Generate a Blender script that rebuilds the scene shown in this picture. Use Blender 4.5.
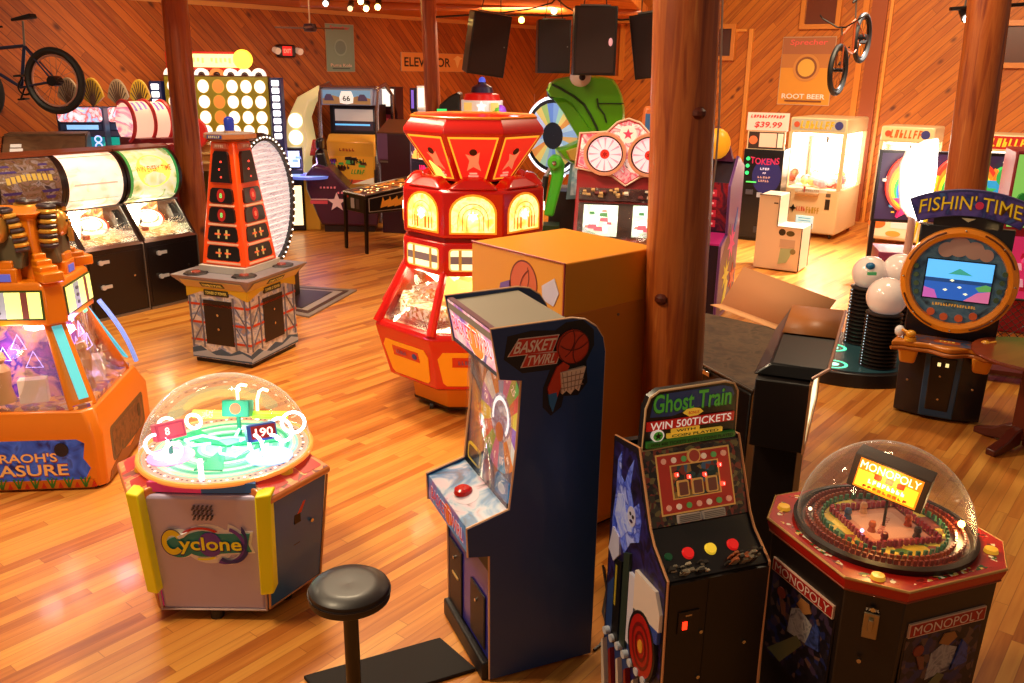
import bpy, bmesh, math, random
from mathutils import Vector, Matrix
random.seed(7)
R = math.radians
for o in list(bpy.data.objects): bpy.data.objects.remove(o)
SC = bpy.context.scene
COL = SC.collection

# ------------------------------------------------------------ camera
FOC, PITCH, ROLL, CH = 860.0, R(17.4), R(0.85), 2.75
cd = bpy.data.cameras.new('camera')
cd.sensor_width = 36; cd.lens = FOC / 1024 * 36; cd.clip_start = .05; cd.clip_end = 200
cam = bpy.data.objects.new('camera', cd)
COL.objects.link(cam)
cam.matrix_world = Matrix.Translation((0, 0, CH)) @ Matrix.Rotation(R(90) - PITCH, 4, 'X') @ Matrix.Rotation(ROLL, 4, 'Z')
SC.camera = cam
SC.view_settings.view_transform = 'Standard'
SC.view_settings.look = 'None'
SC.view_settings.gamma = 1
SC.view_settings.use_curve_mapping = False
SC.view_settings.exposure = 0.1

# ------------------------------------------------------------ world and lamps
w = bpy.data.worlds.new('world'); SC.world = w
w.use_nodes = True
w.node_tree.nodes['Background'].inputs[0].default_value = (1.0, .74, .50, 1)
w.node_tree.nodes['Background'].inputs[1].default_value = .17

def area(name, loc, rot, size, power, color, sy=None):
    l = bpy.data.lights.new(name, 'AREA'); l.energy = power; l.color = color; l.size = size
    if sy: l.shape = 'RECTANGLE'; l.size_y = sy
    o = bpy.data.objects.new(name, l); COL.objects.link(o); o.location = loc; o.rotation_euler = rot
    return o
def spot(name, loc, target, power, color, angle=70, blend=.6, r=.06):
    l = bpy.data.lights.new(name, 'SPOT'); l.energy = power; l.color = color; l.spot_size = R(angle); l.spot_blend = blend; l.shadow_soft_size = r
    o = bpy.data.objects.new(name, l); COL.objects.link(o); o.location = loc
    o.rotation_euler = (Vector(target) - Vector(loc)).to_track_quat('-Z', 'Y').to_euler()
    return o
def point(name, loc, power, color, r=.1):
    l = bpy.data.lights.new(name, 'POINT'); l.energy = power; l.color = color; l.shadow_soft_size = r
    o = bpy.data.objects.new(name, l); COL.objects.link(o); o.location = loc
    return o
WARM = (1.0, .76, .48)
area('ceiling_lamp_front', (-2.6, 3.4, 5.2), (R(6), R(-6), 0), .9, 190, WARM)
area('ceiling_lamp_middle', (-1.6, 7.4, 5.0), (0, 0, 0), .9, 250, WARM)
area('ceiling_lamp_right', (3.2, 7.6, 5.4), (0, 0, 0), .8, 105, WARM)
area('ceiling_lamp_left', (-4.4, 8.0, 5.0), (0, 0, 0), .8, 95, WARM)
area('ceiling_lamp_far', (.1, 15.0, 3.72), (R(10), 0, 0), 1.4, 230, WARM)
area('ceiling_lamp_wall_left', (-4.6, 12.2, 3.7), (R(40), R(10), 0), 1.2, 90, WARM)
area('ceiling_lamp_wall_right', (4.6, 11.5, 5.6), (R(50), 0, R(-10)), 1.6, 400, WARM)
spot('floor_glare_spot', (6.4, 13.6, 5.6), (4.6, 12.6, 0), 4200, (1, .94, .84), 48, .8, .35)  # added spot that whitens the floor by the crane games; no doorway there

# ------------------------------------------------------------ picture maths: a pixel ray into the room
def ray(px, py):
    x = (px - 512) / FOC; y = -(py - 341.5) / FOC
    c, s = math.cos(ROLL), math.sin(ROLL)
    x, y = x * c - y * s, x * s + y * c
    return Vector((x, math.cos(PITCH) + y * math.sin(PITCH), -math.sin(PITCH) + y * math.cos(PITCH)))
def at_z(px, py, z=0):
    r = ray(px, py); t = (z - CH) / r.z
    return Vector((r.x * t, r.y * t, z))
def at_y(px, py, Y):
    r = ray(px, py); t = Y / r.y
    return Vector((r.x * t, Y, CH + r.z * t))

# ------------------------------------------------------------ materials
def lin(h):
    h = h.lstrip('#'); c = [int(h[i:i + 2], 16) / 255 for i in (0, 2, 4)]
    return tuple(((v + .055) / 1.055) ** 2.4 if v > .04045 else v / 12.92 for v in c) + (1,)
_m = {}
def M(h, rough=.45, metal=0, em=0, coat=0, emh=None, alpha=1):
    k = (h, rough, metal, em, coat, emh, alpha)
    if k in _m: return _m[k]
    m = bpy.data.materials.new('paint_' + h.strip('#')); m.use_nodes = True
    b = m.node_tree.nodes['Principled BSDF']
    b.inputs['Base Color'].default_value = lin(h); b.inputs['Roughness'].default_value = rough
    b.inputs['Metallic'].default_value = metal; b.inputs['Coat Weight'].default_value = coat
    b.inputs['Coat Roughness'].default_value = .08
    if em:
        b.inputs['Emission Color'].default_value = lin(emh or h); b.inputs['Emission Strength'].default_value = em
    _m[k] = m
    return m
def nt(m): return m.node_tree.nodes, m.node_tree.links
def glass_mat(name, tint=(1, 1, 1, 1), gloss=.55, rough=.03):
    m = bpy.data.materials.new(name); m.use_nodes = True
    N, L = nt(m); N.remove(N['Principled BSDF'])
    tr = N.new('ShaderNodeBsdfTransparent'); tr.inputs[0].default_value = tint
    gl = N.new('ShaderNodeBsdfGlossy'); gl.inputs[1].default_value = rough
    lw = N.new('ShaderNodeLayerWeight'); lw.inputs[0].default_value = .32
    mu = N.new('ShaderNodeMath'); mu.operation = 'MULTIPLY'; mu.inputs[1].default_value = gloss
    mx = N.new('ShaderNodeMixShader')
    L.new(lw.outputs['Fresnel'], mu.inputs[0]); L.new(mu.outputs[0], mx.inputs[0])
    L.new(tr.outputs[0], mx.inputs[1]); L.new(gl.outputs[0], mx.inputs[2])
    L.new(mx.outputs[0], N['Material Output'].inputs[0])
    return m
GLASS = glass_mat('clear_glass')
def dome_mat():
    m = glass_mat('clear_dome', (.95, .95, .95, 1), .30, .03); N, L = nt(m)
    df = N.new('ShaderNodeBsdfDiffuse'); df.inputs[0].default_value = (.9, .85, .85, 1)  # pale haze toward the rim, painted in as diffuse white
    lw = N.new('ShaderNodeLayerWeight'); lw.inputs[0].default_value = .5
    pw = N.new('ShaderNodeMath'); pw.operation = 'POWER'; pw.inputs[1].default_value = 5; L.new(lw.outputs['Facing'], pw.inputs[0])
    mu = N.new('ShaderNodeMath'); mu.operation = 'MULTIPLY_ADD'; mu.inputs[1].default_value = .45; mu.inputs[2].default_value = .03; L.new(pw.outputs[0], mu.inputs[0])
    mx = N.new('ShaderNodeMixShader'); old = N['Mix Shader']
    L.new(mu.outputs[0], mx.inputs[0]); L.new(old.outputs[0], mx.inputs[1]); L.new(df.outputs[0], mx.inputs[2]); L.new(mx.outputs[0], N['Material Output'].inputs[0])
    return m
DOME = dome_mat()
def ramp_mat(name, cols, scale=8, em=0, kind='voronoi', rough=.4, stretch=(1, 1, 1), coat=0, bump=0):
    """busy printed art, coins, prizes: cells of flat colour"""
    m = bpy.data.materials.new(name); m.use_nodes = True
    N, L = nt(m); b = N['Principled BSDF']
    tc = N.new('ShaderNodeTexCoord'); mp = N.new('ShaderNodeMapping'); mp.inputs['Scale'].default_value = stretch
    L.new(tc.outputs['Object'], mp.inputs[0])
    if kind == 'voronoi':
        v = N.new('ShaderNodeTexVoronoi'); v.inputs['Scale'].default_value = scale
        L.new(mp.outputs[0], v.inputs['Vector'])
        sep = N.new('ShaderNodeSeparateColor'); L.new(v.outputs['Color'], sep.inputs[0]); fac = sep.outputs[0]
    else:
        v = N.new('ShaderNodeTexNoise'); v.inputs['Scale'].default_value = scale; v.inputs['Detail'].default_value = 3
        v.inputs['Distortion'].default_value = 1.2
        L.new(mp.outputs[0], v.inputs['Vector']); fac = v.outputs[0]
    cr = N.new('ShaderNodeValToRGB'); e = cr.color_ramp
    e.interpolation = 'CONSTANT' if kind == 'voronoi' else 'LINEAR'
    n = len(cols); lo, hi = (0, 1) if kind == 'voronoi' else (.3, .7)
    while len(e.elements) < n: e.elements.new(.5)
    for i, c in enumerate(cols):
        e.elements[i].position = lo + (hi - lo) * i / (n if kind == 'voronoi' else n - 1); e.elements[i].color = lin(c)
    L.new(fac, cr.inputs[0]); L.new(cr.outputs[0], b.inputs['Base Color'])
    b.inputs['Roughness'].default_value = rough; b.inputs['Coat Weight'].default_value = coat
    if em:
        L.new(cr.outputs[0], b.inputs['Emission Color']); b.inputs['Emission Strength'].default_value = em
    if bump:
        bp = N.new('ShaderNodeBump'); bp.inputs['Strength'].default_value = bump; bp.inputs['Distance'].default_value = .01
        L.new(fac, bp.inputs['Height']); L.new(bp.outputs[0], b.inputs['Normal'])
    return m
def vmath(N, L, op, a, b=None):
    n = N.new('ShaderNodeMath'); n.operation = op
    for i, v in enumerate((a, b)):
        if v is None: continue
        if isinstance(v, (int, float)): n.inputs[i].default_value = v
        else: L.new(v, n.inputs[i])
    return n.outputs[0]
def plank_mat(name, ang, wd, ln, cols, rough=.3, coat=0, knots=0, wall=False, seam=.35, grain=.5):
    """boards of width wd and length ln, rotated by ang in the surface's own plane"""
    m = bpy.data.materials.new(name); m.use_nodes = True
    N, L = nt(m); b = N['Principled BSDF']
    tc = N.new('ShaderNodeTexCoord'); sp = N.new('ShaderNodeSeparateXYZ'); L.new(tc.outputs['Object'], sp.inputs[0])
    X = sp.outputs[0]; Y = sp.outputs[2] if wall else sp.outputs[1]
    c, s = math.cos(ang), math.sin(ang)
    u = vmath(N, L, 'ADD', vmath(N, L, 'MULTIPLY', X, c), vmath(N, L, 'MULTIPLY', Y, s))
    v = vmath(N, L, 'ADD', vmath(N, L, 'MULTIPLY', X, -s), vmath(N, L, 'MULTIPLY', Y, c))
    vr = vmath(N, L, 'DIVIDE', v, wd); row = vmath(N, L, 'FLOOR', vr); vf = vmath(N, L, 'FRACT', vr)
    wn = N.new('ShaderNodeTexWhiteNoise'); wn.noise_dimensions = '1D'; L.new(row, wn.inputs['W'])
    uo = vmath(N, L, 'ADD', vmath(N, L, 'DIVIDE', u, ln), vmath(N, L, 'MULTIPLY', wn.outputs['Value'], 7.3))
    idx = vmath(N, L, 'FLOOR', uo); uf = vmath(N, L, 'FRACT', uo)
    cb = N.new('ShaderNodeCombineXYZ'); L.new(row, cb.inputs[0]); L.new(idx, cb.inputs[1])
    wn2 = N.new('ShaderNodeTexWhiteNoise'); wn2.noise_dimensions = '2D'; L.new(cb.outputs[0], wn2.inputs['Vector'])
    # grain
    cg = N.new('ShaderNodeCombineXYZ'); L.new(vmath(N, L, 'MULTIPLY', u, 1.6), cg.inputs[0]); L.new(vmath(N, L, 'MULTIPLY', v, 26), cg.inputs[1]); L.new(vmath(N, L, 'MULTIPLY', wn2.outputs['Value'], 30), cg.inputs[2])
    ns = N.new('ShaderNodeTexNoise'); ns.inputs['Scale'].default_value = 1; ns.inputs['Detail'].default_value = 4; L.new(cg.outputs[0], ns.inputs['Vector'])
    fac = vmath(N, L, 'ADD', vmath(N, L, 'MULTIPLY', wn2.outputs['Value'], 1 - grain), vmath(N, L, 'MULTIPLY', ns.outputs[0], grain))
    cr = N.new('ShaderNodeValToRGB'); e = cr.color_ramp
    while len(e.elements) < len(cols): e.elements.new(.5)
    for i, k in enumerate(cols): e.elements[i].position = .12 + .76 * i / (len(cols) - 1); e.elements[i].color = lin(k)
    L.new(fac, cr.inputs[0]); out = cr.outputs[0]
    # seams
    d1 = vmath(N, L, 'MINIMUM', vf, vmath(N, L, 'SUBTRACT', 1, vf))
    s1 = vmath(N, L, 'LESS_THAN', d1, .045 if wall else .03)
    d2 = vmath(N, L, 'MINIMUM', uf, vmath(N, L, 'SUBTRACT', 1, uf))
    s2 = vmath(N, L, 'LESS_THAN', d2, .0022 if not wall else .0008)
    sm = vmath(N, L, 'MULTIPLY', vmath(N, L, 'MAXIMUM', s1, s2), seam)
    mx = N.new('ShaderNodeMix'); mx.data_type = 'RGBA'
    L.new(sm, mx.inputs[0]); L.new(out, mx.inputs[6]); mx.inputs[7].default_value = lin(cols[0] if not wall else '4a1a08')
    out = mx.outputs[2]
    if knots:
        ck = N.new('ShaderNodeCombineXYZ'); L.new(vmath(N, L, 'MULTIPLY', u, .55), ck.inputs[0]); L.new(v, ck.inputs[1])
        vo = N.new('ShaderNodeTexVoronoi'); vo.inputs['Scale'].default_value = knots; L.new(ck.outputs[0], vo.inputs['Vector'])
        kk = N.new('ShaderNodeMapRange'); L.new(vo.outputs['Distance'], kk.inputs[0])
        kk.inputs[1].default_value = .05; kk.inputs[2].default_value = .15; kk.inputs[3].default_value = .85; kk.inputs[4].default_value = 0
        mk = N.new('ShaderNodeMix'); mk.data_type = 'RGBA'; L.new(kk.outputs[0], mk.inputs[0]); L.new(out, mk.inputs[6]); mk.inputs[7].default_value = lin('4a1606')
        out = mk.outputs[2]
    L.new(out, b.inputs['Base Color'])
    b.inputs['Roughness'].default_value = rough; b.inputs['Coat Weight'].default_value = coat; b.inputs['Coat Roughness'].default_value = .12
    bp = N.new('ShaderNodeBump'); bp.inputs['Strength'].default_value = .25; bp.inputs['Distance'].default_value = .004; bp.invert = True
    L.new(sm, bp.inputs['Height']); L.new(bp.outputs[0], b.inputs['Normal'])
    return m
def log_mat(name, cols):
    m = bpy.data.materials.new(name); m.use_nodes = True
    N, L = nt(m); b = N['Principled BSDF']
    tc = N.new('ShaderNodeTexCoord'); mp = N.new('ShaderNodeMapping'); mp.inputs['Scale'].default_value = (14, 14, .8)
    L.new(tc.outputs['Object'], mp.inputs[0])
    ns = N.new('ShaderNodeTexNoise'); ns.inputs['Scale'].default_value = 1.3; ns.inputs['Detail'].default_value = 5; ns.inputs['Distortion'].default_value = .6
    L.new(mp.outputs[0], ns.inputs[0])
    cr = N.new('ShaderNodeValToRGB'); e = cr.color_ramp
    while len(e.elements) < len(cols): e.elements.new(.5)
    for i, k in enumerate(cols): e.elements[i].position = .3 + .4 * i / (len(cols) - 1); e.elements[i].color = lin(k)
    L.new(ns.outputs[0], cr.inputs[0])
    vo = N.new('ShaderNodeTexVoronoi'); vo.inputs['Scale'].default_value = 1.9
    mp2 = N.new('ShaderNodeMapping'); mp2.inputs['Scale'].default_value = (1, 1, .8); L.new(tc.outputs['Object'], mp2.inputs[0]); L.new(mp2.outputs[0], vo.inputs['Vector'])
    kk = N.new('ShaderNodeMapRange'); L.new(vo.outputs['Distance'], kk.inputs[0]); kk.inputs[1].default_value = .04; kk.inputs[2].default_value = .11; kk.inputs[3].default_value = .9; kk.inputs[4].default_value = 0
    mk = N.new('ShaderNodeMix'); mk.data_type = 'RGBA'; L.new(kk.outputs[0], mk.inputs[0]); L.new(cr.outputs[0], mk.inputs[6]); mk.inputs[7].default_value = lin('3a0f04')
    L.new(mk.outputs[2], b.inputs['Base Color']); b.inputs['Roughness'].default_value = .42; b.inputs['Coat Weight'].default_value = .25; b.inputs['Coat Roughness'].default_value = .3
    bp = N.new('ShaderNodeBump'); bp.inputs['Strength'].default_value = .35; bp.inputs['Distance'].default_value = .01
    L.new(ns.outputs[0], bp.inputs['Height']); L.new(bp.outputs[0], b.inputs['Normal'])
    return m

BLACK = M('120d0c', .4); MATTE = M('171010', .7); CHROME = M('c8c4be', .18, 1); STEEL = M('8d8680', .35, .8)
TAN = M('d9a468', .4); RED = M('c4120a', .28, coat=.5); WHITE = M('e8e2da', .4)

# ------------------------------------------------------------ mesh building
class MB:
    BASE = None
    def __init__(s, mat=None): s.v = []; s.f = []; s.mi = []; s.mats = []; s.cur = 0; s.T = None; (mat is not None) and s.mat(mat)
    def mat(s, m):
        if m not in s.mats: s.mats.append(m)
        s.cur = s.mats.index(m); return s
    def add(s, vs, fs):
        n = len(s.v)
        for v in vs:
            v = Vector(v); v = s.T @ v if s.T is not None else v
            s.v.append(tuple(MB.BASE @ v) if MB.BASE is not None else tuple(v))
        for f in fs: s.f.append(tuple(n + i for i in f)); s.mi.append(s.cur)
        return s
    def box(s, c, d, rz=0, rx=0, ry=0):
        x, y, z = (a / 2 for a in d)
        m = Matrix.Rotation(rz, 3, 'Z') @ Matrix.Rotation(ry, 3, 'Y') @ Matrix.Rotation(rx, 3, 'X'); c = Vector(c)
        vs = [c + m @ Vector((a, b, e)) for a in (-x, x) for b in (-y, y) for e in (-z, z)]
        return s.add(vs, [(0, 1, 3, 2), (4, 6, 7, 5), (0, 4, 5, 1), (2, 3, 7, 6), (0, 2, 6, 4), (1, 5, 7, 3)])
    def span(s, a, b):
        return s.box([(p + q) / 2 for p, q in zip(a, b)], [abs(q - p) for p, q in zip(a, b)])
    def prism(s, poly, ax, a, b):
        """poly in the plane normal to ax ('x': (y,z), 'y': (x,z), 'z': (x,y)), from a to b along ax"""
        f = {'x': lambda p, t: (t, p[0], p[1]), 'y': lambda p, t: (p[0], t, p[1]), 'z': lambda p, t: (p[0], p[1], t)}[ax]
        n = len(poly); vs = [f(p, a) for p in poly] + [f(p, b) for p in poly]
        fs = [tuple(range(n)), tuple(range(2 * n - 1, n - 1, -1))] + [(i, (i + 1) % n, (i + 1) % n + n, i + n) for i in range(n)]
        return s.add(vs, fs)
    def loft(s, rings, cap=True):
        n = len(rings[0]); vs = [p for r in rings for p in r]; fs = []
        for k in range(len(rings) - 1):
            for i in range(n):
                j = (i + 1) % n; fs.append((k * n + i, k * n + j, (k + 1) * n + j, (k + 1) * n + i))
        if cap: fs += [tuple(range(n)), tuple((len(rings) - 1) * n + i for i in reversed(range(n)))]
        return s.add(vs, fs)
    def ngon(s, n, r0, z0, r1, z1, c=(0, 0), rot=0, cap=True):
        g = lambda r, z: [(c[0] + r * math.cos(rot + 2 * math.pi * i / n), c[1] + r * math.sin(rot + 2 * math.pi * i / n), z) for i in range(n)]
        return s.loft([g(r0, z0), g(r1, z1)], cap)
    def cyl(s, p0, p1, r0, r1=None, n=16):
        r1 = r0 if r1 is None else r1; p0 = Vector(p0); p1 = Vector(p1); d = (p1 - p0).normalized()
        a = d.orthogonal().normalized(); b = d.cross(a)
        g = lambda p, r: [p + (a * math.cos(2 * math.pi * i / n) + b * math.sin(2 * math.pi * i / n)) * r for i in range(n)]
        return s.loft([g(p0, r0), g(p1, r1)])
    def tube(s, pts, r, n=8, closed=False):
        P = [Vector(p) for p in pts]; rings = []; a = None
        for i, p in enumerate(P):
            if closed: d = P[(i + 1) % len(P)] - P[i - 1]
            else: d = P[min(i + 1, len(P) - 1)] - P[max(i - 1, 0)]
            d = d.normalized()
            a = d.orthogonal().normalized() if a is None else (a - d * a.dot(d)).normalized()
            b = d.cross(a)
            rr = r[i] if isinstance(r, (list, tuple)) else r
            rings.append([p + (a * math.cos(2 * math.pi * k / n) + b * math.sin(2 * math.pi * k / n)) * rr for k in range(n)])
        if closed: rings.append(rings[0]); return s.loft(rings, False)
        return s.loft(rings)
    def lathe(s, prof, c=(0, 0, 0), n=32, a0=0, a1=2 * math.pi, axis='z'):
        full = abs(a1 - a0 - 2 * math.pi) < 1e-6; k = n if full else n + 1
        def pt(r, z, t):
            x, y = r * math.cos(t), r * math.sin(t)
            q = {'z': (x, y, z), 'y': (x, z, y), 'x': (z, x, y)}[axis]
            return (c[0] + q[0], c[1] + q[1], c[2] + q[2])
        vs = [pt(r, z, a0 + (a1 - a0) * i / n) for r, z in prof for i in range(k)]; fs = []
        for j in range(len(prof) - 1):
            for i in range(n if full else k - 1):
                i2 = (i + 1) % k; fs.append((j * k + i, j * k + i2, (j + 1) * k + i2, (j + 1) * k + i))
        return s.add(vs, fs)
    def ball(s, c, r, n=20, sc=(1, 1, 1)):
        prof = [(max(1e-4, math.sin(math.pi * i / (n // 2))), -math.cos(math.pi * i / (n // 2))) for i in range(n // 2 + 1)]
        vs = []; k = n
        for pr, pz in prof:
            for i in range(k):
                t = 2 * math.pi * i / k; vs.append((c[0] + r * sc[0] * pr * math.cos(t), c[1] + r * sc[1] * pr * math.sin(t), c[2] + r * sc[2] * pz))
        fs = [(j * k + i, j * k + (i + 1) % k, (j + 1) * k + (i + 1) % k, (j + 1) * k + i) for j in range(len(prof) - 1) for i in range(k)]
        return s.add(vs, fs)
    def build(s, name, parent=None, bevel=0, seg=2, smooth=True, solid=0, sub=0):
        me = bpy.data.meshes.new(name); me.from_pydata(s.v, [], s.f)
        for m in s.mats: me.materials.append(m)
        me.polygons.foreach_set('material_index', s.mi)
        bm = bmesh.new(); bm.from_mesh(me); bmesh.ops.remove_doubles(bm, verts=bm.verts, dist=1e-6)
        bmesh.ops.recalc_face_normals(bm, faces=bm.faces); bm.to_mesh(me); bm.free()
        if smooth:
            me.polygons.foreach_set('use_smooth', [True] * len(me.polygons)); me.set_sharp_from_angle(angle=R(34))
        o = bpy.data.objects.new(name, me); COL.objects.link(o)
        if parent: o.parent = parent
        if solid: q = o.modifiers.new('s', 'SOLIDIFY'); q.thickness = solid
        if bevel: q = o.modifiers.new('b', 'BEVEL'); q.width = bevel; q.segments = seg; q.limit_method = 'ANGLE'; q.angle_limit = R(35)
        if sub: q = o.modifiers.new('u', 'SUBSURF'); q.levels = sub; q.render_levels = sub
        return o

def text_mesh(txt, size, bold=.012, space=1.0):
    c = bpy.data.curves.new('t', 'FONT'); c.body = txt; c.size = size; c.align_x = 'CENTER'; c.align_y = 'CENTER'
    c.offset = min(bold, .018) * size; c.space_character = space; c.resolution_u = 3
    o = bpy.data.objects.new('t', c); COL.objects.link(o)
    me = bpy.data.meshes.new_from_object(o.evaluated_get(bpy.context.evaluated_depsgraph_get()))
    vs = [tuple(v.co) for v in me.vertices]; fs = [tuple(p.vertices) for p in me.polygons]
    bpy.data.objects.remove(o); bpy.data.curves.remove(c); bpy.data.meshes.remove(me)
    return vs, fs

class Art:
    """printed artwork on a flat face; o origin, xd right, ud up; coordinates in metres on the face"""
    def __init__(s, o, xd, ud, step=.0012):
        s.o = Vector(o); s.x = Vector(xd).normalized(); s.n = s.x.cross(Vector(ud)).normalized(); s.u = s.n.cross(s.x)
        s.mb = MB(); s.k = 1; s.step = step
    def p(s, u, v, h=0): return s.o + s.x * u + s.u * v + s.n * h
    def poly(s, pts, m, lift=0):
        h = s.k * s.step + lift; s.k += 1; s.mb.mat(m); n = len(pts)
        vs = [s.p(u, v, h) for u, v in pts] + [s.p(u, v, 0) for u, v in pts]
        s.mb.add(vs, [tuple(range(n))] + [(i, i + n, (i + 1) % n + n, (i + 1) % n) for i in range(n)]); return s
    def rect(s, u0, v0, u1, v1, m, lift=0): return s.poly([(u0, v0), (u1, v0), (u1, v1), (u0, v1)], m, lift)
    def rrect(s, u0, v0, u1, v1, r, m, lift=0):
        pts = []
        for cx, cy, a in ((u1 - r, v0 + r, -90), (u1 - r, v1 - r, 0), (u0 + r, v1 - r, 90), (u0 + r, v0 + r, 180)):
            pts += [(cx + r * math.cos(R(a + t)), cy + r * math.sin(R(a + t))) for t in (0, 30, 60, 90)]
        return s.poly(pts, m, lift)
    def disc(s, u, v, r, m, ry=None, n=28, a0=0, a1=360, lift=0):
        ry = ry or r; full = a1 - a0 >= 360
        pts = [(u + r * math.cos(R(a0 + (a1 - a0) * i / n)), v + ry * math.sin(R(a0 + (a1 - a0) * i / n))) for i in range(n if full else n + 1)]
        if not full: pts.append((u, v))
        return s.poly(pts, m, lift)
    def ring(s, u, v, r, t, m, n=32, a0=0, a1=360, ry=None):
        h = s.k * s.step; s.k += 1; s.mb.mat(m); k = (ry or r) / r
        full = a1 - a0 >= 360; c = n if full else n + 1; vs = []
        for i in range(c):
            a = R(a0 + (a1 - a0) * i / n)
            for q in (r, r - t): vs.append(s.p(u + q * math.cos(a), v + k * q * math.sin(a), h))
        s.mb.add(vs, [(2 * i, 2 * i + 1, 2 * ((i + 1) % c) + 1, 2 * ((i + 1) % c)) for i in range(n)]); return s
    def star(s, u, v, r, m, n=5, k=.42, a=90):
        return s.poly([(u + (r if i % 2 == 0 else r * k) * math.cos(R(a + 180 * i / n)), v + (r if i % 2 == 0 else r * k) * math.sin(R(a + 180 * i / n))) for i in range(2 * n)], m)
    def text(s, txt, u, v, size, m, width=None, rot=0, shear=0, bold=.02, arc=0, height=None, persp=0):
        vs, fs = text_mesh(txt, size, bold)
        if not vs: return s
        x0, x1 = min(a[0] for a in vs), max(a[0] for a in vs); y0, y1 = min(a[1] for a in vs), max(a[1] for a in vs)
        kx = width / (x1 - x0) if width else 1; ky = height / (y1 - y0) if height else 1
        h = s.k * s.step; s.k += 1; s.mb.mat(m); out = []
        for a in vs:
            x = (a[0] - (x0 + x1) / 2) * kx; y = (a[1] - (y0 + y1) / 2) * ky
            x += shear * y
            if persp: y *= 1 + persp * abs(x)
            if arc: y += -arc * x * x
            c, q = math.cos(R(rot)), math.sin(R(rot))
            out.append(s.p(u + x * c - y * q, v + x * q + y * c, h))
        s.mb.add(out, fs); return s
    def scatter(s, n, u0, v0, u1, v1, r, mats, kind='disc', seed=1):
        g = random.Random(seed)
        for i in range(n):
            u, v, q = g.uniform(u0, u1), g.uniform(v0, v1), g.uniform(.5, 1) * r
            m = g.choice(mats)
            if kind == 'disc': s.disc(u, v, q, m, n=10)
            elif kind == 'star': s.star(u, v, q, m, a=g.uniform(0, 90))
            else: s.poly([(u - q, v - q * .4), (u + q, v - q * .5), (u + q * .8, v + q * .5), (u - q * .9, v + q * .4)], m)
        return s
    def marks(s, n, u, v, w, h, m, seed=1, shear=0):
        """a row of n unreadable letter-like strokes"""
        g = random.Random(seed); s.k += 1; hh = s.k * s.step; s.mb.mat(m); cw = w / n
        for i in range(n):
            x = u - w / 2 + cw * (i + .5); t = cw * .16; k = g.randrange(4); a = cw * .34; b = h / 2
            bars = [(x - a, -b, x - a + 2 * t, b)] + [[(x - a, b - 2 * t, x + a, b), (x - a, -t, x + a, t)], [(x - a, -b, x + a, -b + 2 * t)], [(x + a - 2 * t, -b, x + a, b), (x - a, b - 2 * t, x + a, b)], [(x + a - 2 * t, -b, x + a, b * .2), (x - a, -t, x + a, t)]][k]
            for u0, v0, u1, v1 in bars: s.mb.add([s.p(p + shear * q, v + q, hh) for p, q in ((u0, v0), (u1, v0), (u1, v1), (u0, v1))], [(0, 1, 2, 3)])
        return s
    def build(s, name, parent=None): return s.mb.build(name, parent, smooth=False)

def thing(name, label, cat, x, y, rot=0, z=0, group=None):
    o = bpy.data.objects.new(name, None); COL.objects.link(o); o.empty_display_size = .1
    o.location = (x, y, z); o.rotation_euler = (0, 0, rot); o['label'] = label; o['category'] = cat
    if group: o['group'] = group
    return o
def tag(o, label, cat, group=None):
    o['label'] = label; o['category'] = cat
    if group: o['group'] = group
    return o
def struct(o): o['kind'] = 'structure'; return o
def copy_tree(o, parent=None):
    c = o.copy(); COL.objects.link(c)
    if parent: c.parent = parent
    for ch in [k for k in bpy.data.objects if k.parent == o]: copy_tree(ch, c)
    return c
def dup(o, loc, rz, label):
    c = copy_tree(o); c.location = loc; c.rotation_euler = (0, 0, rz); c['label'] = label
    return c
def sides(parent, prof, w, mat, trim=TAN, th=.018, tr=.006):
    """the two side panels of a cabinet, each with its edge moulding"""
    for sx in (-1, 1):
        a = MB(mat).prism(prof, 'x', sx * (w / 2 - th), sx * w / 2).build('side_panel', parent)
        if trim: MB(trim).tube([(sx * (w / 2 - th / 2), y, z) for y, z in prof], tr, 6, True).build('edge_trim', a, smooth=True)
def lamp(parent, loc, power, color, r=.05):
    l = bpy.data.lights.new('machine_light', 'POINT'); l.energy = power; l.color = color; l.shadow_soft_size = r
    o = bpy.data.objects.new('machine_light', l); COL.objects.link(o); o.location = loc; o.parent = parent
    return o

# ============================================================ THE ROOM
FLOORM = plank_mat('oak_floor', R(90 - 39), .072, 1.15, ['904412', 'bc6c24', 'd68838', 'e29c44', 'b4642a'], rough=.4, coat=.18, seam=.5, grain=.5)
f = MB(FLOORM).span((-14, -3, -.1), (18, 34, 0)).build('floor', smooth=False); struct(f)
PINE = ['7a3208', 'a84e10', 'c8681a', '9c480e', 'd07c28']
WL = plank_mat('pine_boards_left', R(-45), .13, 3.4, PINE, rough=.6, coat=.0, knots=3.0, wall=True, seam=.75, grain=.55)
WR = plank_mat('pine_boards_right', R(45), .13, 3.4, ['8a3e08', 'b45a10', 'c86e18', 'a6500c', 'd48628'], rough=.6, coat=.0, knots=3.0, wall=True, seam=.6, grain=.55)
WV = plank_mat('pine_boards_upright', R(90), .12, 5, PINE, rough=.45, wall=True, seam=.7, grain=.55)
TRIMM = M('c8722a', .4, coat=.2)

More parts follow.
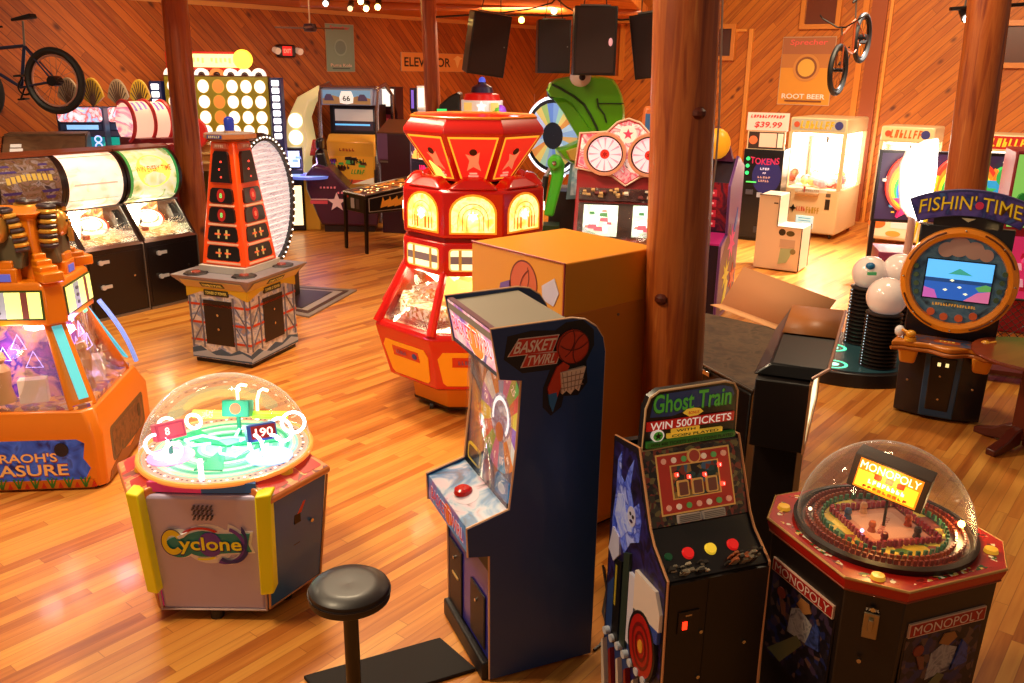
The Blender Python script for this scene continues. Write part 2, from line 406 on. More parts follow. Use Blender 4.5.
def wall(name, a, b, z0, z1, mat, th=.15):
    """a wall from a to b; local x runs along it, the room is on the -y side"""
    a = Vector(a); b = Vector(b); d = b - a; L = d.length
    o = MB(mat).span((0, 0, z0), (L, th, z1)).build(name, smooth=False)
    o.location = (a.x, a.y, 0); o.rotation_euler = (0, 0, math.atan2(d.y, d.x)); struct(o); return o, L
ANG = R(49.5)
dl = Vector((math.cos(ANG), math.sin(ANG)))
W0 = Vector((-3.19, 17.56)) - dl * 9.5
WC = Vector((-3.19, 17.56)) + dl * 5.6         # the corner between the two walls
ANR = R(-36); dr = Vector((math.cos(ANR), math.sin(ANR)))
wl, LL = wall('wall_left', W0, WC, 0, 6.2, WL)
wr, LR = wall('wall_right', WC, WC + dr * 16, 0, 8.2, WR)
def on_left(px, py):
    """point on the left wall face seen at a pixel -> (along, z)"""
    r = ray(px, py); n = Vector((-dl.y, dl.x, 0)); t = (Vector((W0.x, W0.y, 0)) - Vector((0, 0, CH))).dot(n) / r.dot(n)
    p = r * t + Vector((0, 0, CH)); return (p.xy - W0).dot(dl), p.z
def on_right(px, py):
    r = ray(px, py); n = Vector((-dr.y, dr.x, 0)); t = (Vector((WC.x, WC.y, 0)) - Vector((0, 0, CH))).dot(n) / r.dot(n)
    p = r * t + Vector((0, 0, CH)); return (p.xy - WC).dot(dr), p.z
def wallbox(w, s0, z0, s1, z1, y0, y1, mat, name, kind=True, bevel=0):
    o = MB(mat).span((s0, y0, z0), (s1, y1, z1)).build(name, bevel=bevel)
    o.location = w.location; o.rotation_euler = w.rotation_euler
    if kind: struct(o)
    return o
# ceiling over the left part with beams
CZ = 3.8
cm = plank_mat('pine_ceiling', R(49.5), .14, 4, ['a04a14', 'c4621e', 'd87c2e', 'b45618'], rough=.45, seam=.6, grain=.5)
ce = MB(cm).prism([(-8.6, 11.0), (-2.6, 8.2), (.8, 9.4), (2.55, 17.9), (WC.x + .5, WC.y + .5), (W0.x - .6, W0.y)], 'z', CZ, CZ + .18).build('ceiling', smooth=False); struct(ce)
wallbox(wl, 0, CZ - .07, LL, CZ, -.05, 0, M('e09a50', .4), 'trim_1')
for i, (px0, py0, px1, py1) in enumerate(((300, 3, 640, 13),)):
    p0 = at_z(px0, py0, CZ - .05); p1 = at_z(px1, py1, CZ - .05)
    o = MB(M('b85a1c', .45, coat=.2)).cyl((p0.x, p0.y, CZ - .04), (p1.x, p1.y, CZ - .04), .07).build('ceiling_beam'); struct(o)
# upright corner boards and openings on the right wall
def vtrim(px0, px1, py, z0, z1, name, mat=TRIMM):
    s0, _ = on_right(px0, py); s1, _ = on_right(px1, py)
    return wallbox(wr, s0, z0, s1, z1, -.05, 0, mat, name)
vtrim(744, 748, 100, 0, on_right(747, 29)[1], 'trim_2', M('e08a30', .4))
s0, zt = on_right(733, 31); s1, zt = on_right(748, 29)
wallbox(wr, s0, zt - .05, s1, zt, -.05, 0, M('e08a30', .4), 'trim_3')
vtrim(857, 863, 60, 0, 8.2, 'trim_4', M('d87a24', .4)); vtrim(884, 887, 60, 0, 8.2, 'trim_5', M('e89038', .4))
vtrim(866, 881, 60, 0, 8.2, 'trim_6', M('9c4410', .5))
def opening(px0, py0, px1, py1, n, dark='4a2016'):
    s0, za = on_right(px0, py0); s1, zb = on_right(px1, py1)
    m = MB(M('d07828', .4)); t = .09
    for a, b in (((s0 - t, zb - t), (s1 + t, zb)), ((s0 - t, za), (s1 + t, za + t)), ((s0 - t, zb), (s0, za)), ((s1, zb), (s1 + t, za))):
        m.span((a[0], -.08, a[1]), (b[0], 0, b[1]))
    o = m.build('window_%d' % n); o.location = wr.location; o.rotation_euler = wr.rotation_euler; struct(o)
    g = wallbox(wr, s0, zb, s1, za, -.02, -.005, M(dark, .35), 'pane', False); g.parent = o; g.location = (0, 0, 0); g.rotation_euler = (0, 0, 0)
opening(715, 29, 731, 56, 1)
opening(811, -30, 836, 24, 2, '6a2c12')
opening(1003, 26, 1060, 63, 3, '5a2814')
opening(604, 22, 620, 76, 4, 'a04c18')
# upper gallery band of upright boards
s0, z0 = on_right(560, 20); s1, z1 = on_right(650, 20)
wallbox(wr, max(s0, 0), z0, s1, 8.2, -.3, -.02, WV, 'trim_7'); wallbox(wr, max(s0, 0), z0 - .12, s1, z0, -.36, -.01, TRIMM, 'trim_8')

LOGM = log_mat('log_wood', ['7a2e0c', '9c4616', 'b86024', 'ac521c', 'c87432'])
def logpost(label, bx, by, lean, r0, r1, h, segs=18, knots=()):
    m = MB(LOGM); rings = []; g = random.Random(int(bx * 100)); K = 22
    for k in range(segs + 1):
        z = h * k / segs; rr = r0 + (r1 - r0) * k / segs; cx = lean[0] * k / segs; cy = lean[1] * k / segs
        rings.append([(cx + rr * (1 + .03 * math.sin(3 * a + k * .4) + g.uniform(-.012, .012)) * math.cos(a), cy + rr * (1 + g.uniform(-.012, .012)) * math.sin(a), z) for a in [2 * math.pi * i / K for i in range(K)]])
    m.loft(rings)
    o = m.build('log_post'); o.location = (bx, by, 0); tag(o, label, 'log post', None)
    for a, z in knots:
        rr = r0 + (r1 - r0) * z / h; cx = lean[0] * z / h; cy = lean[1] * z / h
        MB(M('5a1c0a', .5)).ball((cx + rr * .93 * math.cos(a), cy + rr * .93 * math.sin(a), z), .045, 10, (1, 1, .8)).build('knot', o)
    return o
def post_between(label, bpx, bpy, tpx, tpy, Y, r0, r1, h, **k):
    b = at_y(bpx, bpy, Y); t = at_y(tpx, tpy, Y); kx = (t.x - b.x) / (t.z - b.z)
    return logpost(label, b.x - kx * b.z, Y, (kx * h, 0), r0, r1, h, **k)
post_between('massive varnished log post rising behind the ghost train game', 672, 370, 686, 0, 5.0, .185, .17, 7.5, knots=((-1.2, 2.55), (-2.2, 1.5)))
post_between('slim log post left of the big wall of lit circles', 192, 190, 174, 0, 11.2, .17, .15, CZ)
post_between('thin squared-looking log post behind the red coin pusher', 434, 120, 428, 0, 13.6, .125, .115, CZ)
post_between('log post behind the fishing game and its arched sign', 965, 190, 989, 0, 8.45, .19, .17, 7.5)

pts = [at_y(719, 120, 5.03), at_y(716, 160, 5.03), at_y(711, 200, 5.03), at_y(709, 240, 5.03), at_y(704.5, 290, 5.03), at_y(703, 320, 5.03), at_y(700, 360, 5.03)]
m = MB(M('e8dcd0', .4)).tube([tuple(at_y(723, -20, 5.03))] + [tuple(p) for p in pts], .006, 6).build('white_cable'); tag(m, 'thin white cable running down the right side of the massive log post', 'cable')

# ============================================================ FRONT ROW
# ---- basketball wheel cabinet
def basket_twirl():
    t = thing('arcade_cabinet', 'tall navy blue BASKET TWIRL upright cabinet with a round-cornered back', 'arcade game', .046, 3.776, -1.17)
    W = .609; NAVY = M('1a3a74', .42, coat=.15)
    back = [(.10 + .167 * math.sin(R(a)), 1.582 + .166 * math.cos(R(a))) for a in (0, 22, 45, 67, 90)]
    prof = [(.267, .015), ] + back[::-1] + [(-.273, 1.736), (-.232, 1.514), (-.13, 1.495), (-.147, 1.177), (-.177, .89), (-.378, .832), (-.372, .692), (-.27, .677), (-.265, .015)]
    sides(t, prof, W, NAVY, M('dba77c', .4), tr=.007)
    h = W / 2 - .018
    MB(M('8a8070', .55)).prism([(-.262, 1.715), (.10, 1.735), (.10, 1.70), (-.262, 1.68)], 'x', -h, h).build('roof', t)
    MB(M('10182c')).prism([(.10, 1.72), (.25, 1.57), (.25, .02), (.23, .02), (.23, 1.56), (.09, 1.70)], 'x', -h, h).build('back_panel', t)
    MB(M('14101a', .5)).span((-h, -.25, .02), (h, .23, .06)).build('bottom', t)
    # marquee
    mq = MB(M('6a3848', .5)).prism([(-.262, 1.73), (-.222, 1.52), (-.20, 1.52), (-.235, 1.73)], 'x', -h, h).build('marquee', t)
    n = Vector((0, -.982, -.187)); a = Art((0, -.2445, 1.625), (1, 0, 0), (0, -.187, .982))
    a.rect(-h, -.1, h, .1, ramp_mat('marquee_swirl', ['3a4a9a', '8a5ab0', 'e09ab0', 'f0d0d0', '4a3a8a'], 5, .55, 'noise'))
    a.disc(.04, -.02, .105, M('f07a20', .4, em=.7), ry=.085); a.ring(.04, -.02, .105, .006, M('fff0e0', em=.8), ry=.085)
    a.text('BASKET TWIRL', 0, -.005, .1, M('f4e8e0', em=.9), width=.50, height=.085, bold=.06); a.text('BASKET TWIRL', 0, -.005, .1, M('d82a1c', em=.6), width=.49, height=.078, bold=.01)
    a.build('marquee_art', mq)
    MB(M('181018')).prism([(-.232, 1.514), (-.13, 1.495), (-.13, 1.51), (-.23, 1.53)], 'x', -h, h).build('marquee_underside', t)
    # wheel window
    sc = MB(M('1e1824', .5)).prism([(-.12, 1.50), (-.16, .89), (-.10, .89), (-.06, 1.50)], 'x', -h, h).build('wheel_backboard', t)
    up = Vector((0, .04, .61)).normalized()
    a = Art((0, -.142, 1.19), (1, 0, 0), up)
    a.rect(-h, -.30, h, .30, ramp_mat('backboard_art', ['2a2038', '6a5a78', '8a4a4a', '3a4a6a', '24182a'], 6, .08, 'noise', coat=.4))
    cols = ['e8d040', 'e0403a', '58b848', 'd868b0', '48a8d8', 'f08a30', 'f0f0e0', '9a68c8']
    cx, cy, rr = .10, .06, .255
    for i in range(16):
        a0 = R(i * 22.5); a1 = R(i * 22.5 + 22.5)
        ps = []
        for q, aa in ((.115, a0), (rr, a0), (rr, (a0 + a1) / 2), (rr, a1), (.115, a1)):
            ps.append((max(-h, min(h - .002, cx + q * math.cos(aa))), max(-.3, min(.3, cy + q * math.sin(aa)))))
        a.poly(ps, M(cols[i % 8], .35, em=.35, coat=.4)); a.k -= 1
        tx, ty = cx + .2 * math.cos((a0 + a1) / 2), cy + .2 * math.sin((a0 + a1) / 2)
        if tx < h - .03: a.k += 1; a.text(['10', '5', '25', '3', '50', '8', '15', '2'][i % 8], tx, ty, .05, M('fff8e8', em=.5), rot=math.degrees((a0 + a1) / 2) - 90, bold=.03); a.k -= 2
    a.k += 2
    a.disc(cx, cy, .115, ramp_mat('wheel_hub_art', ['d8e8f0', '7aa0c8', '3a4a78', 'c0d8e8'], 14, .5, 'noise'))
    a.ring(cx, cy, .10, .02, M('ffffff', em=1.6), a0=-40, a1=200); a.disc(cx, cy - .07, .045, M('d06020', em=.3))
    a.rrect(-.27, -.29, -.10, -.2, .02, M('e8c030', em=.25)); a.rrect(-.255, -.278, -.115, -.212, .015, M('20303c'))
    a.rrect(.1, -.295, .27, -.2, .02, M('3080c0', em=.2)); a.disc(-.02, -.25, .05, M('c84020', em=.25)); a.disc(.185, -.25, .04, M('f0f0f0', em=.3), ry=.025)
    a.build('wheel_art', sc)
    MB(GLASS).add([(-h, -.15, 1.495), (h, -.15, 1.495), (h, -.185, .895), (-h, -.185, .895)], [(0, 1, 2, 3)]).build('window_glass', t, solid=.003)
    # control shelf
    cp = MB(M('2a5a80', .35, coat=.4)).prism([(-.175, .875), (-.37, .822), (-.368, .70), (-.27, .687), (-.18, .80)], 'x', -h, h).build('control_panel', t)
    up = Vector((0, .195, .053)).normalized()
    a = Art((0, -.2725, .8485), (1, 0, 0), up)
    a.rect(-h, -.1, h, .1, ramp_mat('panel_swirl', ['20406a', '3a7ab8', 'a8b8d0', 'd0b0c8', '1a2a44'], 5, 0, 'noise', .3, coat=.4))
    a.disc(.02, -.01, .085, M('c8b8cc', .35, coat=.4), ry=.06)
    a.build('panel_art', cp)
    MB(M('b80c0a', .25, coat=.5, em=.12)).lathe([(.002, .03), (.03, .029), (.042, .02), (.046, 0)], (-.01, -.285, .846), 20).build('push_button', cp)
    a = Art((0, -.3695, .762), (1, 0, 0), (0, .0, 1))
    a.rect(-h, -.062, h, .06, ramp_mat('shelf_front_art', ['1a6aa0', '4a90c8', '6a50a0', 'c8a0c0'], 5, .12, 'noise', .35)); a.disc(.02, .0, .06, M('e06a20', em=.15), ry=.05)
    a.text('BASKET TWIRL', 0, -.002, .08, M('f0e8e4', em=.25), width=.47, height=.07, bold=.05); a.text('BASKET TWIRL', 0, -.002, .08, M('c81c14', em=.2), width=.46, height=.062)
    a.build('shelf_front_art', cp)
    # lower front
    lf = MB(M('2a2a9c', .38, coat=.3)).span((-h, -.262, .10), (h, -.24, .69)).build('lower_panel', t)
    for x0, x1, z0, z1 in ((-.268, -.085, .10, .47), (.045, .235, .13, .42)):
        d = MB(M('241a1e', .5)).span((x0, -.272, z0), (x1, -.262, z1)).build('coin_door', t, bevel=.012)
        MB(CHROME).cyl(((x0 + x1) / 2, -.272, z1 - .07), ((x0 + x1) / 2, -.282, z1 - .07), .009).build('lock', d)
        if x0 < 0: MB(M('d8c080', .4, .6)).box(((x0 + x1) / 2 + .01, -.274, z1 - .17), (.09, .006, .012), ry=0).build('coin_slot', d)
    MB(M('141014', .5)).span((-h, -.30, .0), (h, -.262, .10)).build('kick_box', t, bevel=.01)
    MB(M('141820', .5)).span((.12, -.268, .58), (h, -.262, .68)).build('vent_recess', t)
    # side picture
    a = Art((W / 2, 0, 0), (0, 1, 0), (0, 0, 1)); K = M('140c12', .45)
    blob = [(-.215, 1.60), (-.20, 1.70), (-.09, 1.715), (.02, 1.705), (.07, 1.735), (.15, 1.74), (.205, 1.69), (.21, 1.62), (.175, 1.55), (.185, 1.45), (.14, 1.395), (.07, 1.40), (.06, 1.35), (.01, 1.315), (-.03, 1.36), (-.03, 1.45), (.0, 1.53), (-.13, 1.53)]
    a.poly(blob, K)
    red = M('d43a2a', .4); pale = M('f0cfc0', .4)
    a.poly([(-.20, 1.61), (-.15, 1.686), (.04, 1.686), (.01, 1.61)], pale); a.poly([(-.14, 1.555), (-.11, 1.618), (.05, 1.61), (.03, 1.555)], pale)
    a.poly([(-.193, 1.614), (-.147, 1.682), (.033, 1.682), (.006, 1.614)], red); a.poly([(-.132, 1.559), (-.107, 1.614), (.044, 1.606), (.026, 1.559)], red)
    a.text('BASKET', -.075, 1.648, .06, M('f6ddd0', .4), width=.185, height=.052, shear=.35, bold=.03)
    a.text('TWIRL', -.045, 1.585, .05, M('f6ddd0', .4), width=.135, height=.044, shear=.35, bold=.03)
    a.poly([(.06, 1.56), (.03, 1.54), (-.01, 1.45), (.0, 1.37), (.015, 1.335), (.035, 1.40), (.055, 1.46), (.09, 1.54)], M('c83c20', .4))
    a.poly([(-.008, 1.42), (.0, 1.37), (.015, 1.335), (.035, 1.40), (.03, 1.425)], M('2a6aa8', .4))
    a.disc(.103, 1.625, .076, M('c23a1c', .4)); 
    for pts in ([(.03, 1.63), (.103, 1.61), (.178, 1.64)], [(.10, 1.70), (.09, 1.62), (.11, 1.55)]):
        pass
    a.ring(.02, 1.66, .09, .004, M('5a160a', .4), a0=-60, a1=35); a.ring(.19, 1.60, .09, .004, M('5a160a', .4), a0=115, a1=220)
    a.ring(.103, 1.70, .09, .004, M('5a160a', .4), a0=225, a1=318); a.ring(.103, 1.625, .076, .004, M('5a160a', .4))
    a.poly([(.045, 1.515), (.165, 1.53), (.15, 1.47), (.135, 1.42), (.115, 1.435), (.095, 1.41), (.075, 1.43), (.055, 1.415)], M('e6c8b4', .5))
    for i in range(5): a.poly([(.05 + .022 * i, 1.515), (.053 + .022 * i, 1.515), (.066 + .016 * i, 1.43), (.063 + .016 * i, 1.43)], M('a07868', .5)); a.k -= 1
    a.k += 1
    for z in (1.49, 1.465, 1.44): a.poly([(.05, z), (.155, z + .01), (.155, z + .013), (.05, z + .003)], M('a07868', .5)); a.k -= 1
    a.build('side_artwork', t)
    return t
basket_twirl()

# ---- stool bolted to its floor plate
def bar_stool():
    c = at_z(349, 583, .70)
    t = thing('arcade_stool', 'round black padded stool on a single post and floor plate', 'stool', c.x, c.y, 0)
    MB(M('160b0b', .42, coat=.05)).lathe([(.001, .70), (.10, .705), (.145, .70), (.166, .685), (.172, .66), (.17, .635), (.15, .62), (.001, .62)], n=40).build('seat', t)
    MB(M('180c0c', .35)).tube([(.171 * math.cos(R(i * 12)), .171 * math.sin(R(i * 12)), .667) for i in range(30)], .004, 6, True).build('seat_piping', t)
    MB(M('120b0c', .35)).cyl((0, 0, .02), (0, 0, .63), .032, n=24).build('post', t)
    MB(M('120b0c', .35)).ngon(24, .06, .02, .045, .05).build('post_flange', t)
    p = [at_z(319, 671, .02), at_z(440, 637, .02), at_z(470, 664, .02), ]
    d = (p[1] - p[0]); q = at_z(476, 668, .02); o = q - d
    pts = [(v.x - c.x, v.y - c.y) for v in (p[0] + (p[0] - p[1]) * .12, p[1], q, q - d * 1.12)]
    MB(M('140908', .8)).prism(pts, 'z', .0, .02).build('base_plate', t, bevel=.004)
bar_stool()

# ---- ghost train redemption game
def ghost_train():
    t = thing('ticket_game', 'black GHOST TRAIN ticket game with a sloping lit face and blue ghost side art', 'arcade game', .76, 3.25, .351)
    W = .485; h = W / 2 - .014; D = .25
    prof = [(D, .02), (D, 1.27), (.04, 1.30), (-.09, 1.0), (-.13, .945), (-.25, .855), (-.27, .02)]
    ORG = M('e0a070', .35)
    sides(t, prof, W, M('1a1420', .4), ORG, .014, .006)
    a = Art((-W / 2, 0, 0), (0, -1, 0), (0, 0, 1), .0012)
    # ghost, engine
    bl = ramp_mat('ghost_blue', ['1c2890', '3a58e0', '7890ff', '2a40c0', 'a8b8ff'], 11, .06, 'noise'); lb = ramp_mat('ghost_pale', ['5a78f0', 'b8c8ff', '7a90ff'], 14, .06, 'noise'); wh = M('c8ccf0', .4)
    a.poly([(-.24, .03), (-.24, 1.25), (-.05, 1.27), (.08, .99), (.13, .93), (.245, .84), (.262, .03)], ramp_mat('night_sky', ['0c0818', '1c1440', '2a2470', '140c24', '301848'], 7, 0, 'noise'))
    a.poly([(-.235, .03), (-.235, .55), (-.18, .62), (-.1, .5), (.0, .52), (.0, .03)], M('24407c', .4))
    a.poly([(-.22, .9), (-.2, 1.05), (-.2, 1.18), (-.17, 1.23), (-.165, 1.12), (-.13, 1.1), (-.1, 1.18), (-.06, 1.24), (-.08, 1.1), (-.04, 1.03), (-.0, 1.07), (.03, 1.0), (.02, .9), (-.05, .86), (-.1, .78), (-.16, .84), (-.22, .74)], bl)
    a.poly([(-.2, .92), (-.18, 1.03), (-.13, 1.05), (-.1, .98), (-.04, .98), (-.03, .92), (-.08, .9), (-.13, .84)], lb)
    a.disc(-.05, .985, .035, wh, ry=.045); a.disc(-.06, .995, .008, BLACK); a.disc(-.035, .99, .008, BLACK); a.disc(-.048, .965, .012, M('302050'), ry=.006)
    a.poly([(-.23, .74), (-.2, .86), (-.14, .84), (-.13, .76), (-.18, .70)], wh)
    a.poly([(-.16, .30), (-.16, .72), (-.1, .74), (-.1, .30)], M('101010', .35)); a.poly([(-.15, .5), (-.15, .7), (-.135, .7), (-.135, .5)], M('b0a030', .4))
    a.poly([(-.08, .35), (-.08, .8), (-.03, .82), (-.03, .35)], M('2c3a30', .35)); a.poly([(-.02, .40), (-.02, .74), (.03, .74), (.03, .40)], M('d8d8f0', .4))
    a.poly([(.03, .6), (.03, .78), (.2, .78), (.245, .7), (.245, .62)], M('e8d8d0', .4)); a.poly([(.05, .52), (.06, .6), (.24, .62), (.24, .56)], M('2848a0', .4))
    a.disc(.12, .47, .115, M('100c10', .4), ry=.16); a.disc(.12, .47, .10, M('b01812', .35), ry=.145); a.ring(.12, .47, .075, .012, M('701010', .35), ry=.11); a.ring(.12, .47, .045, .01, M('701010', .35), ry=.07); a.disc(.12, .47, .02, M('e0a030'), ry=.03)
    for i in range(6): a.poly([(-.2 + i * .075, .03), (-.23 + i * .075, .26), (-.215 + i * .075, .28), (-.17 + i * .075, .05)], M(['d8c8b8', '8a1c14'][i % 2], .4)); a.k -= 1
    a.k += 1
    for i in range(7): a.disc(-.2 + i * .06, .33, .018, M('c8ccd8', .4)); a.k -= 1
    a.build('side_artwork', t)
    MB(M('140e10', .4)).span((-h, .2, .02), (h, .235, 1.26)).build('back_panel', t)
    MB(M('140e10', .4)).span((-h, -.24, .02), (h, .2, .06)).build('bottom', t)
    # top marquee board
    ax = [(-.228, 1.285), (-.222, 1.47), (-.205, 1.515), (-.165, 1.54), (.14, 1.548), (.185, 1.535), (.205, 1.50), (.212, 1.305)]
    mq = MB(M('120e0e', .4)).prism(ax, 'y', .035, .075).build('marquee', t)
    MB(M('d8b890', .35)).tube([(x, .035, z) for x, z in ax], .005, 6, True).build('marquee_edge', mq)
    a = Art((0, .035, 0), (1, 0, 0), (0, 0, 1))
    g = M('48a030', .4, em=.22); r_ = M('c01c18', .4, em=.2); y = M('e8b838', .4, em=.3); w_ = M('f4e8d8', .4, em=.35)
    a.poly([(-.20, 1.43), (-.19, 1.50), (-.15, 1.525), (.13, 1.533), (.175, 1.52), (.19, 1.49), (.17, 1.45), (-.0, 1.45), (-.1, 1.425)], M('203a6a', .4, em=.1))
    a.text('Ghost Train', -.005, 1.484, .09, M('1c5018', .4, em=.1), width=.375, height=.088, bold=.06); a.text('Ghost Train', -.007, 1.485, .09, g, width=.365, height=.08, bold=.02)
    a.poly([(-.05, 1.432), (-.035, 1.447), (0, 1.45), (.03, 1.444), (.045, 1.43), (.02, 1.416), (-.02, 1.414)], y); a.text('BONUS', 0, 1.431, .018, r_, width=.05)
    a.rect(-.215, 1.372, .195, 1.412, r_); a.text('WIN 500TICKETS', -.01, 1.392, .04, w_, width=.38, height=.033, bold=.01)
    a.rect(-.10, 1.353, .03, 1.369, y); a.text('WITH', -.035, 1.361, .012, BLACK, width=.09, height=.011); a.rect(-.12, 1.332, .14, 1.35, y); a.text('COIN PLAYED', .01, 1.341, .014, BLACK, width=.22, height=.012)
    a.disc(-.165, 1.35, .028, w_, ry=.026); a.disc(-.165, 1.35, .022, g, ry=.02); a.star(-.165, 1.35, .018, BLACK)
    a.rect(-.215, 1.302, .2, 1.327, M('2c6a24', .4, em=.15)); a.text('WIN 400 TICKETS WITH 2 COINS PLAYED', -.005, 1.314, .013, M('101810'), width=.39, height=.014)
    a.build('marquee_art', mq)
    # sloping play face
    p0, p1 = Vector((0, .03, 1.285)), Vector((0, -.085, .995)); up = (p0 - p1).normalized(); L = (p0 - p1).length
    MB(M('160e12', .35)).prism([(.03, 1.285), (-.085, .995), (-.05, .985), (.07, 1.27)], 'x', -h, h).build('play_panel', t)
    a = Art((0, (p0.y + p1.y) / 2, (p0.z + p1.z) / 2), (1, 0, 0), up, .001); H2 = L / 2
    a.rect(-h, -H2, h, H2, ramp_mat('ghost_face', ['2a1414', '5a2018', '3a3020', '7a2a1c', '1c1010', '6a5a30'], 55, .12, rough=.3, coat=.4))
    redm = M('a82818', .35, em=.22, coat=.3); gold = M('d8a050', .4, em=.2)
    a.rect(-.175, -.115, .175, .135, gold); a.rect(-.168, -.108, .168, .128, redm); a.rect(-.115, -.055, .115, .085, gold)
    a.rect(-.108, -.05, .108, .08, ramp_mat('ghost_middle', ['2a4440', '183028', '7a3020', '405a70', '201410', '8a6a30'], 40, .15, rough=.3, coat=.3))
    for i in range(7):
        for vv in (-.085, .105): a.disc(-.14 + i * .047, vv, .012, M(['e8a080', 'f0d0b0', '60a050'][i % 3], .4, em=.2)); a.k -= 1
        a.k += 1
    a.disc(0, .112, .03, gold); a.disc(0, .112, .024, M('a03828', .4, em=.2))
    for i in (-1, 0, 1): a.rrect(i * .068 - .026, -.045, i * .068 + .026, .02, .006, gold); a.rrect(i * .068 - .02, -.04, i * .068 + .02, .013, .005, M('6a3828', .4, em=.25)); a.k -= 2
    a.k += 2
    led = M('ff3a28', .4, em=2.2)
    for u, v in ((-.09, .045), (-.035, .03), (.04, .03), (.115, .06), (.122, -.02)): a.rect(u - .006, v - .008, u + .006, v + .008, led); a.text('0', u, v, .012, M('ffe0d0', em=1.5), height=.011); a.k -= 2
    a.k += 2
    a.rect(-.11, -.15, -.005, -.118, M('a89888', .5, em=.1)); a.rect(.005, -.15, .11, -.118, M('a89888', .5, em=.1))
    for i in range(4):
        for u in (-.105, .01): a.rect(u, -.146 + i * .007, u + .095, -.1435 + i * .007, M('5a4a44')); a.k -= 1
    a.k += 1
    a.build('play_face_art', t)
    # control shelf
    cp = MB(M('181012', .28, coat=.4)).prism([(-.085, .99), (-.125, .935), (-.245, .848), (-.245, .82), (-.06, .94)], 'x', -h, h).build('control_panel', t)
    n = Vector((0, -.587, .81)); cpc = Vector((0, -.185, .8915))
    for u, c in ((-.10, 'd01a18'), (.005, 'e8c030'), (.11, 'd01a18')):
        MB(M(c, .25, em=.55, coat=.4)).cyl(cpc + Vector((u, .02, .0145)), cpc + Vector((u, .02, .0145)) + n * .012, .026, .022, 20).build('push_button', cp)
    MB(M('1c5030', .3, em=.1)).cyl(cpc + Vector((-.19, .02, .0145)), cpc + Vector((-.19, .02, .0145)) + n * .008, .017, .015, 16).build('push_button', cp)
    a = Art(cpc, (1, 0, 0), (0, .81, .587)); a.scatter(26, -.21, -.06, -.02, -.02, .014, [M('8a8070'), M('3a3430'), M('c8b8a0')], 'blob', 4); a.scatter(20, .04, -.06, .21, -.02, .013, [M('8a8070'), M('3a3430'), M('b0603c')], 'blob', 5); a.build('panel_art', cp)
    fr = MB(M('140d0c', .42)).span((-h, -.262, .03), (h, -.242, .84)).build('front_door', t)
    MB(M('0c0808', .5)).span((-.056, -.264, .04), (-.052, -.262, .83)).build('door_gap', fr)
    cs = MB(M('1c1414', .4)).span((-.185, -.268, .61), (-.09, -.262, .71)).build('coin_mech', fr)
    MB(M('ff2a10', .4, em=3)).span((-.165, -.272, .63), (-.145, -.268, .665)).build('coin_light', cs)
    MB(CHROME).span((-.155, -.27, .688), (-.125, -.268, .696)).build('coin_slot', cs)
    for x, z in ((-.075, .60), (.14, .50), (-.07, .38)): MB(CHROME).cyl((x, -.262, z), (x, -.27, z), .008).build('lock', fr)
ghost_train()

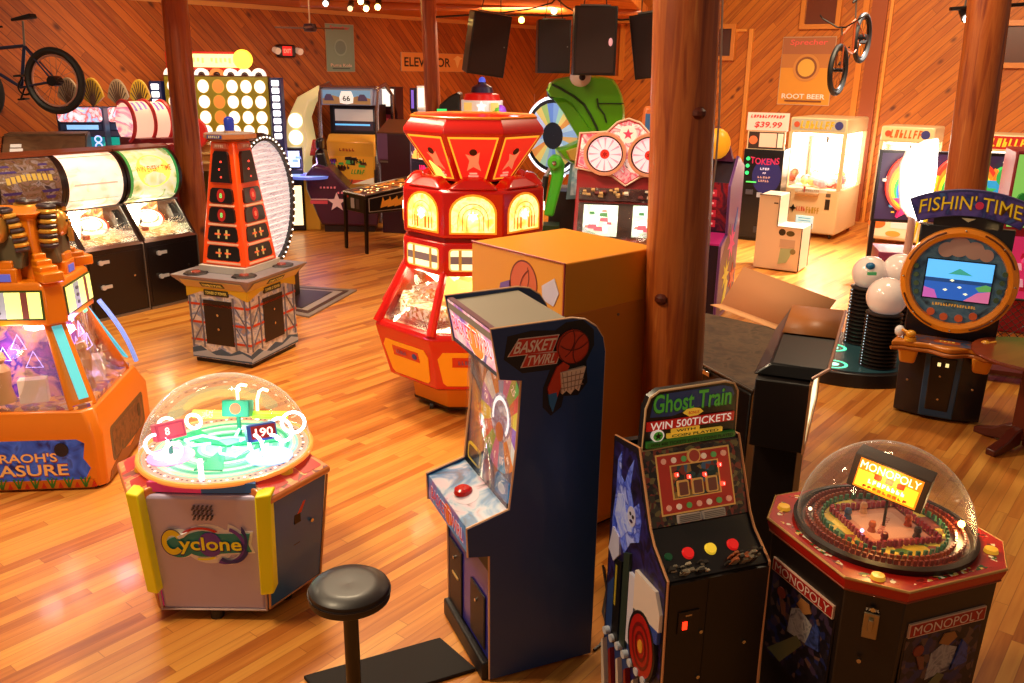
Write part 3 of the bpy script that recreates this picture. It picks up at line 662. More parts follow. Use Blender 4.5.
# ---- board-game coin dozer under a dome
def monopoly():
    t = thing('dome_game', 'black eight-sided MONOPOLY ticket game with red deck under a clear dome', 'arcade game', 1.56, 3.2, .355)
    A, B, Z = .397, .239, .95
    oc = lambda k: [(-A * k, B * k), (-A * k, -B * k), (-B * k, -A * k), (B * k, -A * k), (A * k, -B * k), (A * k, B * k), (B * k, A * k), (-B * k, A * k)]
    R3 = lambda pts, z: [(x, y, z) for x, y in pts]
    MB(M('170f0e', .4, coat=.1)).loft([R3(oc(.90), .03), R3(oc(.95), Z - .06)]).build('body', t, bevel=.004)
    MB(M('0c0808', .6)).loft([R3(oc(.86), 0), R3(oc(.86), .03)]).build('plinth', t)
    dk = MB(M('b81a10', .35, coat=.3)).loft([R3(oc(.97), Z - .06), R3(oc(1.0), Z - .02), R3(oc(1.0), Z)]).build('deck', t)
    MB(M('c89858', .35, .4)).tube(R3(oc(1.0), Z - .004), .006, 6, True).build('deck_trim', dk); MB(M('8a3a1c', .35, .2)).tube(R3(oc(.97), Z - .058), .005, 6, True).build('deck_trim', dk)
    a = Art((0, 0, Z), (1, 0, 0), (0, 1, 0), .0008)
    for i in range(8):
        p, q = Vector(oc(.93)[i]), Vector(oc(.93)[(i + 1) % 8]); m = (p + q) / 2; d = (q - p).normalized(); n_ = Vector((m.x, m.y)).normalized(); L = (q - p).length / 2 - .03
        a.poly([tuple(m - d * L), tuple(m + d * L), tuple(m * .93 + d * L * .85), tuple(m * .93 - d * L * .85)], ramp_mat('deck_print', ['e8c060', 'b02018', '2a5a28', 'f0e0c0', '7a1410', 'b02018', 'b02018'], 70, .05)); a.k -= 1
    a.k += 1
    for x, y in ((0, -.355 * 1.0), (.33, 0), (-.36, 0)): pass
    a.build('deck_print', dk)
    for ang, rr in ((-102, .405), (-12, .40), (168, .40), (78, .40)):
        MB(M('d89a28', .3, em=.5)).lathe([(.001, .016), (.024, .015), (.028, 0)], (rr * math.cos(R(ang - 33)), rr * math.sin(R(ang - 33)), Z), 18).build('play_button', dk)
    # sunken play field
    MB(M('241410', .4)).lathe([(.355, 0), (.36, .025), (.335, .03), (.325, .012)], (0, 0, Z), 48).build('dome_ring', t)
    board = MB(M('382018', .5)).ngon(48, .325, Z + .002, .325, Z + .014).build('play_field', t)
    a = Art((0, 0, Z + .014), (1, 0, 0), (0, 1, 0), .0006)
    a.disc(0, 0, .32, ramp_mat('field_red', ['5a1c14', '8a3020', '4a2a1c', 'a04a30'], 40, .06), n=48); a.disc(0, 0, .255, M('4a3c1c', .5), n=40)
    c_, s_ = math.cos(R(-10)), math.sin(R(-10))
    sq = lambda k: [(k * (x * c_ - y * s_), k * (x * s_ + y * c_)) for x, y in ((-1, -1), (1, -1), (1, 1), (-1, 1))]
    a.disc(0, 0, .235, ramp_mat('field_green', ['c8a030', '4a6a28', '8a3020', 'd8b848'], 22, .1), n=40); a.poly(sq(.15), M('6a1c18', .4)); a.poly(sq(.138), M('b87050', .4, em=.12)); a.poly(sq(.10), M('c88868', .4, em=.1)); a.text('MONOPOLY', 0, 0, .03, M('a02018'), width=.17, rot=35)
    a.build('field_print', board)
    # pegs round the board: rows of little coloured markers
    g = random.Random(3)
    for rr, n, c, hgt in ((.305, 84, '7a2a20', .022), (.272, 74, '8a3a20', .022), (.242, 46, '3a6a4a', .024)):
        m = MB(M(c, .3, em=.12, coat=.3))
        for i in range(n):
            an = 2 * math.pi * i / n; m.box((rr * math.cos(an), rr * math.sin(an), Z + .016 + hgt / 2), (.009, .015, hgt), rz=an)
        o = m.build('marker_row', board); o['kind'] = 'stuff'
    m = MB(M('8a2230', .3, em=.12, coat=.3)); q = sq(.155)
    for k in range(4):
        p0, p1 = Vector(q[k]), Vector(q[(k + 1) % 4])
        for i in range(13): v = p0.lerp(p1, (i + .5) / 13); m.box((v.x, v.y, Z + .03), (.013, .013, .026), rz=R(-10))
    o = m.build('marker_row', board); o['kind'] = 'stuff'
    for x, y, c in ((-.10, .10, '3a4a6a'), (.0, .12, 'c08868'), (-.08, -.02, 'b05a3a'), (.10, -.03, 'b84a28'), (.06, -.12, '3a2a2a'), (-.1, -.11, '7a2018')):
        MB(M(c, .35)).lathe([(.001, .05), (.012, .046), (.016, .03), (.012, .02), (.018, 0)], (x, y, Z + .016), 14).build('token_piece', board)
    for x, y, c, e in ((.27, -.14, 'ffc860', 22), (-.16, -.05, 'd0b0ff', 3), (-.24, .17, 'ffe0b0', 3)):
        MB(M(c, .3, em=e)).ball((x, y, Z + .05), .014 if e > 9 else .008, 10).build('field_lamp', board)
    lamp(t, (.27, -.14, Z + .08), 1.6, (1, .62, .25), .02)
    # the lit topper box inside the dome
    MB(M('1c1410', .4)).cyl((.0, .0, Z + .01), (0, 0, Z + .17), .006, n=10).build('sign_stem', t)
    up = Vector((0, 0, 1)); rz = R(-56) ; tl = R(-9)
    sb = MB(M('3c2412', .45)); sb.T = Matrix.Translation((.0, .0, Z + .235)) @ Matrix.Rotation(rz, 4, 'Z') @ Matrix.Rotation(R(9), 4, 'Y') @ Matrix.Rotation(R(4), 4, 'X')
    sb.box((0, 0, 0), (.30, .10, .155)); T = sb.T; sg = sb.build('topper_box', t, bevel=.004)
    o0 = T @ Vector((0, -.05, 0)); a = Art(o0, T.to_3x3() @ Vector((1, 0, 0)), T.to_3x3() @ Vector((0, 0, 1)), .0008)
    a.rect(-.125, -.068, .125, .068, M('f08a14', .4, em=.9, emh='f08010')); a.rect(-.12, -.06, -.045, .015, M('ffd030', em=1.2)); a.rect(.05, -.06, .118, .015, M('ffc828', em=1.1))
    a.text('MONOPOLY', 0, .042, .04, M('fff0c8', em=2.2), width=.235, height=.036, bold=.0)
    for i in range(3): a.rrect(-.055 + i * .045, -.005, -.025 + i * .045, .02, .005, M('a02c10', .4, em=.4)); a.k -= 1
    a.k += 1
    a.marks(8, 0, -.02, .15, .02, M('fff0c0', em=1.6), 1); a.marks(9, 0, -.048, .18, .014, M('a84810', .4, em=.3), 2)
    a.build('topper_art', sg)
    lamp(t, tuple(T @ Vector((0, -.10, 0))), 1.6, (1, .62, .2), .04)
    # the dome
    rr = .345; hgt = .345
    MB(DOME).lathe([(rr * math.cos(R(x)), Z + .028 + hgt * math.sin(R(x))) for x in list(range(0, 90, 6)) + [89.6]], n=56).build('dome', t)
    # lit writing and pictures on the cabinet faces
    for (o, xd, w_) in (((-A * .925, 0, .62), (0, -1, 0), .185), ((0, -A * .925, .62), (1, 0, 0), .185)):
        q = .055; nrm = Vector(xd).cross(Vector((0, .0, 1)))
        a = Art(Vector(o) + nrm * .006, xd, (0, 0, 1), .0012)
        a.rect(-.20, -.32, .20, .2, M('1c1210', .4)); a.rrect(-.19, -.3, .19, .10, .02, ramp_mat('town_picture_print', ['100c14', '1c1824', '3a2a40', '14101a', '5a4038', '1c2450', '14101a'], 34, .02, rough=.4))
        a.poly([(-.06, -.12), (.06, -.10), (.08, .0), (-.0, .03), (-.05, .0)], ramp_mat('paper_print', ['6a6068', 'a09890', '4a4450'], 20, .02, 'noise')); a.poly([(-.17, -.28), (.0, -.1), (.04, -.12), (-.08, -.29)], M('6a6a48', .5)); a.poly([(-.02, .04), (.03, .02), (.07, .05), (.05, .08), (.0, .08)], M('a06a38', .5)); a.disc(-.12, .03, .025, M('8a3828', .5)); a.poly([(-.13, .01), (-.09, .0), (-.08, -.06), (-.1, -.06)], M('7a4a38', .5)); a.poly([(.06, -.1), (.14, -.08), (.13, .0), (.1, .03)], ramp_mat('street_blue', ['20284a', '3a4a8a', '141830'], 20, .02, 'noise'))
        a.rect(-.19, .105, .19, .165, M('e0b8a0', .4)); a.rect(-.185, .11, .185, .16, M('a81c18', .4)); a.text('MONOPOLY', 0, .135, .05, M('e8d0c0', .4), width=.34, height=.04, bold=.0)
        a.build('side_picture', t)
    # narrow face with coin slot
    s2 = 1 / math.sqrt(2); c0 = Vector((-(A + B) / 2 * .945, -(A + B) / 2 * .945, 0)); nn = Vector((-s2, -s2, 0)); xd = Vector((s2, -s2, 0))
    a = Art(c0 + Vector((0, 0, .5)) + nn * .008, xd, (0, 0, 1))
    a.text('TICKETS', .0, -.06, .03, M('3a8ab0', .4), width=.09, height=.022); a.text('TICKETS', .0, -.09, .03, M('e8e0d0', .4), width=.09, height=.022); a.text('TICKETS', .0, -.12, .03, M('b02820', .4), width=.09, height=.022)
    a.marks(5, 0, .33, .05, .012, M('d8d0c0'), 2)
    a.build('ticket_print', t)
    cs = MB(M('a89878', .3, .9)); T = Matrix.Translation(c0 + Vector((0, 0, .76)) + nn * .01) @ Matrix.Rotation(math.atan2(xd.y, xd.x), 4, 'Z'); cs.T = T
    cs.box((0, 0, 0), (.055, .012, .11)).box((0, -.012, .01), (.018, .02, .05)); cs = cs.build('coin_mech', t, bevel=.003)
    lk = MB(CHROME); lk.T = T; lk.cyl((0, 0, .075), (0, -.012, .075), .009); lk.build('lock', t); lk = MB(CHROME); lk.T = T; lk.cyl((-.02, 0, -.16), (-.02, -.012, -.16), .009); lk.build('lock', t)
monopoly()

# ---- three-player light game with neon under a dome
def cyclone():
    t = thing('dome_game', 'silver-fronted CYCLONE light game with glowing neon rings under a clear dome', 'arcade game', -1.526, 4.238, 0)
    Z = .74
    hx = []
    for k, c in ((0, -90), (1, 30), (2, 150)):
        for s in (-1, 1): hx.append((.494 * math.cos(R(c + s * 35.9)), .494 * math.sin(R(c + s * 35.9))))
    # hx: 0,1 front panel; 2,3 rear right; 4,5 rear left
    ring = lambda k, z: [(x * k, y * k, z) for x, y in hx]
    MB(M('5a5058', .4)).loft([ring(.93, .06), ring(.985, Z)]).build('body', t)
    MB(M('14100f', .6)).ngon(6, .36, .03, .36, .06, rot=R(0)).build('underframe', t)
    for a in (-90, 30, 150, -30, 90, 210):
        MB(M('1a1614', .5)).cyl((.36 * math.cos(R(a)), .36 * math.sin(R(a)), 0), (.36 * math.cos(R(a)), .36 * math.sin(R(a)), .05), .035, n=14).build('foot', t)
    cols = {'panel': M('c4b8dc', .38, .2), 'blue': M('2068b0', .35, coat=.3), 'pink': M('f02a8a', .4, em=.12), 'green': M('20a080', .4)}
    YEL = M('f0e010', .35, em=.05); NEONY = M('ffb060', .3, em=.25, coat=.5)
    # flat panels (3)
    for k, c in enumerate((-90, 30, 150)):
        T = Matrix.Rotation(R(c + 90), 4, 'Z')
        m = MB(cols['panel']); m.T = T
        m.loft([[(-.27, -.385, .05), (.27, -.385, .05), (.27, -.34, .05), (-.27, -.34, .05)], [(-.292, -.42, Z - .01), (.292, -.42, Z - .01), (.292, -.36, Z - .01), (-.292, -.36, Z - .01)]])
        p = m.build('logo_panel', t, bevel=.022, seg=3)
        q = MB(M('c8a8a0', .35)); q.T = T; q.tube([(-.29, -.422, Z - .02), (-.272, -.39, .06), (.272, -.39, .06), (.29, -.422, Z - .02)], .008); q.build('panel_moulding', p)
        n = Vector((0, -1, -.045)).normalized(); mm = T.to_3x3()
        a = Art(T @ Vector((0, -.4045, .455)), mm @ Vector((1, 0, 0)), mm @ Vector((0, -.05, 1)), .001)
        a.k = 2
        W_ = M('f0ecf0', .4); tl = M('1c8c8c', .4); pu = M('6a3aa8', .4); nv = M('2a2a80', .4); rd = M('d02430', .4); ye = M('f0d820', .35, em=.05)
        if k == 0:
            a.disc(-.13, .0, .085, W_, ry=.085); a.disc(.01, .0, .13, W_, ry=.115); a.poly([(.0, -.07), (.24, -.05), (.225, .0), (.24, .075), (.0, .09)], W_)
            a.ring(.10, .0, .105, .03, W_, ry=.12, a0=-120, a1=80)
            a.disc(-.01, .0, .115, tl, ry=.075); a.disc(-.14, -.02, .072, tl, ry=.06); a.poly([(.05, -.055), (.225, -.042), (.21, .0), (.225, .065), (.05, .06)], tl)
            a.ring(-.02, .035, .11, .022, rd, ry=.065, a0=40, a1=150); a.ring(.09, -.005, .11, .02, pu, ry=.11, a0=-110, a1=70); a.ring(.12, -.02, .09, .02, nv, ry=.09, a0=-130, a1=-10); a.ring(.18, .03, .03, .014, nv, ry=.08, a0=-60, a1=80); a.disc(.02, 0, .06, pu, ry=.07)
            a.ring(-.02, -.03, .1, .018, ye, ry=.06, a0=-110, a1=-50)
            a.text('yclone', .025, -.008, .1, M('2a1c6a', .4), width=.325, height=.112, bold=.07); a.text('yclone', .022, -.004, .1, ye, width=.315, height=.1, bold=.025)
            a.ring(-.165, .015, .055, .026, M('f0d820', .35), ry=.075, a0=30, a1=320)
            a.ring(-.165, .015, .058, .004, M('2a1c6a', .4), ry=.078, a0=30, a1=320); a.poly([(-.14, .05), (-.085, .075), (-.1, .05), (-.13, .035)], W_)
            for i in range(5):
                for j in range(6): a.disc(-.045 + i * .0215 + (j % 2) * .006, .15 + j * .014, .006, M('6a5a60', .6), n=8, ry=.004); a.k -= 1
        a.build('logo', p)
        # yellow fins either side
        for s in ((-1, 1) if k == 0 else ()):
            m = MB(YEL); m.T = T
            m.loft([[(s * .252, -.36, .18), (s * .262, -.445, .18), (s * .325, -.425, .18), (s * .325, -.33, .18)], [(s * .275, -.38, Z + .02), (s * .285, -.485, Z + .02), (s * .355, -.46, Z + .02), (s * .355, -.36, Z + .02)]])
            m.build('yellow_fin', t, bevel=.008)
    # player stations (3)
    for c, col, bc in ((-30, 'blue', '7a3a20'), (210, 'pink', 'c03a70'), (90, 'green', '20805a')):
        T = Matrix.Rotation(R(c + 90), 4, 'Z')
        m = MB(cols[col]); m.T = T
        m.loft([[(-.19, -.44, .06), (.19, -.44, .06), (.19, -.3, .06), (-.19, -.3, .06)], [(-.215, -.505, .70), (.215, -.505, .70), (.215, -.3, .70), (-.215, -.3, .70)]])
        p = m.build('station', t, bevel=.012)
        q = MB(M('e0a060', .35)); q.T = T; q.tube([(-.216, -.507, .69), (-.19, -.442, .07), (.19, -.442, .07), (.216, -.507, .69)], .007); q.build('station_moulding', p)
        m = MB(M('d87a38', .35, em=.08, coat=.4)); m.T = T
        m.loft([[(-.225, -.53, .70), (.225, -.53, .70), (.225, -.33, .70), (-.225, -.33, .70)], [(-.225, -.53, .735), (.225, -.53, .735), (.225, -.35, .79), (-.225, -.35, .79)]])
        cp = m.build('control_deck', p, bevel=.012)
        mm = T.to_3x3(); a = Art(T @ Vector((0, -.44, .7635)), mm @ Vector((1, 0, 0)), mm @ Vector((0, .18, .055)), .0008)
        a.rect(-.21, -.085, .21, .08, ramp_mat('deck_' + col, ['c83a2a', 'e08a50', '8a4a3a', 'd8b070', 'c8504a'], 24, .08)); a.rrect(-.19, -.06, -.05, .06, .01, M('c0302c', .35, em=.1)); a.rrect(.06, -.06, .19, .06, .01, M('c0302c', .35, em=.1)); a.build('deck_art', cp)
        m = MB(M('e0a020', .3, em=.15, coat=.5)); m.T = T; m.lathe([(.001, .028), (.03, .026), (.036, .01), (.036, 0)], (0, -.43, .765), 20); m.build('stop_button', cp)
        if c == -30:
            m = MB(BLACK); m.T = T; m.box((-.0, -.482, .52), (.045, .014, .06)); m.build('coin_mech', p); m = MB(BLACK); m.T = T; m.box((-.0, -.464, .38), (.045, .014, .04)); m.build('return_slot', p)
            m = MB(CHROME); m.T = T; m.cyl((.10, -.47, .46), (.10, -.495, .46), .010); m.build('lock', p)
            a = Art(T @ Vector((.03, -.492, .60)), mm @ Vector((1, 0, 0)), mm @ Vector((0, -.1, 1)), .001); a.ring(0, 0, .04, .012, M('e8a030', .4), ry=.06, a0=-80, a1=160); a.disc(.0, .0, .03, M('c83020', .4), ry=.05); a.poly([(-.03, -.06), (.0, -.06), (.03, 0), (.01, .0)], M('d84028', .4)); a.build('swirl_print', p)
        else:
            for z in (.46, .30): m = MB(BLACK); m.T = T; m.cyl((.05, -.44, z), (.05, -.49 + (z < .4) * .015, z), .028, n=16); m.build('coin_mech', p)
    # top deck
    dk = MB(M('c83a78', .4)).loft([ring(.97, Z), ring(.9, Z + .05)]).build('deck', t)
    a = Art((0, 0, Z + .001), (1, 0, 0), (0, 1, 0), .001)
    for k, col in ((0, 'e83a80'), (2, '208a80'), (4, '2060a0')):
        pass
    MB(M('e83a80', .4, em=.1)).prism([(-.27, -.40), (0, -.41), (0, -.2), (-.2, -.2)], 'z', Z, Z + .052).build('deck_panel_pink', t)
    MB(M('2464a8', .4, em=.05)).prism([(.0, -.41), (.27, -.40), (.2, -.2), (0, -.2)], 'z', Z, Z + .052).build('deck_panel_blue', t)
    MB(M('1c9080', .4, em=.05)).prism([(.33, .02), (.3, .33), (.1, .35), (.15, .1)], 'z', Z + .01, Z + .054).build('deck_panel_green', t)
    MB(M('ff9a40', .3, em=.5, coat=.5)).tube([(.445 * math.cos(R(i * 7.5)), .445 * math.sin(R(i * 7.5)), Z + .055) for i in range(48)], .014, 8, True).build('dome_ring', t)
    # play field
    pf = MB(M('8ac8b0', .4, em=.1)).ngon(48, .43, Z + .045, .43, Z + .06).build('play_field', t)
    a = Art((0, 0, Z + .06), (1, 0, 0), (0, 1, 0), .0007)
    a.disc(0, 0, .425, M('e0a088', .4, em=.2), n=48)
    g = random.Random(5)
    for i in range(90):
        an = 2 * math.pi * i / 90; u = .40 * math.cos(an); v = .40 * math.sin(an); a.disc(u, v, .007, M('40302c', .4) if i % 3 else M('fff0e0', em=2), n=8); a.k -= 1
    a.k += 1
    a.disc(0, 0, .375, M('90d8b8', .4, em=.3), n=40)
    for i, (r_, w_, c_) in enumerate(((.36, .014, 'f0f0a0'), (.33, .02, '20a078'), (.30, .012, 'f8f8e0'), (.265, .025, '58c090'), (.22, .02, 'e8f8e8'), (.18, .03, '18906a'), (.13, .02, 'd8ffe8'))):
        a.ring(0, 0, r_, w_, M(c_, .4, em=.42)); 
    a.disc(-.25, -.13, .12, M('ff90c8', .4, em=.8)); a.disc(.26, -.11, .12, M('b0d0ff', .4, em=.8)); a.disc(-.27, -.12, .07, M('ffe8f8', em=1.5)); a.disc(.29, -.08, .07, M('f0f8ff', em=1.5))  # pink and pale blue neon glow painted on the field as bright discs
    for k in range(3):
        an = 120 * k - 90; a.poly([(0, 0), (.3 * math.cos(R(an - 14)), .3 * math.sin(R(an - 14))), (.3 * math.cos(R(an + 14)), .3 * math.sin(R(an + 14)))], M('10a070', em=.5))
    a.build('field_print', pf)
    # neon
    def neon(pts, c, e, r=.0085, closed=False): MB(M(c, .3, em=e)).tube([(x, y, Z + z) for x, y, z in pts], r, 8, closed).build('neon_tube', pf)
    circ = lambda cx, cy, cz, r_, tilt, az, n=20: [(cx + r_ * math.cos(2 * math.pi * i / n) * math.cos(az), cy + r_ * math.cos(2 * math.pi * i / n) * math.sin(az), cz + r_ * math.sin(2 * math.pi * i / n)) for i in range(n)]
    for cx, cy, cz, r_, az, c in ((-.30, -.17, .15, .055, .3, 'ffd0f0'), (-.20, -.22, .13, .05, .9, 'ffe0f8'), (-.33, .05, .16, .045, .2, 'd0ffe8'), (-.22, .14, .15, .04, 0, 'd8fff0'), (.30, .0, .17, .065, -.3, 'e0f0ff'), (.34, .1, .17, .06, .2, 'd0f0ff'), (.21, -.16, .15, .055, -.6, 'e8f4ff'), (.28, -.12, .14, .05, .2, 'e0f0ff')):
        neon(circ(cx, cy, cz, r_, 0, az), c, 4.5, closed=True)
    for k in range(3):
        a0 = R(120 * k + 20)
        neon([(.07 * math.cos(a0), .07 * math.sin(a0), .09), (.16 * math.cos(a0 + .3), .16 * math.sin(a0 + .3), .10), (.22 * math.cos(a0 + .7), .22 * math.sin(a0 + .7), .10), (.17 * math.cos(a0 + 1.1), .17 * math.sin(a0 + 1.1), .10), (.08 * math.cos(a0 + .9), .08 * math.sin(a0 + .9), .09)], 'a0ffd8', 3.2, .008)
    neon([(-.01, .27, .12), (-.01, .27, .28), (0, .265, .315), (.02, .26, .325), (.05, .26, .32)], 'c0ffc8', 3.2); neon([(.10, .25, .12), (.105, .25, .24), (.12, .25, .29), (.14, .25, .305), (.17, .25, .295)], 'c0ffc8', 3.2)
    neon([(0, -.385, .06), (0, -.385, .17)], 'ffd0e8', 5, .013)
    for s, c in ((-1, 'f0ff50'), (1, 'a0e820')): MB(M(c, .3, em=1.1)).cyl((s * .07 + .02, .2, Z + .17), (s * .26 + .02, .2, Z + .17), .022).build('light_bar', pf)
    # three score boxes on stems
    for (x, y, z, rz, c, sc) in ((.02, .17, .22, 0, '0f8a6a', None), (-.26, -.10, .20, R(40), 'd83a60', '8'), (.22, -.10, .20, R(-38) * -1, '2a50b0', '190')):
        MB(M('108068', .35)).cyl((x, y, Z + .06), (x, y, Z + z), .012).build('stem', t)
        m = MB(M(c, .35, em=.25)); m.T = Matrix.Translation((x, y, Z + z)) @ Matrix.Rotation(rz if sc != '190' else R(28), 4, 'Z') @ Matrix.Rotation(R(-18), 4, 'X')
        m.box((0, 0, 0), (.15, .09, .09)); T = m.T; b = m.build('score_box', t, bevel=.005)
        a = Art(T @ Vector((0, -.045, 0)), T.to_3x3() @ Vector((1, 0, 0)), T.to_3x3() @ Vector((0, 0, 1)), .0008)
        if sc == '190': a.rect(-.055, -.032, .068, .036, M('8a1018', .3, em=.6)); a.text('190', .01, .0, .05, M('ffb0a0', em=3), width=.09, height=.045)
        elif sc: a.rect(-.06, -.03, .06, .03, M('e04a60', .3, em=.6)); a.text('8', -.02, 0, .05, M('ffd0c0', em=2), height=.04)
        else: a.disc(0, .0, .03, M('e0502a', .3, em=.6))
        a.build('score_face', b)
    lamp(t, (0, .05, Z + .22), 3.2, (.55, 1, .78), .12); lamp(t, (-.25, -.1, Z + .2), 1.6, (1, .5, .85), .06); lamp(t, (.25, -.1, Z + .2), 1.6, (.65, .8, 1), .06)
    rr = .438; hg = .40
    MB(DOME).lathe([(rr * math.cos(R(x)), Z + .06 + hg * math.sin(R(x))) for x in list(range(0, 90, 6)) + [89.6]], n=64).build('dome', t)
cyclone()

# ============================================================ MIDDLE OF THE ROOM
def oct_ring(ap, z, rot=0, n=8):
    r = ap / math.cos(math.pi / n)
    return [(r * math.cos(rot + 2 * math.pi * (i + .5) / n), r * math.sin(rot + 2 * math.pi * (i + .5) / n), z) for i in range(n)]

# ---- orange cabinet seen from behind
def orange_cabinet():
    fx, fy = .286, 4.6; rz = R(41); w_, d_ = .78, .82; zt = 1.757
    t = thing('arcade_cabinet', 'big plain orange box cabinet standing behind the navy basketball game', 'arcade game', fx, fy, rz)
    OR = M('ec9418', .42, coat=.15); OD = M('d87c20', .45, coat=.15)
    MB(OR).span((0, 0, .04), (w_, d_, zt)).build('body', t, bevel=.008)
    MB(M('120c0a')).span((.04, .04, 0), (w_ - .04, d_ - .04, .04)).build('plinth', t)
    MB(OD).span((.012, -.006, .08), (w_ - .012, 0, zt - .30)).build('back_panel', t, bevel=.002)
    for u in (.1, .44, .78):
        MB(STEEL).cyl((u, -.006, zt - .36), (u, -.011, zt - .36), .008).build('screw', t)
    a = Art((0, d_ / 2 + .03, 1.0), (0, -1, 0), (0, 0, 1))
    a.rect(-.38, .1, .42, .74, M('f0a028', .42)); 
    a.disc(.10, .58, .12, M('e06a38', .4), ry=.14); a.ring(.10, .58, .12, .008, M('7a2a14'), ry=.14); a.ring(.0, .62, .15, .006, M('7a2a14'), a0=-60, a1=25); a.ring(.22, .54, .15, .006, M('7a2a14'), a0=120, a1=205)
    a.poly([(.26, .60), (.36, .66), (.40, .58), (.36, .50), (.27, .52)], M('d8d0e8', .4)); a.poly([(-.1, .55), (-.02, .58), (-.02, .5), (-.12, .46)], M('7a5aa8', .4))
    a.disc(-.14, .18, .2, M('2a1410', .4), ry=.2, a0=0, a1=180); a.poly([(-.38, .1), (-.38, .3), (-.3, .22), (-.2, .1)], M('8a4a9a', .4))
    a.build('side_artwork', t)
    MB(M('a01c10', .4)).tube([(-.004, .002, .06), (-.004, .002, zt), (-.004, d_, zt)], .007, 6).build('edge_trim', t)
orange_cabinet()

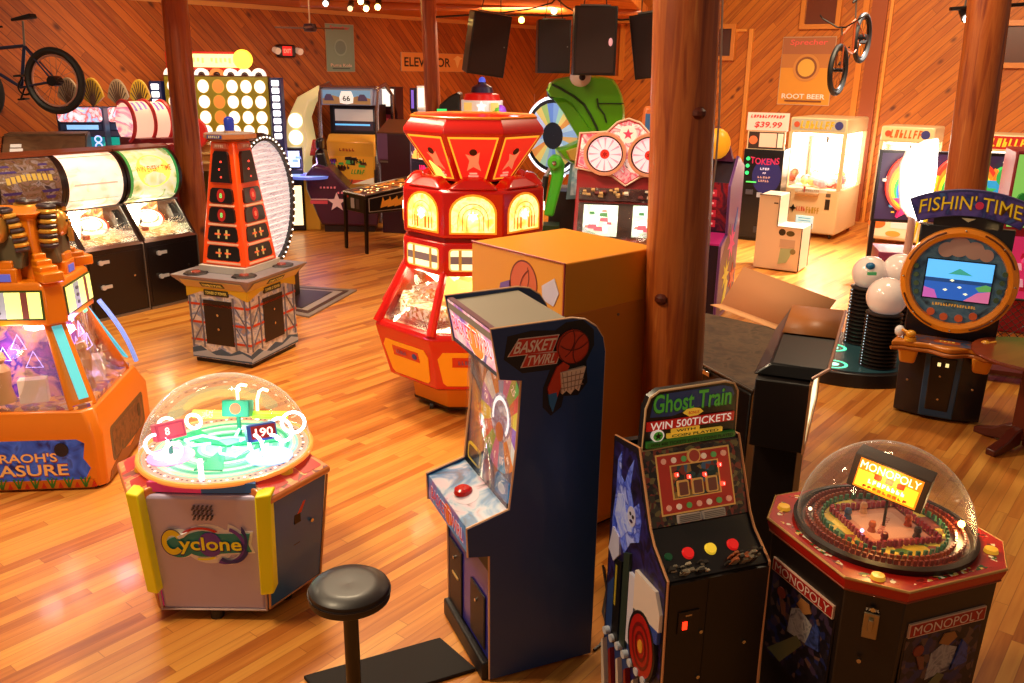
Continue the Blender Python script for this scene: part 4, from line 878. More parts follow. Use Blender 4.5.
# ---- red coin pusher with jewel-shaped top
def red_pusher():
    t = thing('coin_pusher', 'red and yellow eight-sided coin pusher with a jewel-shaped top and lit arched windows', 'arcade game', -.335, 7.19, R(2))
    RD = M('d01208', .25, coat=.6); YL = M('f8ac10', .35, coat=.3, em=.05)
    def lev(nm, levels, m, bevel=.01, parent=t): return MB(m).loft([oct_ring(a, z) for a, z in levels]).build(nm, parent, bevel=bevel)
    lev('pedestal', [(.50, .06), (.53, .30)], M('e89a18', .4), .004)
    MB(M('180c08')).loft([oct_ring(.505, .055), oct_ring(.51, .075)]).build('pedestal_trim', t)
    for i in range(4):
        a = R(45 + 90 * i); c = (.50 * math.cos(a), .50 * math.sin(a))
        MB(M('2a2422')).cyl((c[0] - .015, c[1], .03), (c[0] + .015, c[1], .03), .03, n=16).build('caster', t)
    lb = lev('lower_body', [(.66, .28), (.70, .31), (.80, .70), (.81, .75), (.79, .79), (.72, .80)], RD)
    for i in range(8):
        am = 2 * math.pi * (i + 1) / 8; n = Vector((math.cos(am), math.sin(am), 0)); xd = Vector((-n.y, n.x, 0))
        p0 = n * .70 + Vector((0, 0, .31)); p1 = n * .80 + Vector((0, 0, .70)); up = (p1 - p0).normalized(); c = (p0 + p1) / 2; L = (p1 - p0).length / 2
        a = Art(c, xd, up, .003); w0, w1 = .235, .275
        a.k = 2; a.poly([(-w0 + .03, -L + .03), (w0 - .03, -L + .03), (w0, -L + .06), (w1, L - .12), (w1 - .04, L - .06), (-w1 + .04, L - .06), (-w1, L - .12), (-w0, -L + .06)], YL)
        a.rect(-.16, .01, .16, .10, RD); a.marks(5, -.05, .055, .13, .035, M('8a5a90', .4), 3); a.disc(.11, .055, .025, M('3050a0'))
        a.build('yellow_panel', lb)
        # sloping glass bay: posts and glass from the counter to the middle drum
    for i in range(8):
        am = 2 * math.pi * (i + .5) / 8; c, s = math.cos(am), math.sin(am); r0 = .79 / math.cos(math.pi / 8); r1 = .56 / math.cos(math.pi / 8)
        MB(RD).tube([(r0 * c, r0 * s, .77), ((r0 * .93) * c, (r0 * .93) * s, .88), (r1 * c, r1 * s, 1.22)], [.042, .036, .034], 10).build('corner_post', t)
    for i in range(8):
        am = 2 * math.pi * (i + 1) / 8; n = Vector((math.cos(am), math.sin(am), 0)); x = Vector((-n.y, n.x, 0))
        q = [n * .765 + x * -.30 + Vector((0, 0, .80)), n * .765 + x * .30 + Vector((0, 0, .80)), n * .55 + x * .22 + Vector((0, 0, 1.22)), n * .55 + x * -.22 + Vector((0, 0, 1.22))]
        MB(GLASS).add(q, [(0, 1, 2, 3)]).build('bay_window', t, solid=.004)
    bed = lev('playfield', [(.75, .78), (.75, .80)], ramp_mat('pusher_coins', ['b89040', 'e8d090', '8a6020', 'f8e8b8', 'c8a050', '5a3a1c'], 34, .25, rough=.3, bump=.6), 0)
    for i in range(8):
        am = 2 * math.pi * (i + 1) / 8; T = Matrix.Rotation(am, 4, 'Z')
        m = MB(ramp_mat('coin_shelf', ['d8c080', 'f8f0d0', 'a87830', 'fff8e0'], 40, .5, rough=.3, bump=.5)); m.T = T; m.box((.52, 0, .86), (.2, .34, .10)); m.build('coin_shelf', bed)
        m = MB(M('302824', .4)); m.T = T; m.box((.70, 0, .815), (.06, .5, .03)); m.build('payout_lip', bed)
    lev('inner_core', [(.26, .80), (.34, 1.22)], ramp_mat('core_art', ['fff0c0', 'f0c060', 'e8e0d0', 'd08040', 'fff8e0'], 9, .9), 0)
    lamp(t, (.0, -.5, 1.17), 9, (1, .82, .5), .1); lamp(t, (-.45, -.3, 1.17), 9, (1, .82, .5), .1)
    lev('lower_drum', [(.56, 1.20), (.57, 1.22), (.57, 1.45), (.56, 1.47)], RD)
    lev('drum_waist', [(.53, 1.47), (.53, 1.50)], M('8a0c06', .35), 0)
    dr = lev('upper_drum', [(.545, 1.50), (.565, 1.52), (.565, 1.86), (.54, 1.885)], RD)
    for i in range(8):
        am = 2 * math.pi * (i + 1) / 8; n = Vector((math.cos(am), math.sin(am), 0)); xd = Vector((-n.y, n.x, 0))
        a = Art(n * .565 + Vector((0, 0, 1.68)), xd, (0, 0, 1), .002)
        a.k = 2
        a.poly([(-.185, -.14), (.185, -.14), (.185, .02)] + [(.185 * math.cos(R(k)), .02 + .15 * math.sin(R(k))) for k in range(0, 181, 15)] + [(-.185, .02)], M('ff9a20', .4, em=.5))
        a.poly([(-.168, -.125), (.168, -.125), (.168, .015)] + [(.168 * math.cos(R(k)), .015 + .138 * math.sin(R(k))) for k in range(0, 181, 15)] + [(-.168, .015)], ramp_mat('arch_glow', ['ffb040', 'fff070', 'fff8a8', 'ffd050'], 9, 1.1, 'noise'))
        gl = M('e08018', .4, em=.35)
        for k in range(3): a.ring(0, -.02, .12 - .035 * k, .006, gl, n=16, a0=0, a1=180); a.rect(-.12 + .035 * k, -.11, -.114 + .035 * k, -.02, gl); a.rect(.114 - .035 * k, -.11, .12 - .035 * k, -.02, gl)
        a.star(0, .0, .04, M('fffff0', em=3), 6); a.build('arched_window', dr)
        a = Art(n * .57 + Vector((0, 0, 1.335)), xd, (0, 0, 1), .002); a.k = 2
        a.rrect(-.19, -.09, .19, .09, .03, M('f0c060', .4, em=.4)); a.rrect(-.175, -.078, .175, .078, .02, M('fff0b8', em=1.1)); a.rect(-.175, -.03, .175, .03, M('8a7a80', .4, em=.12))
        for k in (-.1, .1): a.rect(k - .012, -.078, k + .012, .078, M('c89840', .4, em=.3))
        a.build('lower_window', dr)
        m = MB(RD); m.T = Matrix.Rotation(am, 4, 'Z')
        m.loft([[(.40, -.20, 1.88), (.57, -.20, 1.88), (.57, .20, 1.88), (.40, .20, 1.88)], [(.42, -.08, 1.97), (.50, -.08, 1.96), (.50, .08, 1.96), (.42, .08, 1.97)]]); m.build('drum_gable', dr, bevel=.02)
    lev('neck', [(.26, 1.88), (.22, 1.96)], M('20100c'), 0)
    gm = lev('jewel_top', [(.30, 1.91), (.555, 2.30), (.55, 2.33), (.49, 2.41)], M('d8160a', .3, coat=.4), .006)
    MB(M('e07a20', .35)).tube(oct_ring(.49, 2.41), .012, 6, True).build('jewel_rim', gm)
    for i in range(8):
        am = 2 * math.pi * (i + 1) / 8; n = Vector((math.cos(am), math.sin(am), 0)); xd = Vector((-n.y, n.x, 0))
        p0 = n * .30 + Vector((0, 0, 1.91)); p1 = n * .555 + Vector((0, 0, 2.30)); up = (p1 - p0).normalized(); L = (p1 - p0).length
        a = Art(p0, xd, up, .002); a.k = 2
        a.poly([(-.10, .03), (.10, .03), (.195, L - .03), (-.195, L - .03)], M('ffb830', .4, em=.7)); a.poly([(-.088, .045), (.088, .045), (.178, L - .045), (-.178, L - .045)], M('e0281c', .35, em=.75 if i not in (3,) else 1.0))
        a.poly([(-.05, .12), (-.03, .22), (-.06, .28), (.0, .26), (.05, .30), (.04, .2), (.06, .12), (.0, .16)], M('f08a5a', .4, em=.6)); a.disc(.0, .3, .03, M('3a1a10', .4)); a.rect(-.04, .06, .04, .075, M('f8c0a0', em=.5)); a.rect(-.03, .09, .03, .10, M('f8c0a0', em=.5))
        if i in (4, 3): a.poly([(-.075, .04), (.02, .04), (.0, .12), (-.08, .2)], M('ffe060', em=1.3))
        a.build('jewel_panel', gm)
red_pusher()

# ---- tower strength game
def tower():
    t = thing('tower_game', 'orange lattice tower game on a square riveted pedestal with a blue lamp on top', 'arcade game', -2.67, 8.25, -.34)
    W, D, Z = .68, .78, .80
    st = ramp_mat('steelwork_print', ['8a8aa0', 'b0a898', 'd8d0c8', '7088b0', 'a89080'], 7, .03, 'noise')
    base = MB(st).span((-W / 2, -D / 2, .04), (W / 2, D / 2, Z)).build('pedestal', t, bevel=.01)
    MB(BLACK).span((-W / 2 + .02, -D / 2 + .02, 0), (W / 2 - .02, D / 2 - .02, .04)).build('plinth', t)
    for o, xd, w_ in (((0, -D / 2, 0), (1, 0, 0), W), ((W / 2, 0, 0), (0, 1, 0), D), ((0, D / 2, 0), (-1, 0, 0), W), ((-W / 2, 0, 0), (0, -1, 0), D)):
        a = Art(o, xd, (0, 0, 1)); g = M('6a6a78', .4); og = M('c84018', .4); h = w_ / 2
        a.poly([(-h, .05), (h, .05), (h, .13), (h * .6, .17), (h * .3, .12), (0, .16), (-.4 * h, .11), (-h * .7, .17), (-h, .14)], M('3a5a78', .4)); a.poly([(-h, .09), (-.5 * h, .13), (-.2 * h, .09), (.3 * h, .1), (.7 * h, .14), (h, .1), (h, .07), (-h, .06)], M('a8b8c8', .4))
        for z in (.22, .40, .58): a.rect(-h, z, h, z + .022, og)
        for x in (-h * .93, -h * .55, h * .52, h * .9): a.rect(x - .008, .16, x + .008, .68, g); a.k -= 1
        a.k += 1
        for s in (-1, 1):
            for z in (.2, .4): a.poly([(s * h * .93, z), (s * h * .9, z), (s * h * .55, z + .19), (s * h * .58, z + .19)], g); a.k -= 1
        a.k += 1
        a.poly([(-h, .66), (-h * .5, .72), (h * .5, .72), (h, .66), (h, Z - .02), (-h, Z - .02)], M('c8a020', .4, em=.05)); a.rrect(-.14, .685, .14, .745, .01, M('2a2a18')); a.text("TOWER O' POWER", 0, .715, .03, M('d8c860', .4, em=.1), width=.24, height=.03)
        a.build('steelwork_print', base)
        a = Art(o, xd, (0, 0, 1), .006); a.rect(-.16, .20, .16, .64, M('1c1012', .4)); d = a.build('coin_door', t)
        n = Vector(xd).cross(Vector((0, 0, 1)))
        for z in (.5, .36): p = Vector(o) + n * .008 + Vector((0, 0, z)); MB(CHROME).cyl(p, p + n * .01, .012).build('lock', d)
    cs = MB(M('8a8088', .4, .3)).loft([[(x * W / 2 * 1.0, y * D / 2, Z - .05) for x, y in ((-1, -1), (1, -1), (1, 1), (-1, 1))], [(x * (W / 2 + .09), y * (D / 2 + .09), Z + .06) for x, y in ((-1, -1), (1, -1), (1, 1), (-1, 1))], [(x * (W / 2 + .10), y * (D / 2 + .10), Z + .08) for x, y in ((-1, -1), (1, -1), (1, 1), (-1, 1))]]).build('counter', t)
    for o, xd, w_ in (((0, -D / 2 - .05, Z + .005), (1, 0, 0), W), ((W / 2 + .05, 0, Z + .005), (0, 1, 0), D)):
        n = Vector(xd).cross(Vector((0, 0, 1))); a = Art(Vector(o), xd, (n * .09 + Vector((0, 0, .11))), .002); a.k = 3
        a.rect(-w_ / 2, -.05, w_ / 2, .05, M('c0a868', .4)); a.rrect(-.13, -.03, .13, .035, .01, M('283828')); a.text("TOWER O' POWER", 0, 0, .03, M('e8d860', em=.15), width=.22, height=.04); a.build('counter_print', cs)
    for x, y in ((-.24, -.36), (.26, -.3), (.3, .25), (-.28, .28)): 
        p = MB(M('201418', .35)).ngon(8, .12, Z + .08, .11, Z + .095, (x, y)).build('hand_pad', t); MB(M('8a3020', .35)).ngon(14, .045, Z + .095, .04, Z + .105, (x, y)).build('pad_button', p)
    MB(M('b8b0a8', .4)).span((-.26, -.29, Z + .08), (.26, .29, Z + .15)).build('tower_foot', t, bevel=.004)
    OG = M('f04c0a', .35, em=.08, coat=.3)
    def sq(h, z, k=1): return [(-h * k, -h, z), (h * k, -h, z), (h * k, h, z), (-h * k, h, z)]
    z0, z1, h0, h1 = Z + .15, 2.10, .25, .125
    tw = MB(OG).loft([sq(h0, z0), sq(h1, z1)]).build('tower_body', t, bevel=.012)
    for i, (c, s) in enumerate(((0, -1), (1, 0), (0, 1), (-1, 0))):
        n = Vector((c, s, 0)); xd = Vector((-s, c, 0)); p0 = n * h0 + Vector((0, 0, z0)); p1 = n * h1 + Vector((0, 0, z1)); up = (p1 - p0).normalized(); L = (p1 - p0).length
        a = Art(p0, xd, up, .0015); a.k = 2; BK = M('140a0a', .3, coat=.5)
        wd = lambda v: h0 + (h1 - h0) * v / L - .055
        for v0, v1 in ((.05, .19), (.23, .37), (.41, .55), (.59, .73)): 
            a.poly([(-wd(v0), v0 + .02), (-wd(v0) + .02, v0), (wd(v0) - .02, v0), (wd(v0), v0 + .02), (wd(v1), v1 - .02), (wd(v1) - .02, v1), (-wd(v1) + .02, v1), (-wd(v1), v1 - .02)], BK)
            if v1 < .4:
                for x in (-.045, .045): a.rect(x - .010, v0 + .03, x + .010, v1 - .03, M('c0b068', .4, em=.3))
                a.rect(-.085, (v0 + v1) / 2 - .008, -.02, (v0 + v1) / 2 + .008, M('d86030', .4, em=.4)); a.rect(.02, (v0 + v1) / 2 - .008, .085, (v0 + v1) / 2 + .008, M('d86030', .4, em=.4))
            else: a.disc(0, (v0 + v1) / 2, .045, M('a01c18', .4, em=.3), ry=.06); a.text('8', 0, (v0 + v1) / 2, .06, M('ff6a4a' if i % 2 else '60c060', em=1.2), height=.045)
            a.rect(-wd(v0), v0 - .03, wd(v0), v0 - .012, M('e8b090', .4))
        v0, v1 = .78, L - .09; a.poly([(-wd(v0), v0), (wd(v0), v0), (wd(v1), v1 - .03), (wd(v1) - .02, v1), (-wd(v1) + .02, v1), (-wd(v1), v1 - .03)], BK)
        for k in range(3): a.disc(.01 * (-1) ** k, v0 + .05 + .07 * k, .009, M('ff4030', em=2))
        a.rect(-.075, L - .07, .075, L - .02, M('c86a50', .4)); a.marks(5, 0, L - .045, .1, .025, M('f0e0d0', .4), 2)
        a.build('lattice_print', tw)
    dk = MB(M('a06038', .4)).ngon(8, .20, 2.10, .245, 2.125, rot=R(22.5)); dk.ngon(8, .245, 2.125, .245, 2.165, rot=R(22.5)); dk.mat(M('7a6a68', .45)).ngon(8, .235, 2.165, .235, 2.17, rot=R(22.5)); dk = dk.build('observation_deck', t)
    a = Art((0, -.226, 2.145), (1, 0, 0), (0, 0, 1), .002); a.k = 2; a.rect(-.08, -.015, .08, .015, M('2848a0', .4)); a.marks(6, 0, 0, .13, .02, M('e8d8a0'), 5); a.build('deck_print', dk)
    l = MB(M('c8a080', .35, .5)).ngon(20, .05, 2.17, .05, 2.19); l.mat(M('1c2c8a', .25, em=.25, coat=.5)).lathe([(.045, 0), (.048, .09), (.04, .115), (.025, .125), (.001, .13)], (0, 0, 2.19), 20); l.build('beacon', t)
tower()

# ---- row of three coin pushers with curved lit hoods
def coin_row():
    rz = R(56); o = Vector((-4.294, 9.81)); dx = Vector((math.cos(rz), math.sin(rz)))
    info = [(-1.06, 'dark', 'dim purple'), (-.345, 'cream', 'plain cream'), (.385, 'green', 'green-edged')]
    labels = ['black coin pusher with a dim curved hood, behind the golden pyramid statues',
              'black coin pusher with a blank cream-lit curved hood, middle of its row',
              'black coin pusher whose curved hood reads WIN EVERY TIME']
    for (u, kind, _), lab in zip(info, labels):
        p = o + dx * u
        t = thing('coin_pusher', lab, 'arcade game', p.x, p.y, rz, group='row of black coin pushers along the left wall')
        W = .712; h = W / 2; BKC = M('1a0f0e', .32, coat=.3)
        cab = MB(BKC).span((-h, 0, .03), (h, .8, .80)).build('cabinet', t, bevel=.006)
        for x0, x1 in ((-h + .02, -.01), (.01, h - .02)):
            pass
        d = MB(M('140c0c', .3, coat=.3)).span((-h + .03, -.008, .08), (h - .03, 0, .74)).build('door', cab)
        for z in (.66, .38):
            hd = MB(M('e0dcd8', .3, .6, em=.04)).box((-.16, -.022, z), (.13, .018, .035)); hd.cyl((-.2, -.02, z), (-.2, -.045, z), .028, n=16); hd.build('latch', cab)
        MB(CHROME).cyl((.2, -.008, .45), (.2, -.02, .45), .014).build('lock', cab)
        MB(STEEL).span((-h, -.012, .0), (h, .02, .03)).build('kick_strip', t)
        MB(STEEL).span((h - .012, -.014, .03), (h, -.0, .80)).build('corner_strip', t)
        MB(M('6a4034', .35, .4)).prism([(-.02, .80), (.06, .84), (.10, .80)], 'x', -h, h).build('counter_rail', t)
        # side cheeks
        for s in (-1, 1): MB(M('2a1a18', .35, coat=.3)).prism([(.0, .80), (.34, 1.22), (.8, 1.22), (.8, .80)], 'x', s * h - (.03 if s > 0 else 0), s * h + (.0 if s > 0 else .03)).build('cheek', t)
        MB(ramp_mat('row_coins', ['b88838', 'f0d898', 'c89848', 'fff4d0', '8a5c28'], 26, .45, rough=.3, bump=.5)).prism([(.08, .80), (.08, .84), (.75, .95), (.75, .80)], 'x', -h + .03, h - .03).build('coin_bed', t)
        bd = MB(ramp_mat('row_back_' + kind, ['f8e0b0', 'fff8e0', 'e8a050', 'c8503a', 'f0c880'], 7, .9, 'noise')).span((-h + .03, .70, .95), (h - .03, .74, 1.22)).build('lit_backdrop', t)
        a = Art((-.02, .45, .99), (1, 0, 0), (0, .5, .6), .002); a.disc(.04, 0, .19, M('fff0d8', .4, em=1.2 if kind == 'green' else .7), ry=.13); a.ring(.04, 0, .21, .025, M('c84028', .4, em=.4), ry=.15); a.ring(.04, .02, .15, .02, M('e88a50', .4, em=.5), ry=.09)
        for k in range(5): a.poly([(-.25 + .02 * k, -.15 - .01 * k), (-.1 + .06 * k, -.17), (-.08 + .06 * k, -.13), (-.2 + .03 * k, -.12)], M(['e8b050', 'f8e0a0', 'c87838'][k % 3], .35, em=.6))
        a.build('prize_wheel', t)
        for s in (-1, 1):
            sp = MB(M('120c0c', .4)).box((s * (h - .10), .30, 1.06), (.09, .10, .2), rx=R(-38)).build('coin_chute', t, bevel=.008)
            MB(M('d85a28', .3, em=.2)).box((s * (h - .16), .2, .92), (.06, .05, .05)).build('red_lever', sp)
        g = MB(GLASS).add([(-h + .03, .04, .83), (h - .03, .04, .83), (h - .03, .36, 1.22), (-h + .03, .36, 1.22)], [(0, 1, 2, 3)]).build('window_glass', t, solid=.004)
        # curved hood
        prof = [(.50 - .31 * math.cos(R(a)), 1.51 - .31 * math.sin(R(-a))) for a in range(-82, 92, 8)]
        prof = [(y, z) for y, z in prof]
        em = {'dark': .03, 'cream': .75, 'green': .5}[kind]
        cols = {'dark': ['3a2030', '7a5a50', '5a4020', '8a7a80', '2a1828'], 'cream': ['f8dcc8', 'fff0e0', 'ffe8c8', 'f0c0a0'], 'green': ['b8c060', 'f0f0b0', 'f8ffd8', '90a848']}[kind]
        hood = MB(ramp_mat('hood_' + kind, cols, 4 if kind != 'dark' else 9, em, 'noise', coat=.4))
        pts = prof + [(.8, 1.82), (.8, 1.2)]
        hood.prism(pts, 'x', -h + .03, h - .03); hood = hood.build('lit_hood', t)
        for s in (-1, 1): MB(M('201414', .3, coat=.4)).prism([(y - .012 if i < len(prof) else y, z) for i, (y, z) in enumerate(pts)], 'x', s * h - (.035 if s > 0 else 0), s * h + (0 if s > 0 else .035)).build('hood_end', t)
        MB(M('8a4428', .35, .3)).prism([(.40, 1.815), (.40, 1.84), (.8, 1.845), (.8, 1.82)], 'x', -h, h).build('hood_cap', t)
        MB(STEEL).box((0, .33, 1.215), (W, .03, .02)).build('hood_rail', t)
        # print on the drum, wrapped round it
        def wrap(vs_fs, mat, name, r=.313):
            vs, fs = vs_fs; m = MB(mat); out = []
            for x, v in vs: an = R(90 + 90) ; th = v / r; out.append((x, .50 - r * math.cos(th), 1.51 + r * math.sin(th)))
            m.add(out, fs); return m.build(name, hood, smooth=False)
        def flat(pts): return [(x, v) for x, v in pts], [tuple(range(len(pts)))]
        def wtext(s, w_, hh, v0, mat, name, shear=0):
            vs, fs = text_mesh(s, .1, .02); x0, x1 = min(a[0] for a in vs), max(a[0] for a in vs); y0, y1 = min(a[1] for a in vs), max(a[1] for a in vs)
            wrap(([((a[0] - (x0 + x1) / 2) * w_ / (x1 - x0), v0 + (a[1] - (y0 + y1) / 2) * hh / (y1 - y0)) for a in vs], fs), mat, name, .316)
        def wstrip(x0, x1, v0, v1, mat, name, n=8):
            vs = [(x, v0 + (v1 - v0) * i / n) for i in range(n + 1) for x in (x0, x1)]; wrap((vs, [(2 * i, 2 * i + 1, 2 * i + 3, 2 * i + 2) for i in range(n)]), mat, name, .3145)
        if kind == 'green':
            wstrip(-.325, -.28, -.25, .42, M('4a9a48', .4, em=.5), 'green_border'); wstrip(.285, .325, -.25, .42, M('3a9a50', .4, em=.5), 'green_border')
            vs = [(0, .08)] + [(.22 * math.cos(R(a)), .08 + .2 * math.sin(R(a))) for a in range(0, 360, 15)]
            wrap((vs, [(0, i, i % 24 + 1) for i in range(1, 25)]), M('f8e860', .4, em=.9), 'lit_oval')
            wtext('WIN EVERY TIME', .46, .07, .10, M('e87028', .4, em=.5), 'hood_text')
        elif kind == 'cream':
            wstrip(-.31, .31, .33, .345, M('e89a80', .4, em=.6), 'hood_line'); wstrip(-.31, .31, -.2, -.19, M('e89a80', .4, em=.6), 'hood_line')
            wrap(flat([(-.26, -.02), (.26, -.02), (.25, .0), (-.25, .0)]), M('f0b8a8', .4, em=.5), 'faint_line')
        else:
            for x in (-.2, 0, .2):
                for sgn in (-1, 1):
                    vs = [(x - .1, .08 + sgn * .1), (x + .1, .08 + sgn * .1), (x + .04, .08 + sgn * .2), (x - .04, .08 + sgn * .2)]; wrap((vs, [(0, 1, 2, 3)]), M('3a2868' if x else '786058', .4, em=.08), 'hood_shape')
            [wrap(flat([(-.24 + .055 * k, .06 + .03 * math.sin(k * .35)), (-.20 + .055 * k, .06 + .03 * math.sin(k * .35)), (-.20 + .055 * k, .13 + .03 * math.sin(k * .35)), (-.24 + .055 * k, .13 + .03 * math.sin(k * .35))]), M('b89838', .4, em=.12), 'hood_letter') for k in range(9)]
        lamp(t, (0, .35, 1.14), 10 if kind != 'dark' else 6, (1, .82, .55), .08)
coin_row()

# ---- pyramid pusher at the left edge
def pharaoh():
    t = thing('coin_pusher', "golden orange Egyptian coin pusher reading PHARAOH'S TREASURE at the left edge", 'arcade game', -3.36, 5.77, R(6.6))
    OR = M('e07a0c', .32, coat=.4); OD = M('c86008', .35, coat=.3)
    def sq(a, c, z): 
        b = a - c
        return [(-b, -a, z), (b, -a, z), (a, -b, z), (a, b, z), (b, a, z), (-b, a, z), (-a, b, z), (-a, -b, z)]
    body = MB(OR).loft([sq(.555, .04, .02), sq(.555, .05, .40), sq(.515, .05, .50), sq(.50, .06, .55)]).build('body', t, bevel=.012)
    MB(BLACK).loft([sq(.53, .04, 0), sq(.53, .04, .02)]).build('plinth', t)
    # upper structure: chamfer posts lean in to the marquee drum
    for i in range(4):
        T = Matrix.Rotation(R(90 * i), 4, 'Z')
        m = MB(OR); m.T = T
        m.loft([[(.50, -.36, .55), (.36, -.50, .55), (.33, -.44, .55), (.44, -.33, .55)], [(.30, -.20, 1.12), (.20, -.30, 1.12), (.17, -.25, 1.12), (.25, -.17, 1.12)]]); p = m.build('corner_post', t, bevel=.01)
        s2 = 1 / math.sqrt(2); m = MB(M('5ac8d8', .3, em=.5)); m.T = T
        a, b = Vector((.445, -.445, .62)), Vector((.268, -.268, 1.08)); xx = Vector((s2, s2, 0)) * .032; of = Vector((s2, -s2, .5)).normalized() * .006
        q = [a - xx + of, a + xx + of, b + xx + of, b - xx + of]; m.add(q + [v - of * 2 for v in q], [(0, 1, 2, 3), (0, 4, 5, 1), (1, 5, 6, 2), (2, 6, 7, 3), (3, 7, 4, 0)]); m.build('light_strip', p)
    MB(ramp_mat('temple_coins', ['8a5a48', 'd8a080', 'e8c8b0', 'a04878', 'f0b060', '6a4a8a'], 22, .25, rough=.3, bump=.5)).loft([sq(.47, .05, .55), sq(.47, .05, .575)]).build('coin_bed', t)
    MB(ramp_mat('temple_core', ['5a2a7a', 'a050c0', '4030a8', 'e090b0', 'c8a080', '3a1c6a'], 5, .45, 'noise')).loft([sq(.26, .02, .575), sq(.20, .02, 1.12)]).build('temple_core', t)
    for i in range(4):
        T = Matrix.Rotation(R(90 * i), 4, 'Z'); mm = T.to_3x3()
        m = MB(GLASS); m.T = T; m.add([(-.36, -.49, .56), (.36, -.49, .56), (.19, -.295, 1.12), (-.19, -.295, 1.12)], [(0, 1, 2, 3)]); m.build('bay_window', t, solid=.004)
        # statues of treasure in the bay, neon
        g = random.Random(i)
        m = MB(M('c09058', .35, em=.15)); m.T = T
        m.lathe([(.001, .36), (.03, .34), (.045, .30), (.025, .27), (.06, .22), (.05, .1), (.07, 0)], (-.10, -.34, .575), 14); m.build('statuette', t)
        m = MB(M('f0d8b8', .4, em=.35)); m.T = T; m.box((.10, -.36, .66), (.17, .08, .16), rz=.2).box((-.26, -.36, .61), (.1, .1, .07)); m.build('treasure_block', t)
        tri = MB(M('c0b8ff', em=2.6)); tri.T = T
        for (x, z, s) in ((.02, .98, .05), (.11, .86, .055), (-.08, .9, .045)): tri.tube([(x - s, -.30 - .1 * (1.05 - z), z - s), (x + s, -.30 - .1 * (1.05 - z), z - s), (x, -.29 - .1 * (1.05 - z), z + s)], .004, 6, True)
        tri = tri.build('neon_pyramids', t)
        # base picture
        a = Art(T @ Vector((0, -.555, .21)), mm @ Vector((1, 0, 0)), (0, 0, 1), .0015)
        if i in (0, 2):
            B_ = ramp_mat('nile_blue', ['10206a', '2050c0', '3a6ae0', '181a5a'], 6, .1, 'noise')
            a.poly([(-.42, -.14), (.42, -.14), (.47, -.05), (.43, .02), (.45, .13), (.40, .16), (-.40, .16), (-.45, .13), (-.43, .02), (-.47, -.05)], B_)
            a.text("PHARAOH'S", -.02, .035, .09, M('a02810', .4), width=.58, height=.075, bold=.06); a.text("PHARAOH'S", -.02, .037, .09, M('f0b868', .4, em=.1), width=.57, height=.065)
            a.text('TREASURE', -.02, -.055, .11, M('a02810', .4), width=.70, height=.095, bold=.06); a.text('TREASURE', -.02, -.053, .11, M('f0b868', .4, em=.1), width=.69, height=.082)
            a.disc(.30, .09, .045, M('0c1028', .4), ry=.05)
            a.rect(-.48, -.19, .48, -.13, M('c86a10', .4))
            for k in range(9):
                x = -.43 + k * .107
                for dx_ in (-.03, 0, .03): a.poly([(x - .008, -.185), (x + .008, -.185), (x + dx_ + .004, -.115), (x + dx_ - .004, -.115)], M('3a7a2a', .4)); a.k -= 1
                a.poly([(x + .035, -.185), (x + .07, -.185), (x + .053, -.14)], M('c02818', .4)); a.k -= 1
            a.k += 2
        else:
            a.rrect(-.37, -.10, .37, .16, .04, M('3a2018', .35, coat=.3)); a.rrect(-.33, -.08, .33, .13, .03, ramp_mat('carved_brown', ['2a1610', '5a3018', '7a4a28', '1c1010'], 12, .03, 'noise')); a.rrect(.22, .0, .28, .1, .02, BLACK)
            a.poly([(-.48, -.18), (.48, -.18), (.44, -.12), (.2, -.09), (0, -.13), (-.2, -.08), (-.44, -.13)], M('8a4a18', .4))
        a.build('base_picture', body)
        # LED score
        a = Art(T @ Vector((0, -.31, 1.085)), mm @ Vector((1, 0, 0)), mm @ Vector((0, .33, 1)), .004); a.text('00', -.12, 0, .05, M('40ff90', em=2), height=.04); a.text('083', .12, 0, .05, M('40ff90', em=2), height=.04); a.build('score_digits', t)
    dr = MB(OR).loft([sq(.34, .09, 1.10), sq(.33, .09, 1.36), sq(.31, .09, 1.39)]).build('marquee_drum', t, bevel=.01)
    for i in range(4):
        T = Matrix.Rotation(R(90 * i), 4, 'Z'); mm = T.to_3x3()
        a = Art(T @ Vector((0, -.335, 1.24)), mm @ Vector((1, 0, 0)), mm @ Vector((0, .04, 1)), .002); a.k = 4
        a.rect(-.235, -.10, .235, .10, M('3a4a1c', .4)); a.rect(-.222, -.088, .222, .088, M('f0f080', .4, em=1.2)); a.rect(-.10, -.088, .0, .088, M('9aa0a8', .4, em=.5)); a.rect(.10, -.088, .14, .088, M('7a4038', .4, em=.2))
        for k in range(3): a.disc(-.05, -.05 + .05 * k, .018, M('5a5a68', .4), ry=.012)
        a.build('marquee_picture', dr)
        # pharaoh busts and pillars above
        for sx in (-.14,):
            m = MB(OR); m.T = T; m.box((.0, -.27, 1.43), (.17, .08, .10)); m.box((.0, -.27, 1.50), (.13, .07, .06)); m.build('plinth_block', dr, bevel=.01)
            m = MB(M('5860c0', .3, em=.5)); m.T = T; m.box((0, -.312, 1.42), (.09, .006, .05)); m.build('blue_sign', dr)
        s2 = .7071
        # crenellated shoulders on the corners
        m = MB(OR); m.T = T
        for k in range(4): m.box((.27 - .03 * k, -.27 + .03 * k, 1.42 + .035 * k), (.14 - .02 * k, .14 - .02 * k, .07), rz=R(45))
        m.build('stepped_corner', dr, bevel=.012)
    MB(OR).loft([sq(.20, .03, 1.38), sq(.17, .03, 1.78), sq(.21, .03, 1.82)]).build('upper_tower', t, bevel=.01)
    GO = M('c89040', .3, .5); ST = M('3a2a30', .35)
